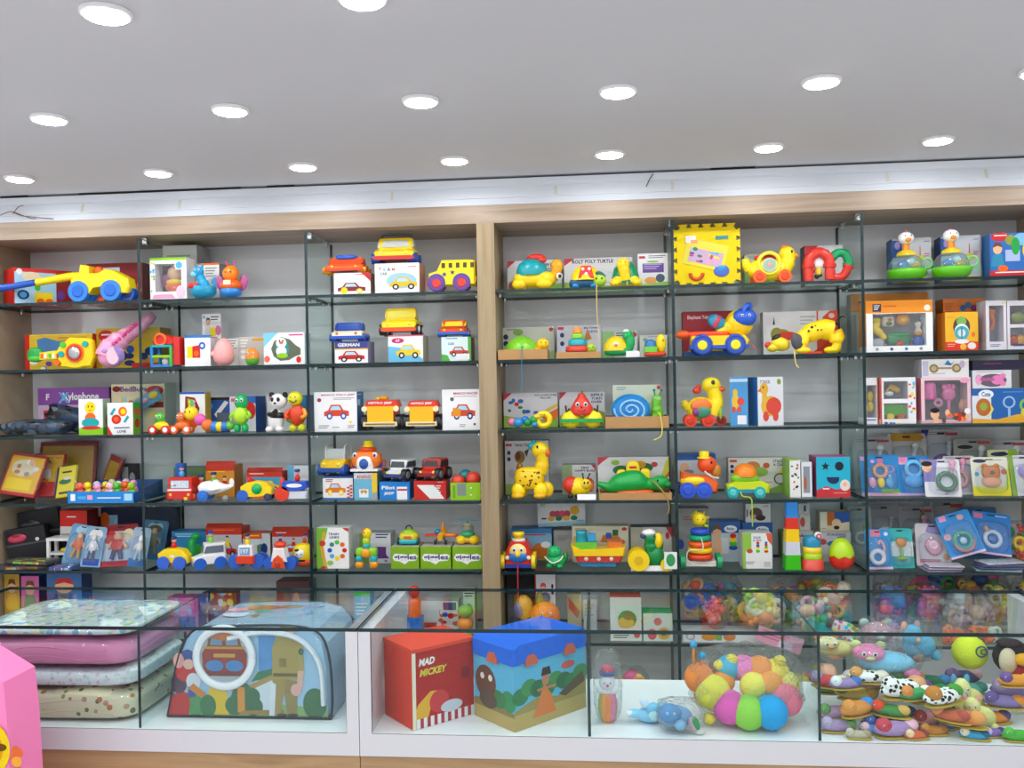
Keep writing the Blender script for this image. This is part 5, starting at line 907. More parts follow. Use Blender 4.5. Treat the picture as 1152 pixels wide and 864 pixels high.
C('pale carton with a red flag corner behind the green duck',4,711,757,593,.2,22,'ccccc4',[('p',[.86,1,1,1,1,.7],'C03a48'),('e',.9,.75,.05,.1,'C83a48'),('e',.7,.5,.1,.24,'3a8a4a'),('e',.62,.4,.1,.12,'D8b83a'),('r',0,0,.3,1,'b8b8a4')],'aeaea4','3a4a58')
N('duck_toy','green toy duck with a white cap and round yellow wheels','toy duck',4,735,.075)
el(1,15,11,13,'148a48',0,9); tb(curve([(-2,0,22),(-3,-1,30),(-3,-2,36)]),[8]*6+[7]*7,'148a48'); P('body'); el(-3,36,7.5,7,'148a48',-2,7); P('head'); el(-5,42,8,4,'W',-2,7.5); el(-11,38,4,3,'3a4a78',-2,5); P('cap'); el(5,33,5.5,9,'FAD812',-3,4.5); P('beak'); el(1,39,1.2,1.6,'K',-8,1,n=8); P('eye')
for y in (-9,9): cy((-17,y-2,12),(-17,y+2,12),12,'FAD812',n=22); cy((-17,y-2.4,12),(-17,y-2,12),5,'E0b41a'); P('wheel'); cy((14,y-2,7),(14,y+2,7),7,'FAD812'); P('wheel')
bx(11,3,25,22,'e8ece8*',-13,-12.4); fe(18,13,5,7,'3a9a5a*',-13.05); P('hang_tag')
bx(-23,0,23,6,'ededed*',-.4,.4); S('price_strip','white paper price strip on the shelf edge below the green duck','label',4,733,.014,rx=-12,z=SHZ[4]+.0065)
zz=at(633,594,.24).z
C('white carton with a red and green caterpillar train print, raised behind the others',4,606,660,566,.245,12,'d8dade',[('p',[0,0,1,0,1,.2,0,.14],'9ac4d8'),*[('e',.32+.1*k,.5,.07,.14,['C04a5a','C04a5a','D8506a'][k%3]) for k in range(4)],*[('e',.28+.16*k,.32,.07,.1,['D8a83a','2a7a4a','E0b03a','2a7a4a'][k]) for k in range(4)],('e',.78,.62,.1,.18,'E0a82a'),('l',.06,.9,.12,2,.06,'8a8a98'),('r',.08,.3,.18,.36,'2a2f40'),('l',.8,.2,.16,1,.06,'LB')],'c4c6ca',z=zz-.0,ry=-2)
C('plain grey carton standing at the back, carrying the caterpillar train carton',4,624,645,597,.245,14,'a8a8a8',[('l',.2,.8,.6,3,.08,'8a8a8a')],'9a9a9a')
# --- sixth shelf
C('tall black toy carton below the smiling engine',5,571,602,640,.14,30,'1c1c20',[('r',.1,.1,.9,.5,'2a2a34')],'141418')
C('white carton with a red edge and a clown figure print',5,603,626,646,.12,20,'d4d4dc',[('r',0,0,.06,1,'C03a48'),('e',.4,.8,.14,.06,'C84a5a'),('e',.4,.74,.14,.06,'SK'),('e',.5,.6,.26,.1,'5a6a9a'),('e',.85,.8,.06,.04,'2a2a30'),('e',.85,.7,.06,.04,'2a2a30'),('r',0,.3,1,.36,'9a9aa0')],'C03a48',rz=0)
N('stuffed_toy','bright orange round headed toy behind the counter glass','toy',5,612,.06)
el(2,26,17,15,'F2801e',0,12); P('head'); el(-22,34,10,14,'E0a03a',3,8); el(-27,32,7,10,'5a5aa0',1,7); P('arm'); el(-10,9,20,9,'D8c0a0',0,11); P('body'); el(-4,40,4,14,'8a8a3a',2,4); P('stalk'); eyes(4,30,1.6,-12,5)
C('cream and red printed toy board propped at the back of the sixth shelf',5,639,655,668,.2,12,'cfc8a0',[('p',[.1,.9,.9,.5,.7,.3,.1,.6],'C86a58')],'b8b49c')
C('pale bag carton leaning beside the cream printed board',5,657,672,674,.15,12,'c8ccd0',[('l',.1,.8,.7,4,.1,'9aa4ac')],'b8bcc0')
C('white square carton with a red lid and a burger like food print',5,687,722,672,.03,34,'d6dcd4',[('e',.55,.5,.3,.2,'3a8a5a'),('e',.5,.42,.26,.14,'D8b03a'),('e',.6,.58,.2,.1,'8a6a3a'),('l',.1,.12,.5,2,.05,'3a5a3a'),('e',.85,.14,.1,.07,'C85a3a')],'b8bcb8','B84a3a')
C('pale green carton with round food pictures next to the red lidded one',5,724,757,690,.03,26,'cdd8cc',[('e',.3,.25,.16,.2,'C85a5a'),('e',.7,.28,.22,.22,'D8a03a'),('e',.7,.3,.12,.12,'3a8a3a'),('e',.5,.7,.14,.14,'C86a5a')],'3a9a6a')
# ================================================================ bay E
# foam puzzle mat pack
def jig(w,h,n,t):
    p=[]; 
    def edge(x0,z0,dx,dz,nx,nz,L):
        for k in range(n):
            a,b=(k+.22)/n,(k+.72)/n
            for u,o in ((a,0),(a-.03,t),(b+.03,t),(b,0)): p.append((x0+dx*L*u+nx*o,z0+dz*L*u+nz*o))
    edge(-w/2,0,1,0,0,-1,w); edge(w/2,0,0,1,1,0,h); edge(w/2,h,-1,0,0,1,w); edge(-w/2,h,0,-1,-1,0,h); return p
def ngon_prism(poly,c,y0,y1):
    import mathutils
    n=len(poly); tri=mathutils.geometry.tessellate_polygon([[Vector((x,z,0)) for x,z in poly]])
    add([(x,y0,z) for x,z in poly],[tuple(t) for t in tri],c); add([(x,y1,z) for x,z in poly],[tuple(t) for t in tri],c)
    add([(x,y0,z) for x,z in poly]+[(x,y1,z) for x,z in poly],[(j,(j+1)%n,(j+1)%n+n,j+n) for j in range(n)],c)
N('foam_puzzle_mat','yellow foam puzzle mat pack with toothed edges on the top shelf','foam mat',0,796,.085)
for k in range(4):
    with xf(0,k*2.6,3.2,0): ngon_prism(jig(67,63,5,4),'foam' if k!=2 else '7a8a3a~',0,2.5); P('foam_tile')
with xf(-2,-.5,34,ry=14):
    bx(-24,-14,24,16,'e8d84a*',-.2,.2); bx(-18,-10,20,6,'c8a8c8*',-.5,-.3)
    R=random.Random(9)
    for k in range(16): a,b_2=R.uniform(-17,16),R.uniform(-9,6); fe(a,b_2,R.uniform(1.5,4),R.uniform(1,3),R.choice(['P','LV','4a5aa0','C84a5a','2a8a6a','Y','LB'])+'*',-.6-.01*k)
P('picture_sheet')
with xf(-18,-.6,53): bx(-6,-4,6,4,'e8e4e0*',-.2,.2); bx(0,-5,8,-1,'E8a070*',-.35,-.25); P('sticker')
bx(10,52,24,56,'2a8a90',-.8,-.1); P('foam_shape'); to(-12,14,7,2,'D8502a',-.8,a0=180,a1=360); P('foam_shape'); el(16,16,9,7,'4a6ac8',-.6,.6); el(16,19,5,3,'2a9ad0',-1,.6); P('foam_shape')
N('duck_toy','yellow toy duck on orange wheels with a round picture window','toy duck',0,868,.075)
el(-3,16,25,13,'FBE012',0,12,.9); tb(curve([(-24,0,16),(-28,0,24),(-29,0,29)]),[6]*6+[4.5]*7,'FBE012'); P('body'); tb(curve([(13,0,16),(18,0,26),(18,0,33)]),[10]*6+[9]*7,'FBE012'); el(18,33,9.5,9,'F5DC1e',0,8.5); P('head'); el(27,31,4,3,'F2A01a',0,5); P('beak'); el(16,41,5,2.5,'F2861a'); P('crest'); el(22,35,1.2,1.8,'K',-7.6,1,n=8); P('eye')
to(-4,22,12,2.2,'F2E040',-10); cy((-4,-11,20),(-4,-13,20),8,'b8c8b8'); cy((-4,-12.8,20),(-4,-13.4,20),6.4,'9ab89a'); el(-4,20,3,3,'D8a0a0',-13.4,.8); P('picture_window'); el(-5,29,14,4,'C83a2a',0,6,.6); P('saddle')
for x in (-15,13):
    for y in (-10,10): wh(x,7,7.5,y,4,'F2621a','E0481a'); P('wheel')
C('pale carton with green side standing behind the yellow duck',0,838,878,286,.2,22,'c4c8c0',[('p',[0,0,1,0,1,.3,0,.8],'8fb86a'),('l',.1,.92,.7,2,.05,'6a7a88')],'a8b09a')
C('white carton with a red corner printed with curved tubes',0,906,949,276,.19,22,'e0e0e4',[('p',[0,.7,0,1,.36,1],'C83240'),('l',.44,.85,.2,1,.07,'3a78a8'),('e',.2,.5,.16,.2,'C83a48'),('e',.2,.5,.09,.11,'e0e0e4')],'4a4a4e','DGY')
N('tube_toy','red and green curved tube building toy on the top shelf','toy',0,932,.075)
tb(curve([(-20,0,1),(-20,0,18),(-18,0,28),(-8,0,34),(2,0,28),(4,0,18),(4,0,2)]),6,'DC3a2c',12); P('arch_tube')
for x in (-20,4): tb([(x,0,16),(x,0,20)],7.4,'D8301f',12); P('tube_ring')
tb(curve([(8,4,28),(14,4,33),(22,4,32),(26,4,24),(26,4,20)]),5,'12a060',12); tb([(26,4,18),(26,4,21)],6.4,'129a58',12); P('green_tube')
tb(curve([(6,1,6),(12,1,4),(19,1,6),(24,2,13),(25,3,16)]),5,'DC3a2c',12); tb([(25,3,15),(26,3,18)],6.2,'D8301f',12); P('hook_tube')
el(-9,11,4,6,'D8b82a',-1,3); el(-11,6,3,3,'2a2a2a',-1,3); el(-8,7,3,2,'K',-2,2); P('bee_figure'); el(-8,22,6,7,'e4e4ea',1,2); P('clear_disc')
# --- second shelf
C('dark red carton behind the elephant telephone',1,769,833,350,.2,18,'9a2430',[('t','Elephant Telephone',.36,.86,.1,'e8c8cc',.56),('p',[.05,.1,.6,.6,.8,.9,1,.9,1,0,.05,0],'C8a02a'),('r',0,0,1,.12,'3a5a98')],'7a1c26','8a2a34')
N('elephant_telephone','yellow toy elephant telephone with a blue face and orange handset','toy telephone',1,809,.085)
pr([(-32,6),(30,6),(33,14),(28,20),(-32,20)],'F8CE10',-12,12,2.5); P('body'); bx(-33,5,32,9,'2456b8',-12.6,12.6); P('base'); el(-14,22,27,3.5,'E0451a',0,6,.6); el(-40,22,9,5,'E85a1a',0,6); P('handset')
el(24,34,16,16,'F8CE10',4,13); tb(curve([(0,2,22),(10,3,28),(20,4,34)]),[6]*6+[9]*7,'F8CE10'); P('head'); el(29,40,14,11,'2a5fd0',-2,11); P('face'); eyes(29,42,1.6,-12.6,4); tb(curve([(27,-10,44),(28,-10,50),(33,-8,54),(35,-6,51)]),3,'2a5fd0'); P('trunk'); el(-2,36,11,8,'1a8ab0',0,4,rot=-30); el(-2,36,3,8,'C83a5a',-3,2,rot=-30); P('ear')
for x in (-20,17):
    for y in (-11,11): to(x,9.5,10,2.4,'2448a8',y); wh(x,9,9,y,5,'2456b8','FBE012'); P('wheel')
cord([(31,-6,14),(36,-10,8),(40,-12,2)],'D85a6a',.5)
C('white and red carton with a dog picture behind the yellow dog',1,859,943,350,.2,18,'dcdcde',[('r',.72,0,1,1,'D84a34'),('p',[.6,0,1,0,1,.5,.8,.2],'C83a2a'),('p',[.74,.6,.74,1,.9,1,.8,.85,.8,.7],'dcdcde'),('e',.18,.48,.08,.16,'8a8a3a'),('e',.25,.5,.1,.1,'9a8a3a'),('e',.32,.44,.15,.1,'D8442e'),('p',[.13,.7,.15,.9,.16,.7],'K'),('l',.5,.85,.2,3,.08,'b0b0b8'),('e',.92,.88,.04,.06,'e8c0b8')],'b8b8bc')
N('dog_toy','yellow toy dog with black spots stretching its front legs down','toy dog',1,904,.08)
tb(curve([(32,0,26),(20,0,28),(4,0,22),(-6,0,14)]),[12]*6+[11]*6+[9]*7,'FAD812',14); P('body'); el(-26,12,11,8,'F5D82a',-2,8,rot=-15); el(-35,8,7,5,'F2D82a',-2,6); P('head'); el(-40,11,4,4,'D83a2a',-2,4); P('nose'); el(-31,20,6,3,'26262c',-3,5,rot=30); P('eye_patch'); el(-9,14,7,10,'4a4a50',-10,3,rot=15); P('ear')
tb(curve([(0,-6,20),(-2,-8,10),(-4,-9,3)]),[6]*6+[4]*7,'FAD812'); el(-2,4,9,4,'FAD812',-8,6); P('front_leg'); tb(curve([(36,4,26),(40,4,14),(38,4,5)]),[9]*6+[5]*7,'F2BE1a'); el(33,4,9,4,'FAD812',2,6); P('hind_leg'); tb(curve([(34,-6,22),(36,-7,12),(34,-7,5)]),[8]*6+[5]*7,'FAD812'); el(29,4,8,4,'FAD812',-8,6); P('hind_leg')
tb(curve([(38,0,34),(42,4,41),(47,9,43),(52,16,42)]),[2,1.8,1.6,1.5,1.4,1.4,1.3,1.3,1.2,1.1,1,1,.9,.9,.8,.7,.6,.5,.5],'26262c'); P('tail')
for x,z,r in ((8,30,2),(12,31,1.6),(16,32,1.9),(22,34,2),(14,27,1.2),(28,33,1.6),(32,34,1.4),(4,26,1.4),(18,27,1)): el(x,z,r,r,'2a2416',-10.8+abs(z-27)*.55,1.2,n=8)
P('spots'); bx(-4,0,18,2.5,'D8442e',-12,8); P('red_base'); cord([(-14,-14,5),(-15,-23,1),(-15,-25,-6),(-14,-25,-12),(-11,-25,-16)],'D8c87a',.7)
# --- third shelf
N('duck_toy','tall yellow toy duck with red wheels and a duckling on its back','toy duck',2,793,.085)
el(-4,20,17,14,'F0D41a',0,11); tb(curve([(-18,0,20),(-22,0,27),(-23,0,30)]),[5]*6+[3.5]*7,'E8CC1a'); P('body'); tb(curve([(8,0,14),(13,-1,30),(9,-1,44)]),[9]*6+[8]*7,'FBE012',12); el(8,47,11,9,'F5DA1e',-1,9); P('head'); el(18,42,6,3,'E8601e',-1,6); P('beak'); el(9,50,2.2,2.8,'3a3a1e',-9.4,1); P('eye'); el(-5,24,12,8,'E8762a',-10,3); el(-4,17,10,7,'3a8a6a',-11,3); el(-10,17,5,5,'8a3a7a',-11.6,2.6); P('wing'); el(-8,41,5,4,'D8402e',2,4); el(-6,45,3,3,'D8402e',2,3); P('duckling')
for x,r in ((-17,7),(3,7.5)):
    for y in (-9,9): wh(x,r,r,y,4,'E0411e','D8301a'); P('wheel')
wh(19,6,6,4,4,'C8321e','8a1a1a'); P('wheel'); el(17,16,2,8,'8fb83a',-7,1); P('wing_edge')
C('blue carton corner and white front printed with a yellow duck, third shelf',2,852,883,424,.06,34,'dfe0e6',[('t','T DUCK',.3,.9,.07,'5a4a5a',.4),('e',.84,.9,.08,.06,'8a9a4a'),*pduck(.5,.5,.95,.8,'E0B03a','D84a3a'),('e',.62,.4,.3,.18,'D84a3a')],'2a78b8','2a4a78',rz=14,sidepl=())
C('sky blue carton with a toy duck print, standing beside the tall duck',2,822,842,424,.05,20,'4a9ad0',[('r',0,0,1,1,'4a94cc'),('r',0,.9,1,.96,'b8d0e4'),('e',.3,.5,.2,.16,'E0b83a'),('e',.3,.68,.14,.08,'E0b83a'),('e',.6,.5,.2,.08,'D84a3a'),('e',.2,.34,.12,.06,'D84a3a'),('e',.5,.34,.12,.06,'D84a3a'),('r',.4,.04,.9,.22,'e4e4ea')],'2a62a0','2a4a78',rz=-8)
# --- fourth shelf
C('blue carton with a white panel and checker trim behind the orange duck car',3,763,806,511,.2,24,'2a5fa8',[('r',0,.3,1,.85,'cfd4dc'),*[('r',.74+.08*(k%3),.6+.08*(k//3),.82+.08*(k%3),.68+.08*(k//3),'2a5fa8' if k%2 else 'e8e8ee') for k in range(9)],('e',.18,.66,.12,.12,'SK'),('e',.28,.55,.14,.06,'8a8a8e')],'2a5098','2a5fa8')
N('duck_car','orange toy duck car with blue wheels and a small yellow hat','toy duck',3,788,.085)
pr([(-22,8),(18,6),(20,16),(10,24),(-8,26),(-22,30)],'F0641e',-10,10,3); P('body'); el(-8,19,15,6,'FAD812',-4,8,.7); P('yellow_band'); el(8,37,11,10,'F0541e',0,10); P('head'); el(18,30,6,8,'C8862a',0,6); P('beak'); el(12,40,1.2,1.8,'K',-9,1,n=8); P('eye'); la([(8,44),(8,45.5),(5.5,46),(5.5,52),(0,52.5)],'FAD812',5); P('hat'); tb(curve([(4,-9,30),(12,-9,24),(20,-6,22)]),1.2,'e8d0c8'); P('scarf')
for x,r in ((-15,9),(3,9)):
    for y in (-10,10): wh(x,r,r,y,5,'2a56d0','2a56d0'); P('wheel')
wh(-15,14,6,-4,4,'D8301e'); P('rear_disc')
C('white and green carton with a magnifier print behind the stacking car',3,820,889,515,.2,18,'d4d4cc',[('r',.02,.88,.14,.95,'C0483a'),('t','STACK',.82,.9,.08,'2a3f80',.18),('t','A CAR',.82,.8,.08,'2a3f80',.18),('e',.62,.78,.055,.08,'C8503a'),('p',[.5,0,1,0,1,.6,.8,.2],'7fa84a'),('p',[.84,.4,1,.85,1,1,.96,.96,.8,.5],'D8d83a'),('e',.84,.4,.1,.16,'2a2a34'),('e',.84,.4,.08,.13,'c8c8c8'),('e',.06,.76,.03,.05,'2a3050'),('e',.06,.62,.03,.05,'2a3050'),('e',.4,.76,.12,.14,'C87a3a'),('e',.5,.6,.15,.14,'8ab04a'),('l',.6,.3,.1,1,.06,'D8a83a')],'b8b8ac')
N('stacking_car','stacking toy car with lime body, orange dome and teal wheels','toy car',3,841,.075)
pr([(-23,5),(23,5),(24,14),(15,19),(-14,19),(-24,14)],'C8d81e',-11,11,3); P('body'); bx(-12,6,10,10,'1f8ab0',-11.6,11.6); P('teal_side'); el(-3,22,16,6,'7fcb2e',0,11,.8); P('green_layer'); la([(13,24),(13,30),(10,35),(5,38),(0,38.5)],'F2861e',-2); P('orange_dome')
for x in (-18,12):
    for y in (-11,11): wh(x,6.5,6.5,y,4,'14a8a8','5ac8c8'); P('wheel')
cord([(-10,-14,8),(-8,-18,3),(0,-22,1.5),(1,-24,-8),(1,-24,-30)],'A8cc2a',.7)
C('narrow white carton with animal dots and a green lid, edge on',3,889,901,518,.05,40,'e6e6e2',[*pdots(12,.15,.05,.85,.95,.12,.03,['2a3a6a','C86a2a','3a6a3a','K'],6)],'8fc04a','A8cc3a',rz=0)
C('white window carton with grey film beside the narrow dotted carton',3,902,914,520,.06,34,'e2e4e8',[('r',0,0,.9,.1,'W'),('r',.2,.12,.8,.88,'8a98a4'),('e',.35,.4,.15,.2,'B8623a')],'b8c0c8','c8ccd0')
C('teal and red shape sorter carton with a star, circle and smile cut out',3,919,957,514,.045,36,'1fb0cc',[('p',[0,0,1,0,1,.22,.55,.2,.3,.28,0,.18],'C8343a'),('p',[.27+.0,.66]+[] if 0 else sum([[.27+(.13 if k%2==0 else .055)*cos(PI/2+k*PI/5),.77+(.11 if k%2==0 else .05)*sin(PI/2+k*PI/5)] for k in range(10)],[]),'1a2430'),('e',.68,.77,.13,.11,'1a2430'),('p',[.3,.5,.68,.5,.66,.4,.58,.34,.48,.33,.38,.36,.32,.42],'1a2a58'),('e',.84,.3,.15,.14,'e8d8d0'),('e',.84,.32,.06,.06,'SK'),('l',.18,.2,.2,1,.06,'W'),('l',.5,.1,.4,1,.04,'e8a0a0')],'8a3a68','B04a80',rz=0,name='toy_carton')
# --- fifth shelf
C('tall grey carton behind the ring stacker with the bee top',4,762,799,572,.24,18,'a8a8a6',[('l',.2,.82,.55,2,.05,'B86a6a'),('e',.12,.3,.1,.1,'2a5ab0'),('e',.88,.6,.08,.14,'5a5a2a'),('l',.5,.94,.4,2,.04,'8a6a6a')],'98989a')
N('ring_stacker','ring stacker with colourful rings on a wheeled base and yellow bee top','toy',4,788,.08)
bx(-17,3,17,9,'e8e4da',-8,8); P('base'); z=9
for r,h,c in ((14.5,8,'E0441e'),(14,7,'F8CE10'),(13.4,7,'F0641e'),(12.6,7,'17a878'),(11,7,'2a50c8')): el(0,z+h/2,r,h/2+.3,c,0,r,1,20,0,.6); P('ring'); z+=h
el(0,z+10,8,8,'FBE012',0,8); P('bee_head'); eyes(0,z+11,1.2,-7.4,3,white=False); R=random.Random(2)
for k in range(9): 
    a=R.uniform(0,PI); tb([(6*cos(a),0,z+10+6*sin(a)),(11*cos(a),0,z+10+11*sin(a))],.8,'D8c81a',5)
P('feelers'); el(7,z+3,3,2,'8fb83a',-3,3); P('leaf')
for q in (-1,1):
    for y in (-7,): cy((q*18,y,8),(q*23,y,8),8,'0f9a60'); cy((q*18,7,8),(q*23,7,8),8,'0f9a60'); P('wheel')
cord([(0,-15,36),(1,-16,24),(-14,-14,22),(-16,-14,12),(-10,-12,7)],'e0dcd0',.7)
CB_=[('r',0,.72,1,1,'2a5ca0'),('e',.66,.82,.22,.09,'e8eaf0'),('t','Baby',.66,.82,.08,'3a5a9a',.26)]
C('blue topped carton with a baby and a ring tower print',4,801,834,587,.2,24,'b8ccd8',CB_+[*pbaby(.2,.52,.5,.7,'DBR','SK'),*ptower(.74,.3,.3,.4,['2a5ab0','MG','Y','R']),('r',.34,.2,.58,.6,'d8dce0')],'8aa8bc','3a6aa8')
C('second blue topped carton, mostly hidden by the white stacking toy carton',4,836,870,588,.215,20,'a8bccc',CB_+[],'8aa8bc','3a6aa8',z=None)
t=top([o for o in bpy.data.objects if o.get('label','').startswith('second blue')][0])
C('small white carton with a dark animal photo lying on the second blue carton',4,839,867,567,.215,18,'d4d4d6',[('e',.42,.5,.26,.3,'5a4444'),('e',.32,.3,.14,.14,'C89a8a'),('e',.6,.25,.2,.16,'3a2a2c'),('l',.7,.9,.25,2,.06,'8a8a8a'),('r',.04,.3,.09,.7,'DGY')],'b4b4b8',z=t,py=590)
C('white and lime carton with two printed stacking towers, fifth shelf',4,836,869,600,.06,26,'e4e6e2',[('r',0,0,.3,1,'8fc04a'),('r',.1,0,.3,.5,'e4e6e2'),('t','STACK',.5,.88,.06,'3a3f70',.26),('t','A TOY',.5,.8,.06,'3a3f70',.3),('p',[.8,1,1,1,1,.66,.86,.8],'D85a3a'),*ptower(.52,.46,.14,.3,['MG','Y','B','R']),*ptower(.8,.46,.14,.3,['R','Y','MG','R','B']),('l',.1,.18,.3,2,.05,'GY'),('r',.72,.06,.95,.2,'c0c0c0'),('e',.24,.5,.1,.06,'C84a3a')],'c8cac4')
N('stacking_cups','tower of five square stacking cups from green up to blue','toy',4,891,.065)
z=0
for w,h,c in ((17.5,17,'3fc01a'),(16.5,15,'d0d6e0'),(15.5,14.5,'F8CE10'),(14.5,13,'DC3420'),(13.5,18,'2a86d8')): pr([(-w/2,z),(w/2,z),(w/2*.93,z+h),(-w/2*.93,z+h)],c,-w/2,w/2,.6); bx(-w/2-.3,z,w/2+.3,z+1.2,c,-w/2-.3,w/2+.3); P('cup'); z+=h
C('pale carton with dark lettering behind the cup with the swirl ball',4,897,916,597,.2,24,'d0d0d4',[('t','cubes',.4,.85,.1,'2a2a40',.7),('r',0,0,.3,.6,'8a9a7a')],'a8a8ac')
t1=top([o for o in bpy.data.objects if o.get('label','').startswith('pale carton with dark lettering')][0])
C('white carton with a red toy picture on top of the lettered carton',4,898,912,578,.2,22,'d6d4d0',[('e',.4,.5,.2,.3,'C85a4a'),('l',.5,.9,.4,1,.08,'GY'),('r',0,0,.2,1,'b0b0b0')],'b0b0b4',z=t1,py=590)
t2=top([o for o in bpy.data.objects if o.get('label','').startswith('white carton with a red toy picture')][0])
C('pale blue carton topmost of the pile behind the stacking cups',4,899,911,566.5,.2,20,'c8ccd0',[('r',.5,.2,.7,.8,'3a3a3c')],'a8acb0',z=t2,py=580)
C('olive green carton edge right behind the stacking cup tower',4,880,893,598,.25,20,'7a8f4a',[('r',.1,.1,.4,.8,'8fa85a')],'6a7f40')
N('stacking_cups','red, lime and teal cup stack with a white swirl ball on top','toy',4,914,.06)
la([(13,0.1),(12,12),(0,12)],'D84a3e'); P('cup'); la([(11,12),(11.4,13),(10.6,19),(0,19)],'A8cc1e'); P('cup'); la([(10.4,19),(11,20),(10.6,26),(0,26)],'E8cc2a'); P('cup'); la([(10,26),(10,34),(8,38),(0,39)],'1f8ab0'); P('dome'); el(6,39,4.5,4.5,'W',-4,4.5); to(6,39,2.5,.8,'C84a5a',-8.4,n=10); P('swirl_ball')
C('white carton with dark curly lettering behind the two coloured egg',4,915,957,598,.2,24,'d0d0d6',[('r',0,0,.2,1,'7f9a5a'),('t','STACKING',.62,.9,.08,'3a3f78',.5),('t','NEST',.76,.8,.09,'3a3f78',.22),('e',.26,.66,.1,.1,'C84a48'),('e',.6,.6,.24,.1,'2a7ab0')],'b0b0b4')
t=top([o for o in bpy.data.objects if o.get('label','').startswith('white carton with dark curly')][0])
C('cream and blue carton with a cartoon face lying above the curly lettered one',4,922,955,576,.195,20,'ded2b4',[('p',[.3,1,1,1,1,.5,.6,.4],'2a5ab0'),('r',0,0,.24,1,'e0dcc8'),('r',.24,.3,.5,1,'C06a2a'),('e',.56,.4,.16,.26,'e8c8a0'),('e',.56,.2,.1,.1,'3a1a1a'),('l',.06,.14,.14,1,.08,'GY')],'c8bca0',z=t,py=590)
N('egg_toy','large egg toy with a lime top over a scalloped red base','toy egg',4,947,.06)
la([(.1,0),(9,1),(13,6),(14,13),(13,18)],'DC3020',n=28); P('base')
v0=len(b_.v); la([(14.3,15.5),(14,20),(12,27),(8,32.5),(4,35),(.1,36)],'B4d81e',n=28)
for i in range(28): b_.v[v0+i].z+= 1.6*sin(i/28*2*PI*7)
P('shell')
cord([(11,-8,6),(15,-11,3),(18,-13,1.6)],'K',.8)
# ================================================================ bay F (rightmost)
def dometoy(x,lab):
    N('duck_dome_toy',lab,'toy',0,x,.07)
    la([(14,.1),(20,4),(22,10),(21,13),(0,13.5)],'5fbf1e'); P('base')
    la([(19.5,13),(19,20),(15,27),(8,31),(0,32)],'frost'); P('dome'); 
    la([(11,29),(10,33),(5,35.5),(0,36)],'F0C81e'); P('yellow_cap'); cy((0,0,34),(0,0,46),4,'E8921a'); P('neck'); el(0,50,9,7.5,'f2f2f2',0,8); P('head'); el(0,47,3.4,2.6,'F0941e',-8,3); P('beak'); eyes(0,52,1.2,-7.6,3.4,white=False); el(0,58,1,2.4,'D8402a'); P('crest')
    el(-5,18,7,5,'2a80c8',-4,5); el(4,22,5,5,'d8e4ea',-3,4); el(9,17,6,4,'E8a03a',-4,4); P('inner_figures'); to(24,20,6,1.6,'8fd08a',2,n=14); P('handle')
pl=[('r',0,.55,.26,.95,'2a5aa0'),('e',.14,.84,.07,.09,'LV'),('r',.02,.42,.3,.56,'d8e4ea'),('p',[.7,.6,.74,.6,.73,.82,.71,.82],'C8682a'),('e',.72,.5,.12,.06,'D8d83a'),('r',.6,.56,.84,.6,'D8c83a'),('l',.82,.9,.14,1,.03,'3a4a8a'),('l',.82,.62,.14,2,.05,'C85a6a'),('r',.3,0,1,.1,'E8c83a'),('e',.9,.3,.1,.12,'a8d8b8')]
C('first blue and white carton behind the left duck dome toy',0,1006,1049,267,.16,30,'c4c8d0',pl,'2a6098','4a80b0',rz=-6)
C('second blue and white carton behind the right duck dome toy',0,1060,1103,265,.16,30,'c4c8d0',pl,'2a6098','4a80b0',rz=-6)
dometoy(1023,'green duck dome toy with clear bubble, nearer the glass divider'); dometoy(1070,'second green duck dome toy, nearer the red and blue carton')
C('blue and red carton with a child print, cut by the right edge of the photo',0,1115,1162,262,.07,26,'2a6ab8',[('r',0,0,1,.16,'C8242a'),('e',.24,.92,.22,.1,'C8242a'),('l',.1,.94,.3,1,.05,'W'),('e',.5,.84,.14,.12,'8a9a3a'),('e',.75,.85,.2,.14,'7ab8dc'),*pbaby(.18,.5,.36,.5,'DBR','2a8ab0'),('r',.36,.36,.7,.62,'a8b8e0'),('e',.3,.2,.12,.08,'O'),('e',.9,.6,.14,.2,'Y'),('e',.6,.7,.1,.2,'G'),('l',.12,.1,.7,1,.06,'W')],'2a6ab0','5a90c0',rz=-4)
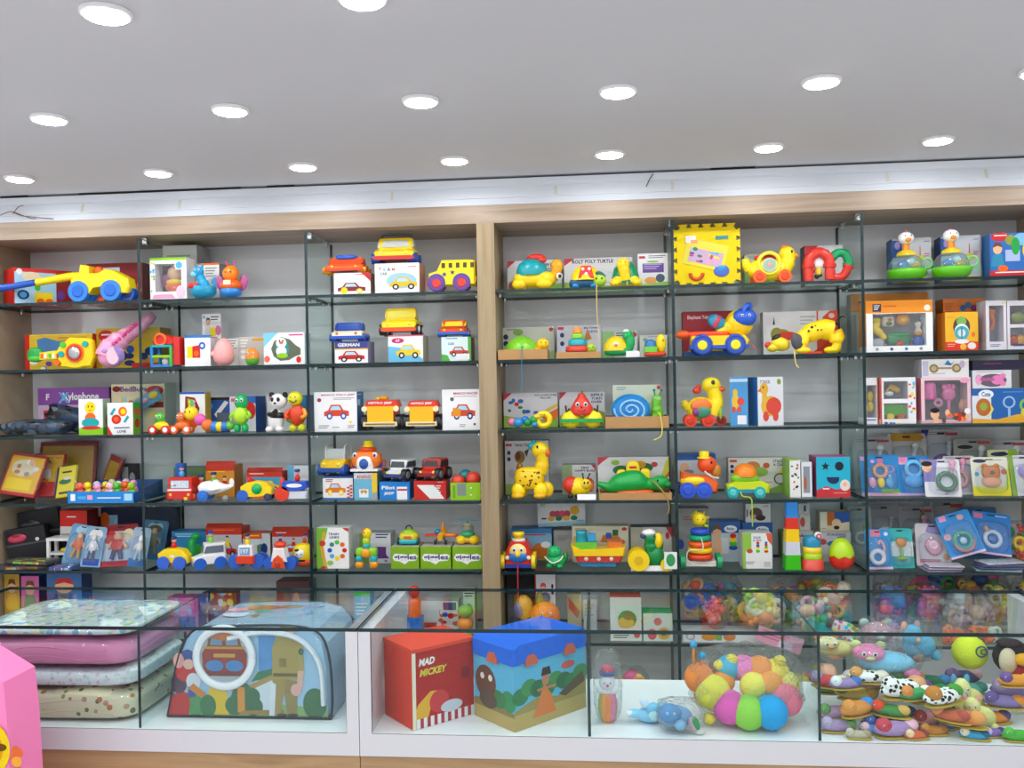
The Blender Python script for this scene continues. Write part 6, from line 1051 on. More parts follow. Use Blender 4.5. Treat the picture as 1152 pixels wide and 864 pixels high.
# --- second shelf
C('large orange and beige boxed set standing behind, partly through the divider',1,958,1045,330,.25,16,'D88a3a',[('r',0,0,.2,.7,'c8c0b0'),('r',0,.7,.1,1,'C87a3a'),('r',.1,.82,.2,.88,'3a4050'),('r',0,0,.07,.66,'9a9aa0')],'9a9aa0','b8703a')
C('large white and orange window carton with giraffe, ball and green rattle',1,975,1050,338,.06,26,'efeff0',[('r',0,.76,1,1,'EE8f1e'),('r',.1,.79,.23,.94,'2a3050'),('l',.12,.9,.09,3,.035,'e8e8e8'),('l',.26,.88,.2,1,.06,'D8601e'),('e',.92,.85,.05,.06,'f2e8d8'),*[('e',.16+.22*k,.06,.025,.03,['GY','3a4a78','3a7ab8','GY'][k]) for k in range(4)]],'E8922a','F0A03a',win=(.1,.12,.9,.75),inn='a8aab0')
with xf(0,9,0):
    tb(curve([(-22,0,36),(-24,0,28),(-18,0,22),(-14,0,16)]),[4]*6+[4.5]*6+[3.5]*7,'FAD812'); el(-23,38,5,3,'FAD812'); P('giraffe_teether'); el(-10,36,7,6,'D8c8a0',0,4,.5); el(-10,34,4,3,'3a7a3a',-3.4,1); el(-9,38,3,2,'C84a2a',-3.4,1); P('picture_block'); el(7,38,8,6.5,'F29a1e',0,5); el(7,38,4,3,'F2C03a',-4,2); P('ball'); el(2,16,13,8,'178a50',0,5,.7); el(2,20,14,3,'129048',-1,5); el(2,10,4,4,'D83a2a',-4,3); P('green_rattle'); el(-22,11,8,6,'b8bcc4',0,4); P('grey_ball'); el(24,12,7,7,'2a56a8',0,5); el(24,22,5,3,'E8a02a',0,4); la([(4,24),(2,28),(4,34),(0,36)],'d8d0c0',24); P('spinning_top')
C('yellow and red carton with a picture of a bottle shaped toy',1,1064,1101,351,.05,26,'E8b02a',[('r',0,0,1,.23,'D8361e'),('e',.5,.62,.26,.26,'4a4438'),('e',.5,.76,.15,.13,'7fb05a'),('e',.5,.5,.22,.2,'dfe8ec'),('e',.5,.46,.22,.18,'4aa8b8'),('e',.5,.46,.12,.1,'cfe0e0'),('r',.48,.3,.52,.62,'2a7a90'),('e',.5,.24,.22,.06,'e8e8e8'),('e',.85,.42,.06,.07,'E0702a'),('e',.54,.1,.1,.08,'F2b03a'),('e',.8,.12,.13,.09,'e8e0d8'),('l',.06,.16,.24,2,.05,'F2a090'),('l',.08,.86,.2,1,.03,'C8902a')],'C87a2a','D8922a')
C('orange carton with blue ornaments behind the yellow and red one',1,1062,1107,336,.2,24,'D8742a',[*[('e',.5+.13*(k%4),.82+.06*(k%2),.08,.06,['2a6a98','3a7aa8','8a3a7a','2a8a6a'][k%4]) for k in range(6)],('l',.06,.9,.2,5,.05,'B85a1e')],'B86a2a')
for x0,x1,lab,kk in ((1110,1133,'slim white window carton with an orange hanging toy',0),(1134,1164,'white window carton with two stacked openings at the photo edge',1)):
    o=C(lab,1,x0,x1,338,.06,26,'d8d4dc',[('l',.2,.1,.5,2,.03,'4a4a90'),('e',.85,.95,.06,.02,'Y'),*([] if kk==0 else [('r',.05,.46,.95,.5,'d8d4dc')])],'c8c4d0','dcdae0',win=(.16,.17,.86,.9) if kk==0 else (.1,.08,.9,.9),inn='9a9aa2',sidepl=())
    w=C.w
    if kk==0: tb(curve([(-3,8,44),(0,8,34),(-3,8,24)]),[3]*6+[2.4]*7,'D8722a'); el(-1,46,4,4,'D87a3a',8,2); P('hanging_toy')
    else:
        el(0,38,8,7,'8a9a4a',8,3); P('toy_in_window'); el(-5,12,6,6,'C8502a',8,3); el(3,12,5,6,'E8a82a',8,3); P('toy_in_window'); bx(-w*.45,26,w*.45,30,'d8d4dc*',.05,.25); P('window_bar')
# --- third shelf
o=C('white window carton with yellow teethers on its left, next to the divider',2,973,989,425,.075,26,'e6e4e8',[('r',.9,0,1,1,'C84a3a'),('l',.1,.08,.7,1,.06,'4a6ab8'),*pdots(8,.02,.1,.1,.9,.05,.02,['Y','R','O'],4)],'b8c0c8','E0b84a',win=(.16,.14,.86,.84),inn='b8bcc0')
for z in (20,32): el(1,z,4,6,'EFCB1e',8,3); P('teether')
el(-4,18,3,4,'E8d03a',8,2); P('teether')
o=C('white window carton with a banana rattle above a green toy car',2,991,1031,425,.06,24,'e8e6ea',[('r',0,0,.04,1,'C84a3a'),*pdots(14,.82,.08,.97,.95,.04,.03,['Y','LB','O','R','3a8a9a'],6),*pdots(6,.06,.01,.8,.06,.05,.02,['Y','O','B'],7)],'b07a70','D8a04a',win=(.1,.1,.78,.92),inn='a8acb8')
bx(-16,24,11,29,'e8e6ea*',.05,.25); P('window_bar'); tb(curve([(-12,8,34),(-6,8,42),(3,8,38)]),[2]*6+[4]*7,'D8a83a'); el(-8,35,5,3,'e8ecea',6,2); P('rattle'); pr([(-14,9),(11,9),(11,19),(4,23),(-14,22)],'4fb01e',6,12,1); cy((-7,5,8),(-7,13,8),4,'FAD812'); cy((5,5,8),(5,13,8),4,'C8602a'); P('toy_car')
o=C('pink window carton with pink cup and rattle and toy pictures along its foot',2,1037,1093,425,.06,26,'E8c4cc',[('r',0,0,1,.05,'c8a8b0'),('e',.88,.93,.1,.06,'E8a0b8')],'D8788a','E8b0bc',win=(.07,.07,.93,.94),inn='7f7f8a')
la([(7,28),(8,29),(7,46),(5,48),(0,48)],'EE6fae',-16,8); P('pink_cup'); el(6,34,8,8,'EE7ab0',8,4); tb([(6,8,28),(6,8,15)],2,'EE7ab0'); 
for k in (-1,0,1): el(6+k*5,42,3,4,'EE7ab0',8,3)
P('pink_rattle'); to(-6,24,4,1.6,'F0a0c0',8,n=12); P('ring'); el(22,20,5,8,'D89a7a',8,3); P('peach_toy')
R=random.Random(11)
for k in range(16): fe(R.uniform(-14,24),R.uniform(3,14),R.uniform(2,4),R.uniform(2,4),R.choice(['R','Y','W','DBR','O','LB','SK'])+'*',-.1-.015*k)
fe(-13,11,5,6,'SK*',-.4); fe(-13,15,5,3,'K*',-.45); P('printed_strip')
t2=TOP[o.name]
o=C('small white carton with a golden dumbbell rattle, lying on the pink carton',2,1037,1090,404,.06,24,'e0dcdc',[('e',.26,.5,.1,.24,'8a744a'),('e',.26,.5,.06,.14,'b8a47a'),('e',.74,.5,.1,.24,'8a744a'),('e',.74,.5,.06,.14,'c0ac84'),('r',.3,.46,.7,.56,'9a8458'),('p',[.48,.7,.56,.95,.62,.75,.7,.88,.62,.65],'2a7ab0'),('r',.02,.1,.14,.9,'c0b8d0'),('l',.2,.2,.3,1,.1,'b8a8c0'),('e',.86,.7,.06,.2,'C8b0c8')],'a8a8b8','b8b8c0',z=t2,py=425)
o=C('wide blue and yellow carton with an orange rattle and rings',2,1094,1166,437,.055,24,'1f5fa8',[('p',[0,0,1,0,1,.28,.7,.24,.4,.1,0,.14],'E0a82a'),('p',[0,.14,.3,.1,.3,.8,0,.8],'d8dce0'),('e',.18,.46,.12,.26,'B8642a'),('e',.18,.48,.06,.12,'8fa83a'),('p',[.28,.6,.34,.4,.28,.2,.2,.14,.3,.3],'D8d83a'),('e',.58,.6,.1,.18,'8fb8e0'),('e',.58,.6,.07,.13,'1f5fa8'),('r',.56,.16,.6,.44,'8fb8e0'),('e',.84,.5,.1,.2,'7fb84a'),('e',.84,.5,.06,.12,'1f5fa8'),('e',.86,.3,.1,.14,'D8c83a'),('e',.22,.84,.12,.13,'e8ecf2'),('t','Cute',.22,.84,.14,'3a5a98',.14),('l',.48,.88,.32,1,.07,'4a90d0')],'2a5a98','8a9ac0')
t=TOP[o.name]
o=C('white carton with a pink bear rattle lying on the blue and yellow carton',2,1094,1138,416.5,.06,24,'dcdcde',[('e',.52,.44,.36,.36,'6a5a68'),('e',.64,.46,.16,.26,'E880b8'),('e',.78,.68,.08,.14,'E880b8'),('e',.78,.26,.08,.14,'E880b8'),('e',.16,.5,.09,.3,'E8a0c4'),('r',.2,.42,.56,.58,'B85a90'),('l',.1,.9,.7,1,.08,'b8a8b8')],'6a90b8','b8c0cc',z=t,py=437)
t=TOP[o.name]
C('dark navy carton topmost on the right pile of the third shelf',2,1094,1162,405,.075,24,'2a2440',[('l',.18,.6,.3,1,.2,'8a3a6a')],'241f38','3a3050',z=t,py=417)
# --- fourth shelf: hanging cards
def bl(*a,**k): return blister(*a,group='hanging cards on the fourth shelf',**k)
WB=[('l',.1,.95,.6,2,.035,'8a8a98'),('r',.62,.9,.94,.95,'C04a5a')]
C_=lambda c,n=5,s=1:pdots(n,.1,.05,.9,.2,.08,.03,c,s)
for i,(x,h,c,l,dp) in enumerate(((985,62,'b8b8ba','back grey white card with a red label behind the two ring card',.26),(1023,66,'c4c0bc','back card with a mustard top edge on the fourth shelf',.27),(1064,70,'c8c6cc','tallest white back card with a purple corner on the fourth shelf',.27),(1098,60,'a8a89c','back olive white card with a dark oval label',.27),(1136,58,'c8c8cc','back white card at the right end of the fourth shelf',.25))):
    bl(l,3,x,dp,44,h,c,tring(['P','LB','PU','MG','R'][i],'W'),rx=-8,pl=WB+([('r',.1,.86,.9,1,'C8922a')] if i==1 else [('p',[0,.7,.2,1,0,1],'3a3090')] if i==2 else [('e',.3,.84,.2,.04,'2a2a3a')] if i==3 else []))
bl('sky blue card with a small orange ring and a purple ring rattle',3,993,.08,44,48,'1f86c8',tkeys(['E8a080','P','Y','LB']),rx=-12,pl=[('r',.02,.86,.12,.96,'P'),('r',.46,.8,.6,.9,'D86a8a'),('e',.33,.84,.05,.04,'P'),('r',0,0,1,.08,'d8a8c8'),('e',.75,.66,.15,.1,'LV'),('e',.75,.66,.1,.07,'1f86c8'),('r',.72,.2,.78,.52,'b8c8e0'),('r',.5,.06,.95,.16,'7fb84a')])
bl('sky blue card with a large round blue teether in a clear blister',3,1031,.065,36,47,'1f8ad0',lambda w,h:(el(0,h*.36,w*.34,w*.22,'2aa0e8',-2.6,w*.12),to(0,h*.66,w*.24,w*.07,'6ac4f4',-2.6,n=16)),rx=-12,pl=[('r',.06,.78,.34,.97,'P'),('l',.08,.95,.24,3,.05,'D86a8a'),('e',.8,.86,.08,.05,'D8a08a'),('r',0,0,1,.06,'c8a8d8')])
bl('white card showing a dark haired baby beside a green teether ring',3,1060,.06,40,44,'e4e2e6',tring('3a7a5a','D8a0c0',.1),-4,rx=-14,pl=[('p',[0,.4,.3,.4,.4,1,0,1],'8a80c0'),('e',.1,.78,.14,.13,'SK'),('e',.1,.88,.15,.07,'K'),('l',.4,.95,.5,2,.04,'8a8aa8'),*C_(['HP','P','LV','W'],8,2)])
bl('white card with coral rings, tucked behind the teether ring card',3,1084,.1,38,46,'d8d4d8',tring('E09a98','P',-.1),6,rx=-14,pl=WB+C_(['P','W'],4,3))
bl('yellow edged card with an orange bear teether, fourth shelf',3,1117,.06,42,46,'dcdccc',lambda w,h:(el(0,h*.6,w*.24,w*.18,'D8782a',-2.6,w*.08,.6),el(0,h*.36,w*.26,w*.16,'E8a07a',-2.6,w*.08),el(-w*.16,h*.76,w*.08,w*.07,'D8782a',-2.6,w*.05),el(w*.16,h*.76,w*.08,w*.07,'D8782a',-2.6,w*.05),el(0,h*.58,w*.06,w*.05,'3a4a6a',-2.9-w*.07,w*.03)),-3,rx=-14,pl=[('r',0,0,1,.24,'D8d02a'),('p',[.85,.2,1,.2,1,.9],'C8d83a'),('e',.24,.9,.18,.05,'2a3050'),('l',.55,.92,.3,1,.03,'5a5a4a'),('e',.14,.56,.06,.06,'3a9ac8'),('e',.86,.62,.08,.07,'D85a4a')])
bl('lime edged white card behind the bear teether card',3,1134,.13,36,52,'c8d09a',trattle('E8e8c0','MG'),8,rx=-12,pl=[('r',.7,0,1,1,'8fb83a'),('e',.4,.9,.3,.05,'2a3050')])
bl('white card cut by the right edge on the fourth shelf',3,1156,.06,34,48,'d8d8de',trattle('LV','Y'),8,rx=-12,pl=WB+[('r',0,0,.16,1,'7fa83a')])
bl('thin clear pack with a pale blue strip just before the divider',3,967,.29,18,50,'a8c4d0',trattle('SB','LB'),rx=-6,pl=[('l',.2,.95,.6,1,.04,'W')])
# --- fifth shelf: more hanging cards
def bm(*a,**k): return blister(*a,group='hanging cards on the fifth shelf',**k)
for i,(x,h,w,c,l,dp) in enumerate(((969,60,26,'a8b4b4','pale green card seen through the divider behind the egg toy',.27),(996,62,38,'8a8a90','grey back card on the fifth shelf above the flamingo ring card',.27),(1034,60,40,'9a989c','grey back card with a red label, fifth shelf',.28),(1070,66,40,'a8a4a8','tall back card with a red label, middle of the fifth shelf',.28),(1104,60,40,'4a80b0','blue back card behind the tilted blue cards',.27))):
    bm(l,4,x,dp,w,h,c,tring('W',['MG','GY','P','LV','LB'][i]),rx=-7,pl=[('l',.1,.95,.5,2,.035,'6a6a78')]+([('r',.6,.88,.94,.94,'B8384a')] if i in (2,3) else [])+([('p',[.5,.6,.7,1,.8,.6],'6a8a2a')] if i==2 else []))
bm('sky blue card with a white ring and pink flamingo shaped rattle',4,992,.05,30,46,'2a90d0',lambda w,h:(to(-w*.08,h*.3,w*.24,w*.09,'e4e4ec',-2.6,n=16),tb(curve([(w*.14,-2.6,h*.36),(w*.2,-2.6,h*.56),(w*.06,-2.6,h*.7),(w*.0,-2.6,h*.62)]),w*.05,'F2a8c0')),4,rx=-12,pl=[('r',.24,.82,.62,.98,'D87a98'),('e',.84,.88,.08,.05,'d8d8e8'),('r',0,0,1,.06,'d8b8d8')])
bm('teal card with an orange topped green rattle',4,1014,.07,28,46,'3ab0b0',lambda w,h:(el(0,h*.64,w*.22,w*.2,'E0882a',-2.6,w*.1),tb([(0,-2.6,h*.5),(0,-2.6,h*.26)],w*.06,'8fc05a'),el(0,h*.24,w*.24,w*.07,'8fb84a',-2.6,w*.08)),2,rx=-12,pl=[('r',0,.3,1,.66,'d8e0e0'),('e',.5,.94,.16,.02,'2a6a6a')])
bm('white pink card with a pink guitar shaped teether',4,1054,.085,38,50,'ddd4dc',lambda w,h:(el(w*.0,h*.46,w*.24,w*.28,'F0a0bc',-2.6,w*.08,rot=20),to(w*.0,h*.48,w*.1,w*.05,'f4d8e0',-4.4,n=14)),-10,rx=-16,pl=[('p',[.3,.8,.9,.7,.8,1,.4,1],'9a90c8'),('r',.1,.06,.7,.16,'D890a8'),('l',.1,.14,.6,2,.04,'C86a8a'),('e',.86,.22,.1,.08,'D8a080')])
for k in range(3):
    p,s=where(4,1058,.05); N('flat_pack',['lowest pale packet under the pink guitar teether card','middle lilac packet under the pink guitar teether card','upper white packet under the pink guitar teether card'][k],'packaged toy',4,1056+2*k,.06,4-4*k,p.z+.009*k); bx(-19,0,19,1.2,['9a90b8*','C8b8d0*','d8d4dc*'][k],-12,12); P('card'); film(40,2.3,26,1.15,14,k,'pvc',.3,.02); P('film_cover')
bm('tilted sky blue card with a green and red ring rattle, leaning left',4,1090,.07,40,52,'2f8fd8',lambda w,h:(to(0,h*.34,w*.24,w*.07,'3aa88a',-2.6,n=16),to(0,h*.3,w*.26,w*.05,'D87a8a',-3.2,n=16,a0=180,a1=360),el(0,h*.34,w*.1,w*.1,'b8e0e8',-2.8,w*.06)),0,rx=-20,ry=-16,pl=[('r',.1,.86,.3,.98,'P'),('e',.7,.86,.1,.06,'d8a8a8'),('e',.14,.5,.1,.08,'E8b0b8'),('r',0,0,1,.05,'d8c0d8')],zo=10)
bm('tilted sky blue card with a blue ring and orange tab, at the right',4,1115,.1,44,50,'2a80cc',lambda w,h:(to(0,h*.36,w*.2,w*.06,'c8d8f0',-2.6,n=16),el(0,h*.36,w*.1,w*.09,'2a78c0',-2.8,w*.05),tb([(-w*.1,-2.6,h*.5),(-w*.2,-2.6,h*.64)],w*.06,'E0a080')),0,rx=-20,ry=8,pl=[('r',.05,.84,.28,.96,'D87aa0'),('l',.6,.92,.3,1,.04,'d8e4f4'),('r',0,0,1,.05,'d8b8d8')],zo=12)
for k in range(4):
    p,s=where(4,1115,.06); N('flat_pack',['lowest silvery toy packet in the fifth shelf pile','second silver blue packet in the fifth shelf pile','third packet with a purple stripe in the fifth shelf pile','top white and blue packet of the fifth shelf pile'][k],'packaged toy',4,1117+2*k,.08,-8+6*k,p.z+.0095*k); bx(-24,0,24,1.2,['a8b8c0*','3a70a8*','6a5a98*','c8d8e4*'][k],-13,13); P('card'); film(50,2.4,28,1.2,14,k+9,'film',.3,.02); P('film_cover')
# orange bagged toys at the right end
def toybag(label,row,x,dep,w,h,d,cols,n,seed,z=None,rz=0,tag=None,group='bagged toys',pile='egg',zlo=.1,fc='film',kinds='ers'):
    R=random.Random(seed); w*=.84; N('toy_bag',label,'bagged toy',row,x,dep,rz,z,group); n=n+9 if row==5 else n+3; h=min(h,(SHZ[row-1]-.03-CUR[-1].location.z)/SCL[-1]/1.06); d=min(d,28) if row<6 else d
    for i in range(n):
        c=cols[i%len(cols)]; t=i/max(1,n-1); r=R.uniform(.15,.23)*min(w,h)*1.05
        px=R.uniform(-.36,.36)*w; pz=h*(zlo+.12+.62*((i*7)%n)/n); px*=1-.5*max(0,pz/h-.55); py=R.uniform(-.22,.12)*d; k=R.choice(kinds)
        if k=='e': el(px,pz,r,r*R.uniform(.75,1.1),c,py,r*.8,R.choice([1,.8]),12)
        elif k=='r': to(px,pz,r*.8,r*.3,c,py,n=12)
        else:
            el(px,pz,r*.55,r*.55,c,py,r*.5,n=10); a=R.uniform(0,3)
            for q in range(3): el(px+r*.8*cos(a+q*2.1),pz+r*.8*sin(a+q*2.1),r*.42,r*.42,cols[(i+1+q)%len(cols)] if q==0 else c,py,r*.4,n=8)
        P('toy_piece')
    film(w,h,d,None,20,seed,fc,.7,.06); P('clear_bag')
    if tag: 
        with xf(tag[0]*w,-d*.5-.6,tag[1]*h,ry=tag[4]): bx(-tag[2]/2,0,tag[2]/2,tag[3],tag[5]+'*',0,.4); prints(tag[6] if len(tag)>6 else [],tag[2],tag[3],-tag[2]/2,0,0)
        P('header_card')
toybag('bag of orange and green plastic toys at the right end of the fifth shelf',4,1150,.12,46,52,24,['E8601e','DG','FAD812','D83a2a','3a8a3a'],8,21)
# --- sixth shelf: heaped bags of small toys, bays E and F
mix=['R','Y','LB','MG','O','HP','PU','W','T','LG']; pst=['F4b070','F2E080','F0a0b8','9adcb0','a8c8f0','W']
z6=SHZ[5]+ST+LIFT
C('white carton strip with bee drawings lying under the bagged toys',5,768,856,710,.02,24,'dcdcdc',[('e',.1,.5,.06,.3,'9a9a9a'),('e',.1,.5,.04,.2,'dcdcdc'),('e',.34,.5,.1,.34,'D8902a'),('e',.6,.5,.08,.36,'D8803a'),('r',.42,.2,.5,.8,'7fa84a'),('e',.52,.8,.06,.2,'4a80c0')],'c8c8c8')
zc=top([o for o in bpy.data.objects if o.get('label','').startswith('white carton strip with bee')][0])
def tb6(label,x,dep,w,h,d,cols,n,seed,zpx=0,**k): toybag(label,5,x,dep,w,h,d,cols,n,seed,z=z6+zpx*.0036,**k)
tb6('bag of blue and orange small toys next to the divider, over the bee strip',787,.16,46,48,34,['2a62c0','E8a080','F0c890','2a7ad8','E8502a','W'],10,31,18)
tb6('bag with a coral pink bear toy and an orange block',806,.06,30,40,22,['EE5a6a','F2604a','E8502a','F08a90'],6,32,14)
tb6('bag with a yellow egg toy and small brown toys',823,.07,32,36,24,['FBE012','E8c83a','C89a5a','8a9a2a'],6,33,14)
tb6('clear bag of pastel yellow, orange and white shapes with a pink header card',858,.05,60,48,30,['F2E060','F09a5a','e8e8d8','A8d85a','F0c0a0','F2E8a0'],13,34,14,tag=(.25,-.36,52,18,18,'E0a0b8',[('l',.1,.8,.6,3,.2,'D06a90'),('r',.5,.1,.8,.5,'e0d0e4')]))
tb6('bag with red and purple toys heaped at the back of the sixth shelf',812,.25,60,68,30,['D82a3a','PU','3ab0d8','HP','DB','GY'],12,35,2)
tb6('bag of orange, purple and blue toys below the stacking cup tower',884,.24,56,70,30,['E8901e','8a4ab0','2a52b0','D8c03a','3a8a5a'],12,36,2)
tb6('bag of green and grey toys below the egg toy',925,.24,60,72,30,['4fa83a','9aa8a8','D8d02a','2a8a50','5ac03a','O'],12,37,2)
tb6('bag of orange, red and yellow toys hanging in front of the glass divider',938,.1,52,62,26,['E8602a','F2b83a','D84a3a','e8d8c0','3a9a7a','F0904a'],13,38,6)
tb6('flat bag of mixed toys with teal header drooping under the divider',912,.045,48,44,20,['E8c8a0','3aa898','D8a8b8','LB','e4e0d0','MG'],10,39,10,tag=(.2,.05,40,10,32,'2a9a94'))
N('plastic_bag','speckled plastic packet tilted at the sixth shelf edge under the divider','plastic bag',5,948,.035,-4,None,None,None,24)
film(34,20,8,10,18,4,'speck',.6,.1); P('bag_body')
tb6('white packet with a grey printed picture behind the glass divider',1001,.25,34,50,18,['c8c8cc','9a8a90','6a5a60','d8d8dc'],5,40,18)
tb6('tall bag with blue and purple pieces just right of the divider',1003,.1,44,64,24,['2a52a8','8a4aa0','3a80c0','LV','HP','B'],11,41,2)
tb6('bag with pink and yellow balls low on the right bay shelf',1005,.035,46,26,18,['EE7ab8','F2D82a','E8a0c8','F0E05a'],6,42,0)
tb6('bag of lime and pink soft toys on the sixth shelf of the right bay',1035,.2,46,76,28,['C8d83a','EE6a90','E05a9a','a8c83a','F080a0'],11,43,2)
tb6('bag of coral pink flower toys in the middle of the right bay',1053,.09,42,54,24,['E8586a','D86ab0','F0788a','E86a5a'],10,44,10)
tb6('bag of dark blue, green and red balls at the back of the right bay',1070,.27,58,78,28,['D8342a','3aa83a','2a52a0','D8302a','2a6ab8'],11,45,2)
tb6('bag of grey and brown teddy shapes on the right bay shelf',1083,.07,56,44,26,['b8b0b0','c8a890','a8b8b8','d8d0d0','8a8a98'],11,46,14)
tb6('second teddy bag with lilac and grey shapes near the counter end',1113,.08,40,46,24,['a898b0','c8c0c8','b0a8b0','9a90a8'],8,47,14)
tb6('bag with orange and tangerine balls low in the right bay',1078,.03,64,25,16,['F07a2a','F2942a','E8602a','F0843a'],7,48,0,pile='row')
tb6('bag with bright orange balls and pale green shape near the counter end',1112,.03,40,27,16,['F2701e','F2701e','c8e0d0'],5,49,0)
tb6('bag with an orange striped ball on top at the back right',1090,.2,36,84,26,['D8b03a','8a9a4a','E8602a','F07a3a','d8d8d8'],9,50,2)
tb6('bag of red, green and pink balls at the right back corner',1120,.26,50,78,26,['D83a2a','3aa84a','E0508a','D8d03a','2a5aa8'],11,51,2)
tb6('bag of yellow green soft shapes beside the white counter end panel',1128,.16,40,62,24,['D8d83a','C8c83a','E8e07a','D8903a'],9,52,2)
tb6('bag of navy, yellow and orange toys at the far right of the sixth shelf',1146,.25,36,80,26,['2a3a78','E8a82a','E8602a','1a2a5a','D8d03a'],11,53,2)
# bottom shelf glimpses under the sixth shelf
for x,w,h,cols,l,sd in ((708,56,46,['E8662a','F0983a','E8508a','8ac84a','F2d82a'],'bag of orange, pink and lime soft toys on the lowest shelf',61),(800,50,70,['8a4a48','a86a5a','6a3a3a','C88a7a'],'dark red patterned bag on the lowest shelf behind the caterpillar bag',62),(915,60,60,['D8d83a','E8805a','8ac86a','F2c0a0'],'bag of lime and peach soft toys on the lowest shelf',63),(998,54,66,['e8d8a0','F0a070','b8d07a','E8e0c0'],'second pale bag of soft toys on the lowest shelf',64)):
    toybag(l,6,x,.08,w,h,40,cols,7,sd,group='bags on the lowest shelf')
# ================================================================ inside the counters
ZK=CF+.0014; DK=CY0
def K(name,label,cat,px,dy,rz=0,z=ZK,**k): return N(name,label,cat,None,px,CY0+dy,rz,z,None,k.get('py',800),k.get('ry',0),k.get('rx',0))
# folded, bagged blankets stacked left
def pillowbag(w,d,h,c,seed,amp=.03):
    R=random.Random(seed); v=[];f=[];n=28;m=10; 
    k0=len(b_.v); el(0,h/2,w/2,h/2,c,0,d/2,.3,40,0,.38)
    a=[R.uniform(0,6) for _ in range(4)]
    for i in range(k0,len(b_.v)):
        q=b_.v[i]; g=h*amp*2; b_.v[i]=Vector((q.x*(1+.02*sin(q.z*.4+a[0])),q.y,max(0.02,q.z+g*(sin(q.x*.05+a[1])+.6*sin(q.x*.13+q.y*.08+a[2])+.5*sin(q.y*.1+a[3]))*(q.z/h))))
zt=ZK
for i,(h,c,w,px,l) in enumerate(((31,'blk4',174,96,'cream quilt with small brown heart prints, lowest of the folded bedding'),(18,'blk3',172,97,'white folded quilt, second from the bottom of the bedding pile'),(28,'blk2',178,92,'pink fleece blanket in a clear bag, between the white quilts'),(8,'blk1',172,96,'white quilt with blue and green sprig print on top of the bedding pile'))):
    N('folded_blanket',l,'blanket',None,px,CY0+.215,0,zt,'folded bedding in the counter',760); s=SCL[-1]
    pillowbag(w,.36/s,h,c,i+2); 
    if c in('blk2','blk4'):
        for q in (.33,.66): tb(curve([(x,-.182/s+1.2+abs(x)*.012,h*q+2.2*sin(x*.06+i)) for x in range(int(-w*.43),int(w*.43),14)],3),.9,c)
    P('quilt'); k0=len(b_.v); el(0,h/2,w/2+.8,h/2+.5,'pvc',0,.184/s,.3,40,0,.38); 
    for j in range(k0,len(b_.v)): b_.v[j].z=max(.01,b_.v[j].z+.5*sin(b_.v[j].x*.3)*sin(b_.v[j].y*.4))
    P('clear_bag'); zt+=h*s*1.085+.0025
# play tent bag
K('tent_bag','clear zipped bag with a white handle holding a printed play tent','bag',285,.13,py=815)
s=SCL[-1]; tri=[(x_,z_*.89) for x_,z_ in [(-90,1),(-86,22),(-82,50),(-75,78),(-66,98),(-50,109),(0,112),(50,112),(76,106),(87,90),(92,60),(93,20),(91,1)]]
pr([(x,z+.5) for x,z in tri],'a9c8de~',-14,95,8); P('folded_fabric')
L=lambda pts,c,y=-14.2: fl(pts,c+'~',y)
y=-14.3
def art(pts,c):
    global y
    y-=.03; fl(pts,c+'*',y)
def arte(x,z,rx,rz,c): art(ell2(x,z,rx,rz,22),c)
X_.append(X_[-1]@Matrix.Diagonal((1,1,.93,1)))
R_=lambda a,b,c,d,k:art([(a,b),(c,b),(c,d),(a,d)],k)
art([(-84,3),(88,3),(87,60),(82,90),(70,102),(-46,104),(-66,92),(-78,60)],'a4cbe6'); art([(-84,3),(88,3),(87,13),(30,17),(-84,15)],'8fb46a'); arte(74,18,13,18,'2f7040'); arte(-58,18,12,16,'4f9a58')
art([(8,10),(34,10),(32,50),(8,46)],'dce6ec'); R_(13,50,32,96,'4f97d6'); art([(4,42),(34,50),(36,60),(12,54)],'2a7a4c'); art([(-18,30),(-6,28),(34,48),(34,54),(-4,36),(-14,38)],'B8924a'); art([(-46,4),(-21,4),(-23,40),(-42,40)],'EEC818')
for a,b,r in ((-4,22,15),(-14,15,11),(6,14,11),(-6,32,10),(4,26,10)): arte(a,b,r,r,'2f6e42')
R_(-11,7,-3,36,'E8962a'); art([(-10,5),(40,5),(40,11),(-6,9)],'A8803a')
art([(-88,3),(-66,3),(-64,16),(-66,28),(-76,32),(-86,22)],'CC2420'); arte(-76,40,9,12,'4a3048'); arte(-68,52,12,10,'D02a26'); arte(-60,42,8,10,'dfe6ee'); R_(-66,24,-58,36,'2f5aa8'); art([(-66,34),(-50,22),(-46,28),(-60,40)],'D8862a'); arte(-66,70,8,9,'2f4f98'); arte(-76,66,6,9,'EAA8A0'); arte(-65,62,6,6,'F0c0a8'); arte(-44,14,9,13,'2f7a46')
art([(30,4),(36,4),(42,40),(42,46),(28,46)],'A8904a'); art([(44,4),(54,4),(56,44),(42,46),(41,30)],'9a8442'); art([(28,46),(56,46),(62,84),(56,97),(34,97),(28,82)],'B09a4e'); R_(29,49,57,53,'6a5a2a'); R_(36,60,44,70,'8a7838'); art([(56,82),(62,84),(63,56),(60,36),(55,36),(58,56)],'B8a252'); art([(56,56),(63,56),(61,36),(55,36)],'EAB8A0'); arte(54,34,6,7,'EAB0A8'); arte(45,100,8,6,'EEC0A8'); art([(34,101),(57,101),(53,107),(38,107)],'8a7838'); R_(32,101,48,102.5,'5a4c22'); arte(60,78,3,4,'2f6040'); art([(24,4),(30,4),(32,40),(26,44)],'e8ecf0'); arte(38,5,6,2,'4a3a2a'); arte(50,5,6,2,'4a3a2a')
X_.pop()
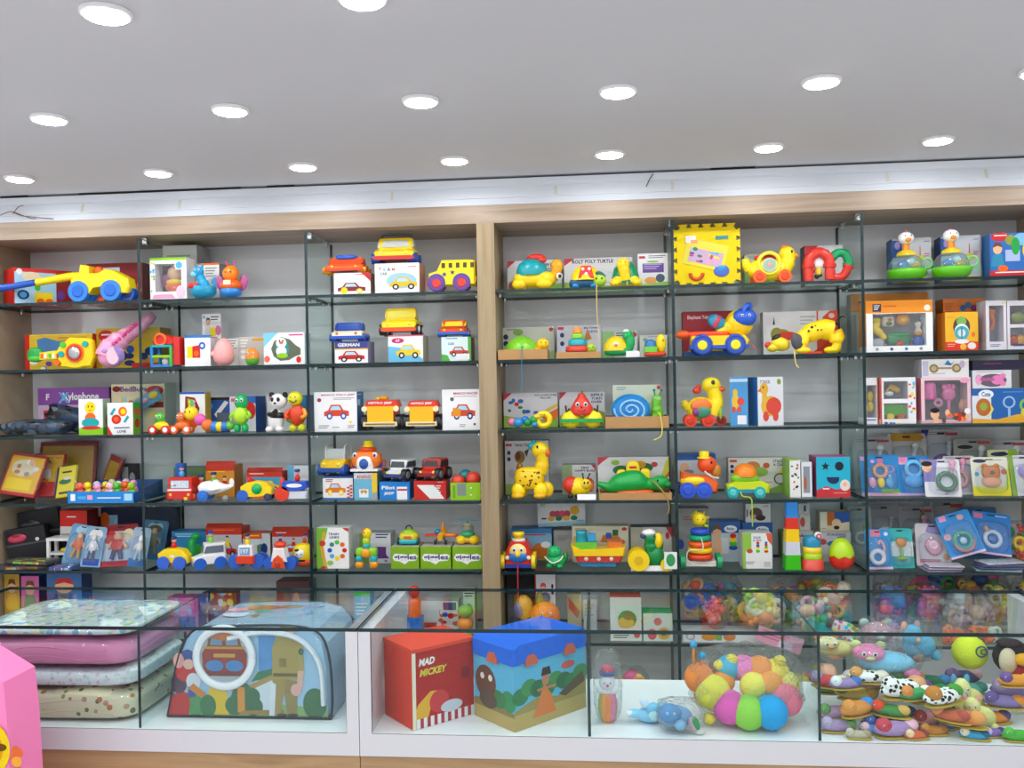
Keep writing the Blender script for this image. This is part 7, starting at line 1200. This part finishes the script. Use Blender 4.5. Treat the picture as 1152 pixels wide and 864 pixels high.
with xf(0,0,100,rx=90):
    for k,(a,b,p,q,c) in enumerate(((-36,-30,16,10,'c8d8e6'),(-44,-50,12,8,'E0a0b0'),(10,-26,18,12,'A08a4a'),(40,-40,24,18,'6fa8dc'),(-8,-60,22,10,'C86a4a'),(-4,-44,10,8,'2ab0a8'),(52,-70,16,10,'b8c8e0'),(28,-64,14,9,'a8903a'))): fl(ell2(a*.8,b,p,q,20),c+'*',.04*(k+1))
P('tent_print','printed picture of an officer, a child and a yellow path')
with xf(-24,-17.2,66):
    k0=len(b_.v); to(0,0,31,4.6,'e4e8ec',0,n=36,Rz=31)
    for i in range(k0,len(b_.v)): b_.v[i].y=-17.2+(b_.v[i].y+17.2)*.45
    fl(ell2(0,0,28,28,30),'b4bcc2*',.6); fl([(-24,-20),(24,-20),(25,4),(20,12),(-20,12),(-25,4)],'9c2f22*',.5); fl([(-19,12),(19,12),(16,26),(-16,26)],'8a4a26*',.4); fl([(-16,13),(-2,13),(-2,24),(-13,24)],'6f93b0*',.3); fl([(2,13),(16,13),(13,24),(2,24)],'7fa0bc*',.3); fl([(-23,9),(23,9),(23,11.6),(-23,11.6)],'D8982a*',.3); fl([(-12,0),(12,0),(12,4),(-12,4)],'E0a840*',.3); fl(ell2(-11,-9,10,6,18),'3f86c4*',.3); fl(ell2(11,-9,10,6,18),'3f86c4*',.3); fl(ell2(0,23,14,5,18),'C8702a*',.2); fl([(-23,-20),(23,-20),(23,-15),(-23,-15)],'7a2a1e*',.25)
P('handle_loop','white looped handle framing a red bus print')
pts=[(x,-14,z) for x,z in tri]+[(-80,-14,.8)]; tb(curve(pts[:-1],4),1.4,'26303a'); tb([(-90,-14,1.5),(91,-14,1.5)],1.4,'26303a'); P('zip_piping')
tb(curve([(-20,-16,86),(20,-16,93),(58,-16,86),(80,-16,60),(84,-16,16)]),3,'dfe4ea~'); P('white_strap'); pr([(x*1.01,z*1.01+.3) for x,z in tri],'pvc',-18.5,99,8); P('clear_cover')
# storage boxes
K('storage_box','red fabric toy storage box with a white edge and striped foot','storage box',428,.05,0)
CUR[-1].rotation_euler.z=math.radians(42); p,s=where(None,461,CY0+.022,ZK,822); CUR[-1].location=p
W_,H_,D_=80,84,64
X_.append(Matrix.Translation((40,0,0)))
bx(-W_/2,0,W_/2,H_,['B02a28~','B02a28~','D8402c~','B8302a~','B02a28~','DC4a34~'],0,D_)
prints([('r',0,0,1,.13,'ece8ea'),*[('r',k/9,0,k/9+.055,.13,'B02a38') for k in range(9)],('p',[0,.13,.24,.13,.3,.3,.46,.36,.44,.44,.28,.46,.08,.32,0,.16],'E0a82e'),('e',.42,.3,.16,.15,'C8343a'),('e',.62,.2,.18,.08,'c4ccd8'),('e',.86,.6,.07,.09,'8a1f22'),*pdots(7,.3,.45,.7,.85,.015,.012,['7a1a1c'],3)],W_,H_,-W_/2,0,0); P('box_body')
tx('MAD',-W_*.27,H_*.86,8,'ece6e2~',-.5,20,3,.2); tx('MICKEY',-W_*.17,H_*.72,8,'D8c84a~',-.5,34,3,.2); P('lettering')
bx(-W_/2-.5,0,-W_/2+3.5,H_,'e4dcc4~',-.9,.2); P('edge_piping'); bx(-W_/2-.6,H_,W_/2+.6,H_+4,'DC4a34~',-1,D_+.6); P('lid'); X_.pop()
K('storage_box','large storage box with a royal blue padded lid and a jungle scene','storage box',575,.05); p,s=where(None,578,CY0+.024,ZK,822); CUR[-1].location=p; CUR[-1].rotation_euler.z=math.radians(46)
WR,DR_,HH=112,72,74   # right face along +x, left face along +y
bx(0,0,WR,HH,['5fb0d4~','5fb0d4~','5fb0d4~','5fb0d4~','b89a5a~','5fb0d4~'],0,DR_)
scn=[('r',0,0,1,.3,'b8a05e'),('p',[0,.3,.3,.42,.6,.34,1,.5,1,.24,0,.24],'9a8a4a'),*[('e',.08+.12*k,.5+.05*((k*5)%3),.11,.13,['2f7a4a','3f8a4e','2a6a44'][k%3]) for k in range(8)],('p',[.6,.36,.95,.62,.98,.44,.7,.3],'5a4a34'),('p',[.24,.12,.56,.12,.5,.4,.4,.6,.34,.4],'D8783a'),('e',.42,.66,.05,.1,'B87a5a'),('p',[.36,.72,.5,.72,.48,.84,.38,.84],'3a2a24'),('r',.3,.5,.56,.54,'B87a5a'),('e',.74,.78,.1,.06,'C85a4a')]
prints(scn,WR,HH,0,0,0)
scn2=[('r',0,0,1,.26,'b89e5c'),('p',[0,.3,.4,.4,1,.26,1,.2,0,.2],'8a7a44'),('e',.86,.42,.18,.16,'2f8a54'),('e',.6,.4,.2,.14,'3a7a48'),('e',.3,.6,.26,.26,'6a4434'),('e',.36,.34,.22,.14,'5a4a3e'),('e',.22,.68,.05,.05,'e8e0d8'),('e',.42,.68,.05,.05,'e8e0d8')]
with xf(0,DR_,0,rz=-90): prints(scn2,DR_,HH,0,0,0)
P('box_body'); k0=len(b_.v)
pr([(-2,HH-1),(WR+2,HH-1),(WR+2,HH+17),(WR-4,HH+22),(4,HH+22),(-2,HH+17)],'1f66d8~',-2,DR_+2,3); P('padded_lid','royal blue padded lid')
for x in (24,84):
    pr([(x-9,HH-4),(x+9,HH-4),(x+9,HH+2),(x+4,HH+8),(x-4,HH+8),(x-9,HH+2)],'C8624a~',-3.2,-2); P('flap_tab')
with xf(0,DR_,0,rz=-90):
    pr([(28,HH-4),(46,HH-4),(46,HH+2),(41,HH+8),(33,HH+8),(28,HH+2)],'C8624a~',-3.2,-2); P('flap_tab')
# clown doll in a clear tube bag
K('clown_doll','clown doll with an orange striped body in a clear tube bag','doll',684,.12,py=806)
for k,c in enumerate(('8fb05a','F29a3a','F2862a','E87a9a','C87a90')): 
    a=-60+k*30; el(11*sin(math.radians(a))*.55,18,6,18,c,-6*cos(math.radians(a)),6)
P('striped_body'); el(0,44,9.5,10,'e8e4ea',-2,8); P('head'); eyes(0,46,1.4,-9.6,3.4,white=False); el(0,43,1.6,1.6,'D83a4a',-10,1.4,n=8); P('nose')
for q in range(7): el(-9+q*3,35,2.6,2.6,'e0dce4',-8+abs(q-3),2.6,n=8)
P('ruff'); el(0,55,9,3.4,'2a4a88',-1,8,.7); el(0,58,7.5,6,'C83a58',-1,7); P('cap'); film(33,82,26,41,20,12,'film',.6,.04); P('clear_bag')
# blue plush in bags
K('plush_toy','pale blue plush animal slippers lying on the white counter floor','plush toy',728,.1,py=815)
el(4,8,17,8,'8fc8e8~',0,12); el(-14,10,10,5,'8fd0ea~',-2,6); P('body'); el(8,16,9,8,'7cbfe0~',-6,8); el(8,12,6,7,'bfe8ea~',-11,4); P('head'); el(-2,22,5,7,'cfe0f0~',-3,4,rot=40); el(18,20,5,6,'a8d4ee~',-2,4,rot=-40); P('ear'); el(-20,12,4,3,'W~',-6,3); P('paw')
K('plush_toy','blue plush elephant in a clear bag with a green ribbon','plush toy',766,.052,py=824)
el(-6,16,20,13,'6f9fcc~',2,13); P('body'); el(-12,23,13,11,'5f94c8~',-7,10); el(-2,12,7,6,'86b4d8~',-12,6); P('head'); eyes(-12,26,1.4,-17,4); el(14,12,6,9,'C8a0b0~',-10,4,rot=20); P('ear'); el(16,14,4,8,'3a9a5a~',-12,3,rot=20); P('ribbon'); el(20,4,6,4,'d8d8d0~',-8,5); P('paw'); film(56,38,32,19.5,20,14,'film',.7,.1); P('clear_bag')
# big caterpillar plush in bag
K('caterpillar_plush','large stuffed caterpillar of bright balls curled in a clear bag','plush toy',837,.15,py=828)
balls=[(-48,47,17,'F28a3a',-4),(-40,24,14,'F29a4a',4),(-34,34,20,'E8E04a',-14),(-17,22,19,'E060b0',-26),(2,19,19,'8fd04e',-33),(26,20,19,'1fa0e0',-34),(46,28,18,'E87a90',-18),(50,38,16,'E8e070',4),(40,50,16,'F2d84a',8),(22,54,16,'F2964a',6),(4,55,15,'EE80c0',8),(-14,56,14,'3ab0d8',6),(-20,42,13,'F2983a',0),(12,40,16,'F0E45a',-10),(30,42,15,'F2a04a',-8)]
for x,z,r,c,yy in balls: el(x,z,r,r,c+'~',yy,r,1,20); P('ball')
for x,z in ((-10,67),(2,4),(36,4),(-40,8),(44,66),(-24,60)): el(x,max(5,z),7,6,'EEDc50~',-24 if z<20 else 2,7); P('foot')
for q in (0,1): tb(curve([(-52+q*8,-4,58),(-54+q*9,-6,70-q*6),(-54+q*10,-6,82-q*12)]),1.6,'F0862a'); el(-54+q*10,86-q*13,4.4,4.4,'1f9ac8',-6,4.4); P('antenna')
film(130,84,84,42.5,30,15,'film',.8,.05,5); P('clear_bag')
# plush heap at the right
def plush(label,px,dy,w,h,c1,c2,c3,seed,dz=0,rz=0,bag=True,rx=0,ry=0,kind=0):
    K('plush_toy',label,'plush toy',px,dy,rz,ZK+dz,py=815,ry=ry); R=random.Random(seed)
    sp=lambda c:c if c in SPECIAL else c+'~'
    el(0,h*.36,w*.42,h*.32,sp(c1),0,w*.3,1,18); P('body')
    el(-w*.26,h*.68,w*.24,h*.26,sp(c2),-w*.1,w*.22); P('head'); eyes(-w*.28,h*.74,max(1.1,w*.035),-w*.31,w*.08)
    el(-w*.27,h*.62,w*.07,h*.06,sp(c3),-w*.32,w*.05,n=10); P('nose')
    for q in (-1,1): el(-w*.26+q*w*.18,h*.9,w*.08,h*.12,sp(c3),-w*.05,w*.06); P('ear')
    for q in (-1,1): el(w*.1+q*w*.24,h*.14,w*.13,h*.13,sp(c3 if q<0 else c2),-w*.16,w*.13); P('paw')
    if bag: film(w*1.04,h*1.04,w*.8,None,18,seed,'film',.7,.08); P('clear_bag')
def slipper(label,px,dy,w,c1,c2,c3,dz=0,rz=0):
    w*=1.12
    K('plush_slipper',label,'slipper',px,dy,rz,ZK+dz,py=818)
    el(0,1.3,w*.44,1.3,'C8a83a',0,w*.17,.8,20); P('sole'); el(-w*.05,w*.16,w*.44,w*.13,c1 if c1 in SPECIAL else c1+'~',0,w*.19); P('upper'); el(-w*.3,w*.24,w*.15,w*.14,c2 if c2 in SPECIAL else c2+'~',-2,w*.14); eyes(-w*.32,w*.28,1.1,-w*.15,2.4); P('animal_head'); el(w*.24,w*.2,w*.16,w*.12,c3+'~',0,w*.15); P('heel')
plush('pale yellow and pink bagged plush lying highest by the glass divider',955,.26,58,28,'E8d88a','F0e8b0','F29a5a',71,.12,10)
plush('bagged blue and pink plush fish on top of the heap',1003,.17,76,38,'7ec8e8','F08ab8','c8d890',72,.115,-8)
plush('bagged bright blue plush bunny sticking up from the heap',1045,.2,50,48,'58b8e4','6ac4ea','E8b090',73,.135,20)
plush('grey and pink bagged plush behind the blue fish plush',1010,.34,76,44,'c8b8c0','d8a8b0','b8c8c0',74,.11,0)
K('plush_ball','large round lime yellow plush ball with an embroidered face','plush toy',1092,.27,0,ZK+.11,py=800); el(0,20,20,19.5,'D4e03a~',0,19); P('ball'); to(6,26,6,1,'3a5a6a',-18.2,n=16); to(8,26,3,.8,'3a5a6a',-18.8,n=12); P('embroidery')
K('plush_toy','black haired plush penguin doll with a yellow beak and red scarf','plush toy',1136,.22,0,ZK+.11,py=800)
el(4,20,22,20,'2a2426~',0,18); el(-6,18,10,16,'d8c8a8~',-12,9); P('body'); el(10,22,12,7,'E8a82a~',-18,8,.8); P('beak'); el(8,7,14,9,'A83438~',-14,8); P('scarf'); el(-2,38,14,5,'3a3034~',-6,10); P('hair')
plush('pale yellow plush rabbit with blue bow leaning at the right',1092,.15,44,52,'E4e08a','E8e49a','58a8c8',75,.0,8,False)
plush('cream yellow plush chick lying before the pale yellow rabbit',1112,.055,40,42,'E0dc8e','E4e098','E8a098',76,0,-10,False)
slipper('dalmatian spotted slipper laid across the middle of the heap',1020,.1,64,'dalm','dalm','e0a87a',.083,24)
slipper('second dalmatian spotted slipper beside the first',1056,.12,58,'dalm','C8863a','4a9a3a',.083,30)
slipper('white and blue slipper with a round animal face by the glass divider',955,.12,40,'9a8ab8','e4ecf2','4a78c0',.095,10)
slipper('lilac slipper at the lower left of the heap next to the divider',946,.06,44,'a890b8','b8a8c8','6aa85a',0,4)
slipper('orange faced slipper with a blue heel, front of the heap',968,.07,52,'D8924a','E0984a','3f8ad0',.042,32)
slipper('blue slipper behind the orange faced one',990,.1,46,'4a60b0','5a80d0','58b0e0',0,28)
slipper('small grey slipper low at the front of the heap',966,.03,30,'b8b098','c8c0a8','a89878',0,-6)
slipper('lilac and red slipper with a pink face in the front middle',1010,.05,56,'a88ab8','C84a58','F0c0d0',0,14)
slipper('brown and orange slipper with a spotted face at the front',1052,.055,34,'C8803a','D8924a','A86a3a',0,0)
slipper('blue slipper tucked beside the long orange slipper',1074,.1,34,'3f8ad8','4a9ae0','2a6ab8',0,20)
slipper('long orange and green slipper leaning at the front right',1084,.045,56,'E08a4a','4aa84a','E8a05a',.03,-30)
slipper('green eyed frog slipper with orange edge, behind the long orange slipper',1060,.13,56,'E8883a','3f9a4a','3f8a4a',.042,20)
slipper('purple and orange slipper at the right end of the heap',1142,.1,48,'8a78b0','6a5a98','E8923a',.042,-10)
slipper('bright green slipper in the lower right corner of the counter',1146,.04,40,'4fae3e','5ab84a','3a8a3a',0,0)
for k,(px,dy,w,c1,c2,c3,dz,rz,l) in enumerate(((948,.2,50,'6aa84a','E8602a','E8b080',.042,10,'green slipper with an orange head at the back beside the divider'),(985,.2,52,'D8a0b8','E8d8e0','a088c0',.042,-15,'pink grey slipper in the second row behind the orange faced one'),(1022,.22,54,'5aa04a','D84a6a','8ac05a',.042,12,'green and crimson slipper under the blue fish plush'),
 (1060,.23,50,'3a7a5a','E8a05a','4a90c8',.042,-8,'dark green slipper under the blue bunny plush'),(1100,.25,52,'4a4a6a','8a6a9a','C8a0a0',.042,15,'dark slate slipper below the lime plush ball'),(1140,.24,54,'8a78b0','b8a0d0','5a8ab0',.042,-12,'violet slipper under the penguin doll'),
 (1034,.08,44,'4aa060','E8924a','f0e8d8',.083,20,'green slipper with an orange spotted head in the upper middle'),(940,.13,46,'C84a4a','a890c0','e8d8a0',.083,-20,'red slipper with a lilac head high against the divider'),(1072,.04,44,'C86a4a','E8a070','b85a4a',.042,-34,'terracotta slipper crossing the long orange one'),
 (1128,.1,44,'E0883a','E8b04a','5a4a7a',.0,8,'orange slipper at the foot of the cream yellow chick'),(984,.12,46,'dalm','D8a05a','E8e0d0',.105,-10,'small dalmatian spotted slipper near the animal face slipper'),(1146,.14,44,'E89a3a','7a5a9a','E8c05a',.105,6,'orange and purple slipper high at the right end'))): slipper(l,px,dy,w,c1,c2,c3,dz,rz)
for px,dy,w,c1,c2,c3,dz,rz,l in ((988,.028,34,'5a8ad0','E8c0d0','6a5ab0',.0,-8,'small blue slipper with a pale pink head at the very front of the heap'),(1032,.03,30,'D86a4a','F0d0a0','8a4a3a',.0,10,'small coral slipper between the grey and the brown front slippers'),(1098,.028,34,'3a9ac8','E8e0c8','2a6a98',.0,-14,'small turquoise slipper under the long orange slipper'),(1122,.04,30,'8a6ab0','D8c0e8','5a3a8a',.0,12,'small violet slipper next to the bright green one'),
 (944,.14,44,'C8a0c8','7ab06a','a080b0',.0,12,'mauve slipper with a green head in the second row'),(1016,.13,46,'3a8a5a','F0c070','2a5a8a',.0,-10,'dark green slipper with a tan head in the second row'),(1046,.14,46,'E8a0a8','C84a4a','E8c8c8',.0,20,'salmon slipper with a red head in the second row'),(1096,.14,44,'4a5ab0','8ac0e8','3a3a7a',.0,-18,'indigo slipper with a light blue head in the second row'),
 (970,.16,50,'E0c060','5a9a4a','C89a3a',.042,-16,'mustard slipper with a green head in the middle of the heap'),(1040,.17,50,'b090c8','F0a8b8','8a6aa8',.042,14,'lavender slipper with a pink head in the middle of the heap'),(1112,.15,46,'5ab0a0','E87a4a','4a8a80',.042,-6,'sea green slipper with an orange head in the middle of the heap'),
 (1006,.06,44,'4a8a4a','E8502a','D8b060',.042,-22,'moss green slipper with a bright red head at the front')): slipper(l,px,dy,w,c1,c2,c3,dz,rz)
K('wrap_bag','large crumpled clear bag draped over the plush heap','plastic bag',1040,.16,0,ZK+.17,py=800) if 0 else None
# ---------------------------------------------------------------- pink bag in the foreground
N('shopping_bag','pink woven bag with a yellow printed patch standing in the lower left corner','bag',None,-48,-1.42,0,0,None,800)
s=SCL[-1]; h=at(-48,716,-1.42).z/s
v=[];R=random.Random(8); prof=[(0,78),(.3*h,78),(.62*h,77),(.8*h,74),(.9*h,70),(.97*h,36),(h,18)]
add(sum([[(-k_,-26*min(1,k_/60),z),(k_*.3,-29*min(1,k_/60)+1.5*sin(z*.1),z),(k_,-26*min(1,k_/60)+1.2*sin(z*.2),z),(k_,26*min(1,k_/60),z),(-k_,26*min(1,k_/60),z)] for z,k_ in prof],[]),[(i*5+j,i*5+(j+1)%5,i*5+5+(j+1)%5,i*5+5+j) for i in range(len(prof)-1) for j in range(5)]+[(30,31,32,33,34)],'pinkbag'); P('bag_body')
zb_=at(0,830,-1.42).z/s
with xf(60,2,0,rz=3):
    fl([(a,b) for a,b in ell2(-2,zb_,18,26,24)],'E8c81a~',-31); fl(ell2(-2,zb_,11,16,20),'D89a1a~',-31.1)
    for a,b in ((-2,10),(-4,-14),(6,2)): fl(ell2(a,zb_+b,7,4,14),'6a4a1a~',-31.2)
    for k in range(9): fl(ell2(24+R.uniform(-4,5),zb_-22+R.uniform(-18,22),R.uniform(4,7),R.uniform(4,6),12),R.choice(['D86a3a','E8a03a','C84a4a','A8783a'])+'~',-31.1-.05*k)
P('printed_patch','yellow printed patch')
NUDGE={'blister_card':(-9.3,6.4,0),'blister_card.001':(3.6,-6.4,0),'blister_card.002':(9.9,6.4,0),'blister_card.003':(3.4,0.0,0),'blister_card.006':(-5.0,-6.4,0),'blister_card.007':(1.6,0.0,0),'blister_card.008':(3.4,19.2,0),'blister_card.009':(-9.0,-25.6,0),'blister_card.010':(9.0,6.4,0),'blister_card.011':(-3.4,0.0,0),'blister_card.012':(3.4,19.2,0),'blister_card.013':(0.0,-19.2,0),'blister_card.018':(0.0,6.4,0),'blister_card.019':(1.5,-6.4,0),'blister_card.020':(7.9,6.4,0),'blister_card.021':(-1.8,-6.4,0),'blister_card.022':(1.8,12.8,0),'blister_card.023':(0.0,-6.4,0),'blister_card.024':(-5.4,0.0,0),'blister_card.025':(5.4,0.0,0),'blister_card.026':(0.0,23.9,0),'blister_card.027':(0.0,-6.4,0),'blister_card.028':(0.0,-12.8,0),'cardboard_tray.002':(0.0,8.7,0),'caterpillar_plush':(-4.7,0.0,0),'dinosaur_toy.001':(0.0,36.2,0),'display_tray':(4.4,-18.4,0),'duck_dome_toy':(0.0,28.1,0),'duck_dome_toy.001':(0.0,-7.8,0),'duck_toy':(0.0,-31.2,0),'engine_toy':(0.0,7.7,0),'flat_pack':(-4.3,0.0,0),'flat_pack.001':(-4.3,0.0,0),'flat_pack.002':(-3.3,-0.9,0),'flat_pack.003':(0.0,-17.5,0),'flat_pack.004':(0.0,-17.5,0),'flat_pack.005':(0.0,-17.5,0),'flat_pack.006':(0.0,-25.6,0),'flat_pack.007':(0.0,-25.6,0),'flat_pack.008':(0.0,-25.6,0),'flat_pack.009':(0.0,-25.6,0),'panda_toy':(-3.4,0.0,0),'plastic_bag.001':(0.0,-9.6,0),'plush_slipper':(-0.6,10.8,0),'plush_slipper.001':(-5.9,-60.4,0),'plush_slipper.002':(-0.6,10.8,0),'plush_slipper.003':(-0.6,10.8,0),'plush_slipper.004':(-0.6,10.8,0),'plush_slipper.005':(-0.6,10.8,0),'plush_slipper.006':(0.0,-4.6,0),'plush_slipper.007':(-1.3,-4.0,0),'plush_slipper.008':(1.3,5.8,0),'plush_slipper.009':(0.0,10.8,0),'plush_slipper.010':(1.3,5.8,0),'plush_slipper.011':(-6.8,63.7,0),'plush_slipper.012':(0.0,49.2,0),'plush_slipper.013':(0.0,-10.1,0),'plush_slipper.014':(0.0,50.4,0),'plush_slipper.015':(0.0,90.1,0),'plush_slipper.016':(0.0,111.4,0),'plush_slipper.017':(0.0,67.0,0),'plush_slipper.018':(0.0,89.2,0),'plush_slipper.019':(6.8,-12.8,0),'plush_slipper.020':(-0.6,10.8,0),'plush_slipper.021':(0.0,44.5,0),'plush_slipper.022':(0.0,4.3,0),'plush_slipper.023':(0.0,49.2,0),'plush_slipper.024':(0.0,32.0,0),'plush_slipper.026':(0.6,29.4,0),'plush_slipper.028':(1.3,5.8,0),'plush_slipper.029':(0.0,15.8,0),'plush_slipper.030':(0.0,29.8,0),'plush_slipper.031':(0.0,38.4,0),'plush_slipper.032':(0.0,-6.4,0),'plush_slipper.033':(-6.8,103.0,0),'plush_slipper.034':(0.0,29.8,0),'plush_slipper.035':(0.0,75.1,0),'plush_slipper.036':(-6.8,103.0,0),'plush_slipper.037':(-0.6,10.8,0),'plush_toy':(0.0,19.2,0),'plush_toy.001':(0.0,2.1,0),'plush_toy.002':(-6.8,83.2,0),'plush_toy.003':(0.0,40.2,0),'plush_toy.004':(0.0,68.3,0),'plush_toy.005':(6.8,54.2,0),'plush_toy.007':(12.7,40.7,0),'plush_toy.008':(0.0,47.6,0),'rider_toy':(0.0,-3.3,0),'rider_toy.001':(0.0,3.3,0),'smiley_toy':(3.4,0.0,0),'snail_toy':(0.0,29.3,0),'squeaky_toy':(4.4,-18.4,0),'squeaky_toy.001':(4.4,-18.4,0),'squeaky_toy.002':(4.4,-18.4,0),'squeaky_toy.003':(4.4,-18.4,0),'squeaky_toy.004':(4.4,-18.4,0),'squeaky_toy.005':(4.4,-18.4,0),'squeaky_toy.006':(4.4,-18.4,0),'squeaky_toy.007':(4.4,-18.4,0),'squeaky_toy.008':(4.4,-18.4,0),'squeaky_toy.009':(4.4,-18.4,0),'squeaky_toy.010':(4.4,-18.4,0),'squeaky_toy.011':(4.4,-18.4,0),'squeaky_toy.012':(4.4,-18.4,0),'stacking_car':(0.0,0.5,0),'storage_box':(10.4,0.0,0),'storage_box.001':(3.2,0.0,0),'toy_ambulance':(6.5,0.0,0),'toy_bag':(0.0,38.4,0),'toy_bag.002':(0.0,-25.6,0),'toy_bag.003':(0.0,38.4,0),'toy_bag.004':(0.0,-10.7,0),'toy_bag.005':(0.0,6.4,0),'toy_bag.006':(0.0,-38.4,0),'toy_bag.007':(0.0,38.4,0),'toy_bag.008':(0.0,6.4,0),'toy_bag.009':(0.0,-6.4,0),'toy_bag.010':(0.0,51.2,0),'toy_bag.011':(0.0,4.5,0),'toy_bag.012':(0.0,-4.5,0),'toy_bag.013':(0.0,48.0,0),'toy_bag.014':(0.0,67.2,0),'toy_bag.015':(0.0,31.3,0),'toy_bag.016':(0.0,12.8,0),'toy_bag.017':(0.0,36.9,0),'toy_bag.018':(0.0,-14.9,0),'toy_bag.020':(-3.4,18.0,0),'toy_bag.021':(0.0,38.4,0),'toy_bag.022':(-5.4,32.0,0),'toy_bag.023':(8.8,-38.4,0),'toy_car.001':(-6.5,0.0,0),'toy_car.002':(0.0,50.3,0),'toy_car.010':(23.1,5.8,0),'toy_car.011':(0.0,-5.8,0),'toy_carton.002':(-2.9,0.0,0),'toy_carton.003':(2.9,0.0,0),'toy_carton.004':(0.0,1.5,0),'toy_carton.008':(0.0,6.4,0),'toy_carton.009':(0.0,69.4,0),'toy_carton.010':(0.0,-1.5,0),'toy_carton.011':(0.0,31.4,0),'toy_carton.019':(-7.3,0.0,0),'toy_carton.021':(7.3,0.0,0),'toy_carton.024':(0.0,-3.4,0),'toy_carton.025':(0.0,3.4,0),'toy_carton.033':(-2.5,0.0,0),'toy_carton.034':(2.5,0.0,0),'toy_carton.036':(0.0,-10.7,0),'toy_carton.037':(0.0,10.7,0),'toy_carton.048':(23.1,5.8,0),'toy_carton.049':(0.0,-5.8,0),'toy_carton.053':(6.7,0.0,0),'toy_carton.065':(-7.4,0.0,0),'toy_carton.072':(0.0,8.7,0),'toy_carton.076':(0.0,21.2,0),'toy_carton.077':(1.6,-21.2,0),'toy_carton.078':(-3.0,0.0,0),'toy_carton.079':(0.0,21.2,0),'toy_carton.080':(-1.6,0.0,0),'toy_carton.103':(-2.1,0.0,0),'toy_carton.104':(-2.1,0.0,0),'toy_carton.105':(-2.1,0.0,0),'toy_carton.107':(2.1,0.0,0),'toy_carton.108':(2.1,0.0,0),'toy_carton.109':(0.0,12.8,0),'toy_case.001':(3.8,0.0,0),'toy_elephant_horn':(0.0,17.6,0),'toy_pack.003':(-4.4,0.0,0),'toy_pack.004':(0.0,12.0,0),'toy_stool':(0.0,-4.8,0),'toy_truck.002':(0.0,-22.5,0),'tube_toy':(-7.0,0.0,0),'turtle_toy.003':(0.0,4.3,0)}
EXPO=0.5
# ---------------------------------------------------------------- rest every thing on its surface, free of its neighbours
bpy.context.view_layer.update()
for n,z in BASE.items():
    o=bpy.data.objects[n]
    if o['category'] in ('label',) or 'hanging over' in o['label']: continue
    lo=min((m.matrix_world@v.co).z for m in [o,*o.children] if m.type=='MESH' and 'cord' not in m.name and 'header' not in m.name for v in m.data.vertices)
    if lo<z: o.location.z+=z-lo+.0003
for n,d in NUDGE.items():
    o=bpy.data.objects.get(n)
    if o: o.location+=Vector(d)/1000
# ---------------------------------------------------------------- world and view
w=bpy.data.worlds.new('world'); SC.world=w; w.use_nodes=True; w.node_tree.nodes['Background'].inputs[0].default_value=(.6,.62,.65,1); w.node_tree.nodes['Background'].inputs[1].default_value=.15
SC.view_settings.view_transform='Standard'; SC.view_settings.look='None'; SC.view_settings.exposure=EXPO; SC.view_settings.gamma=1; SC.view_settings.use_curve_mapping=False
cy_=SC.cycles; cy_.transparent_max_bounces=40; cy_.max_bounces=10; cy_.diffuse_bounces=5; cy_.caustics_reflective=False; cy_.caustics_refractive=False; cy_.sample_clamp_indirect=8
bpy.context.view_layer.update()
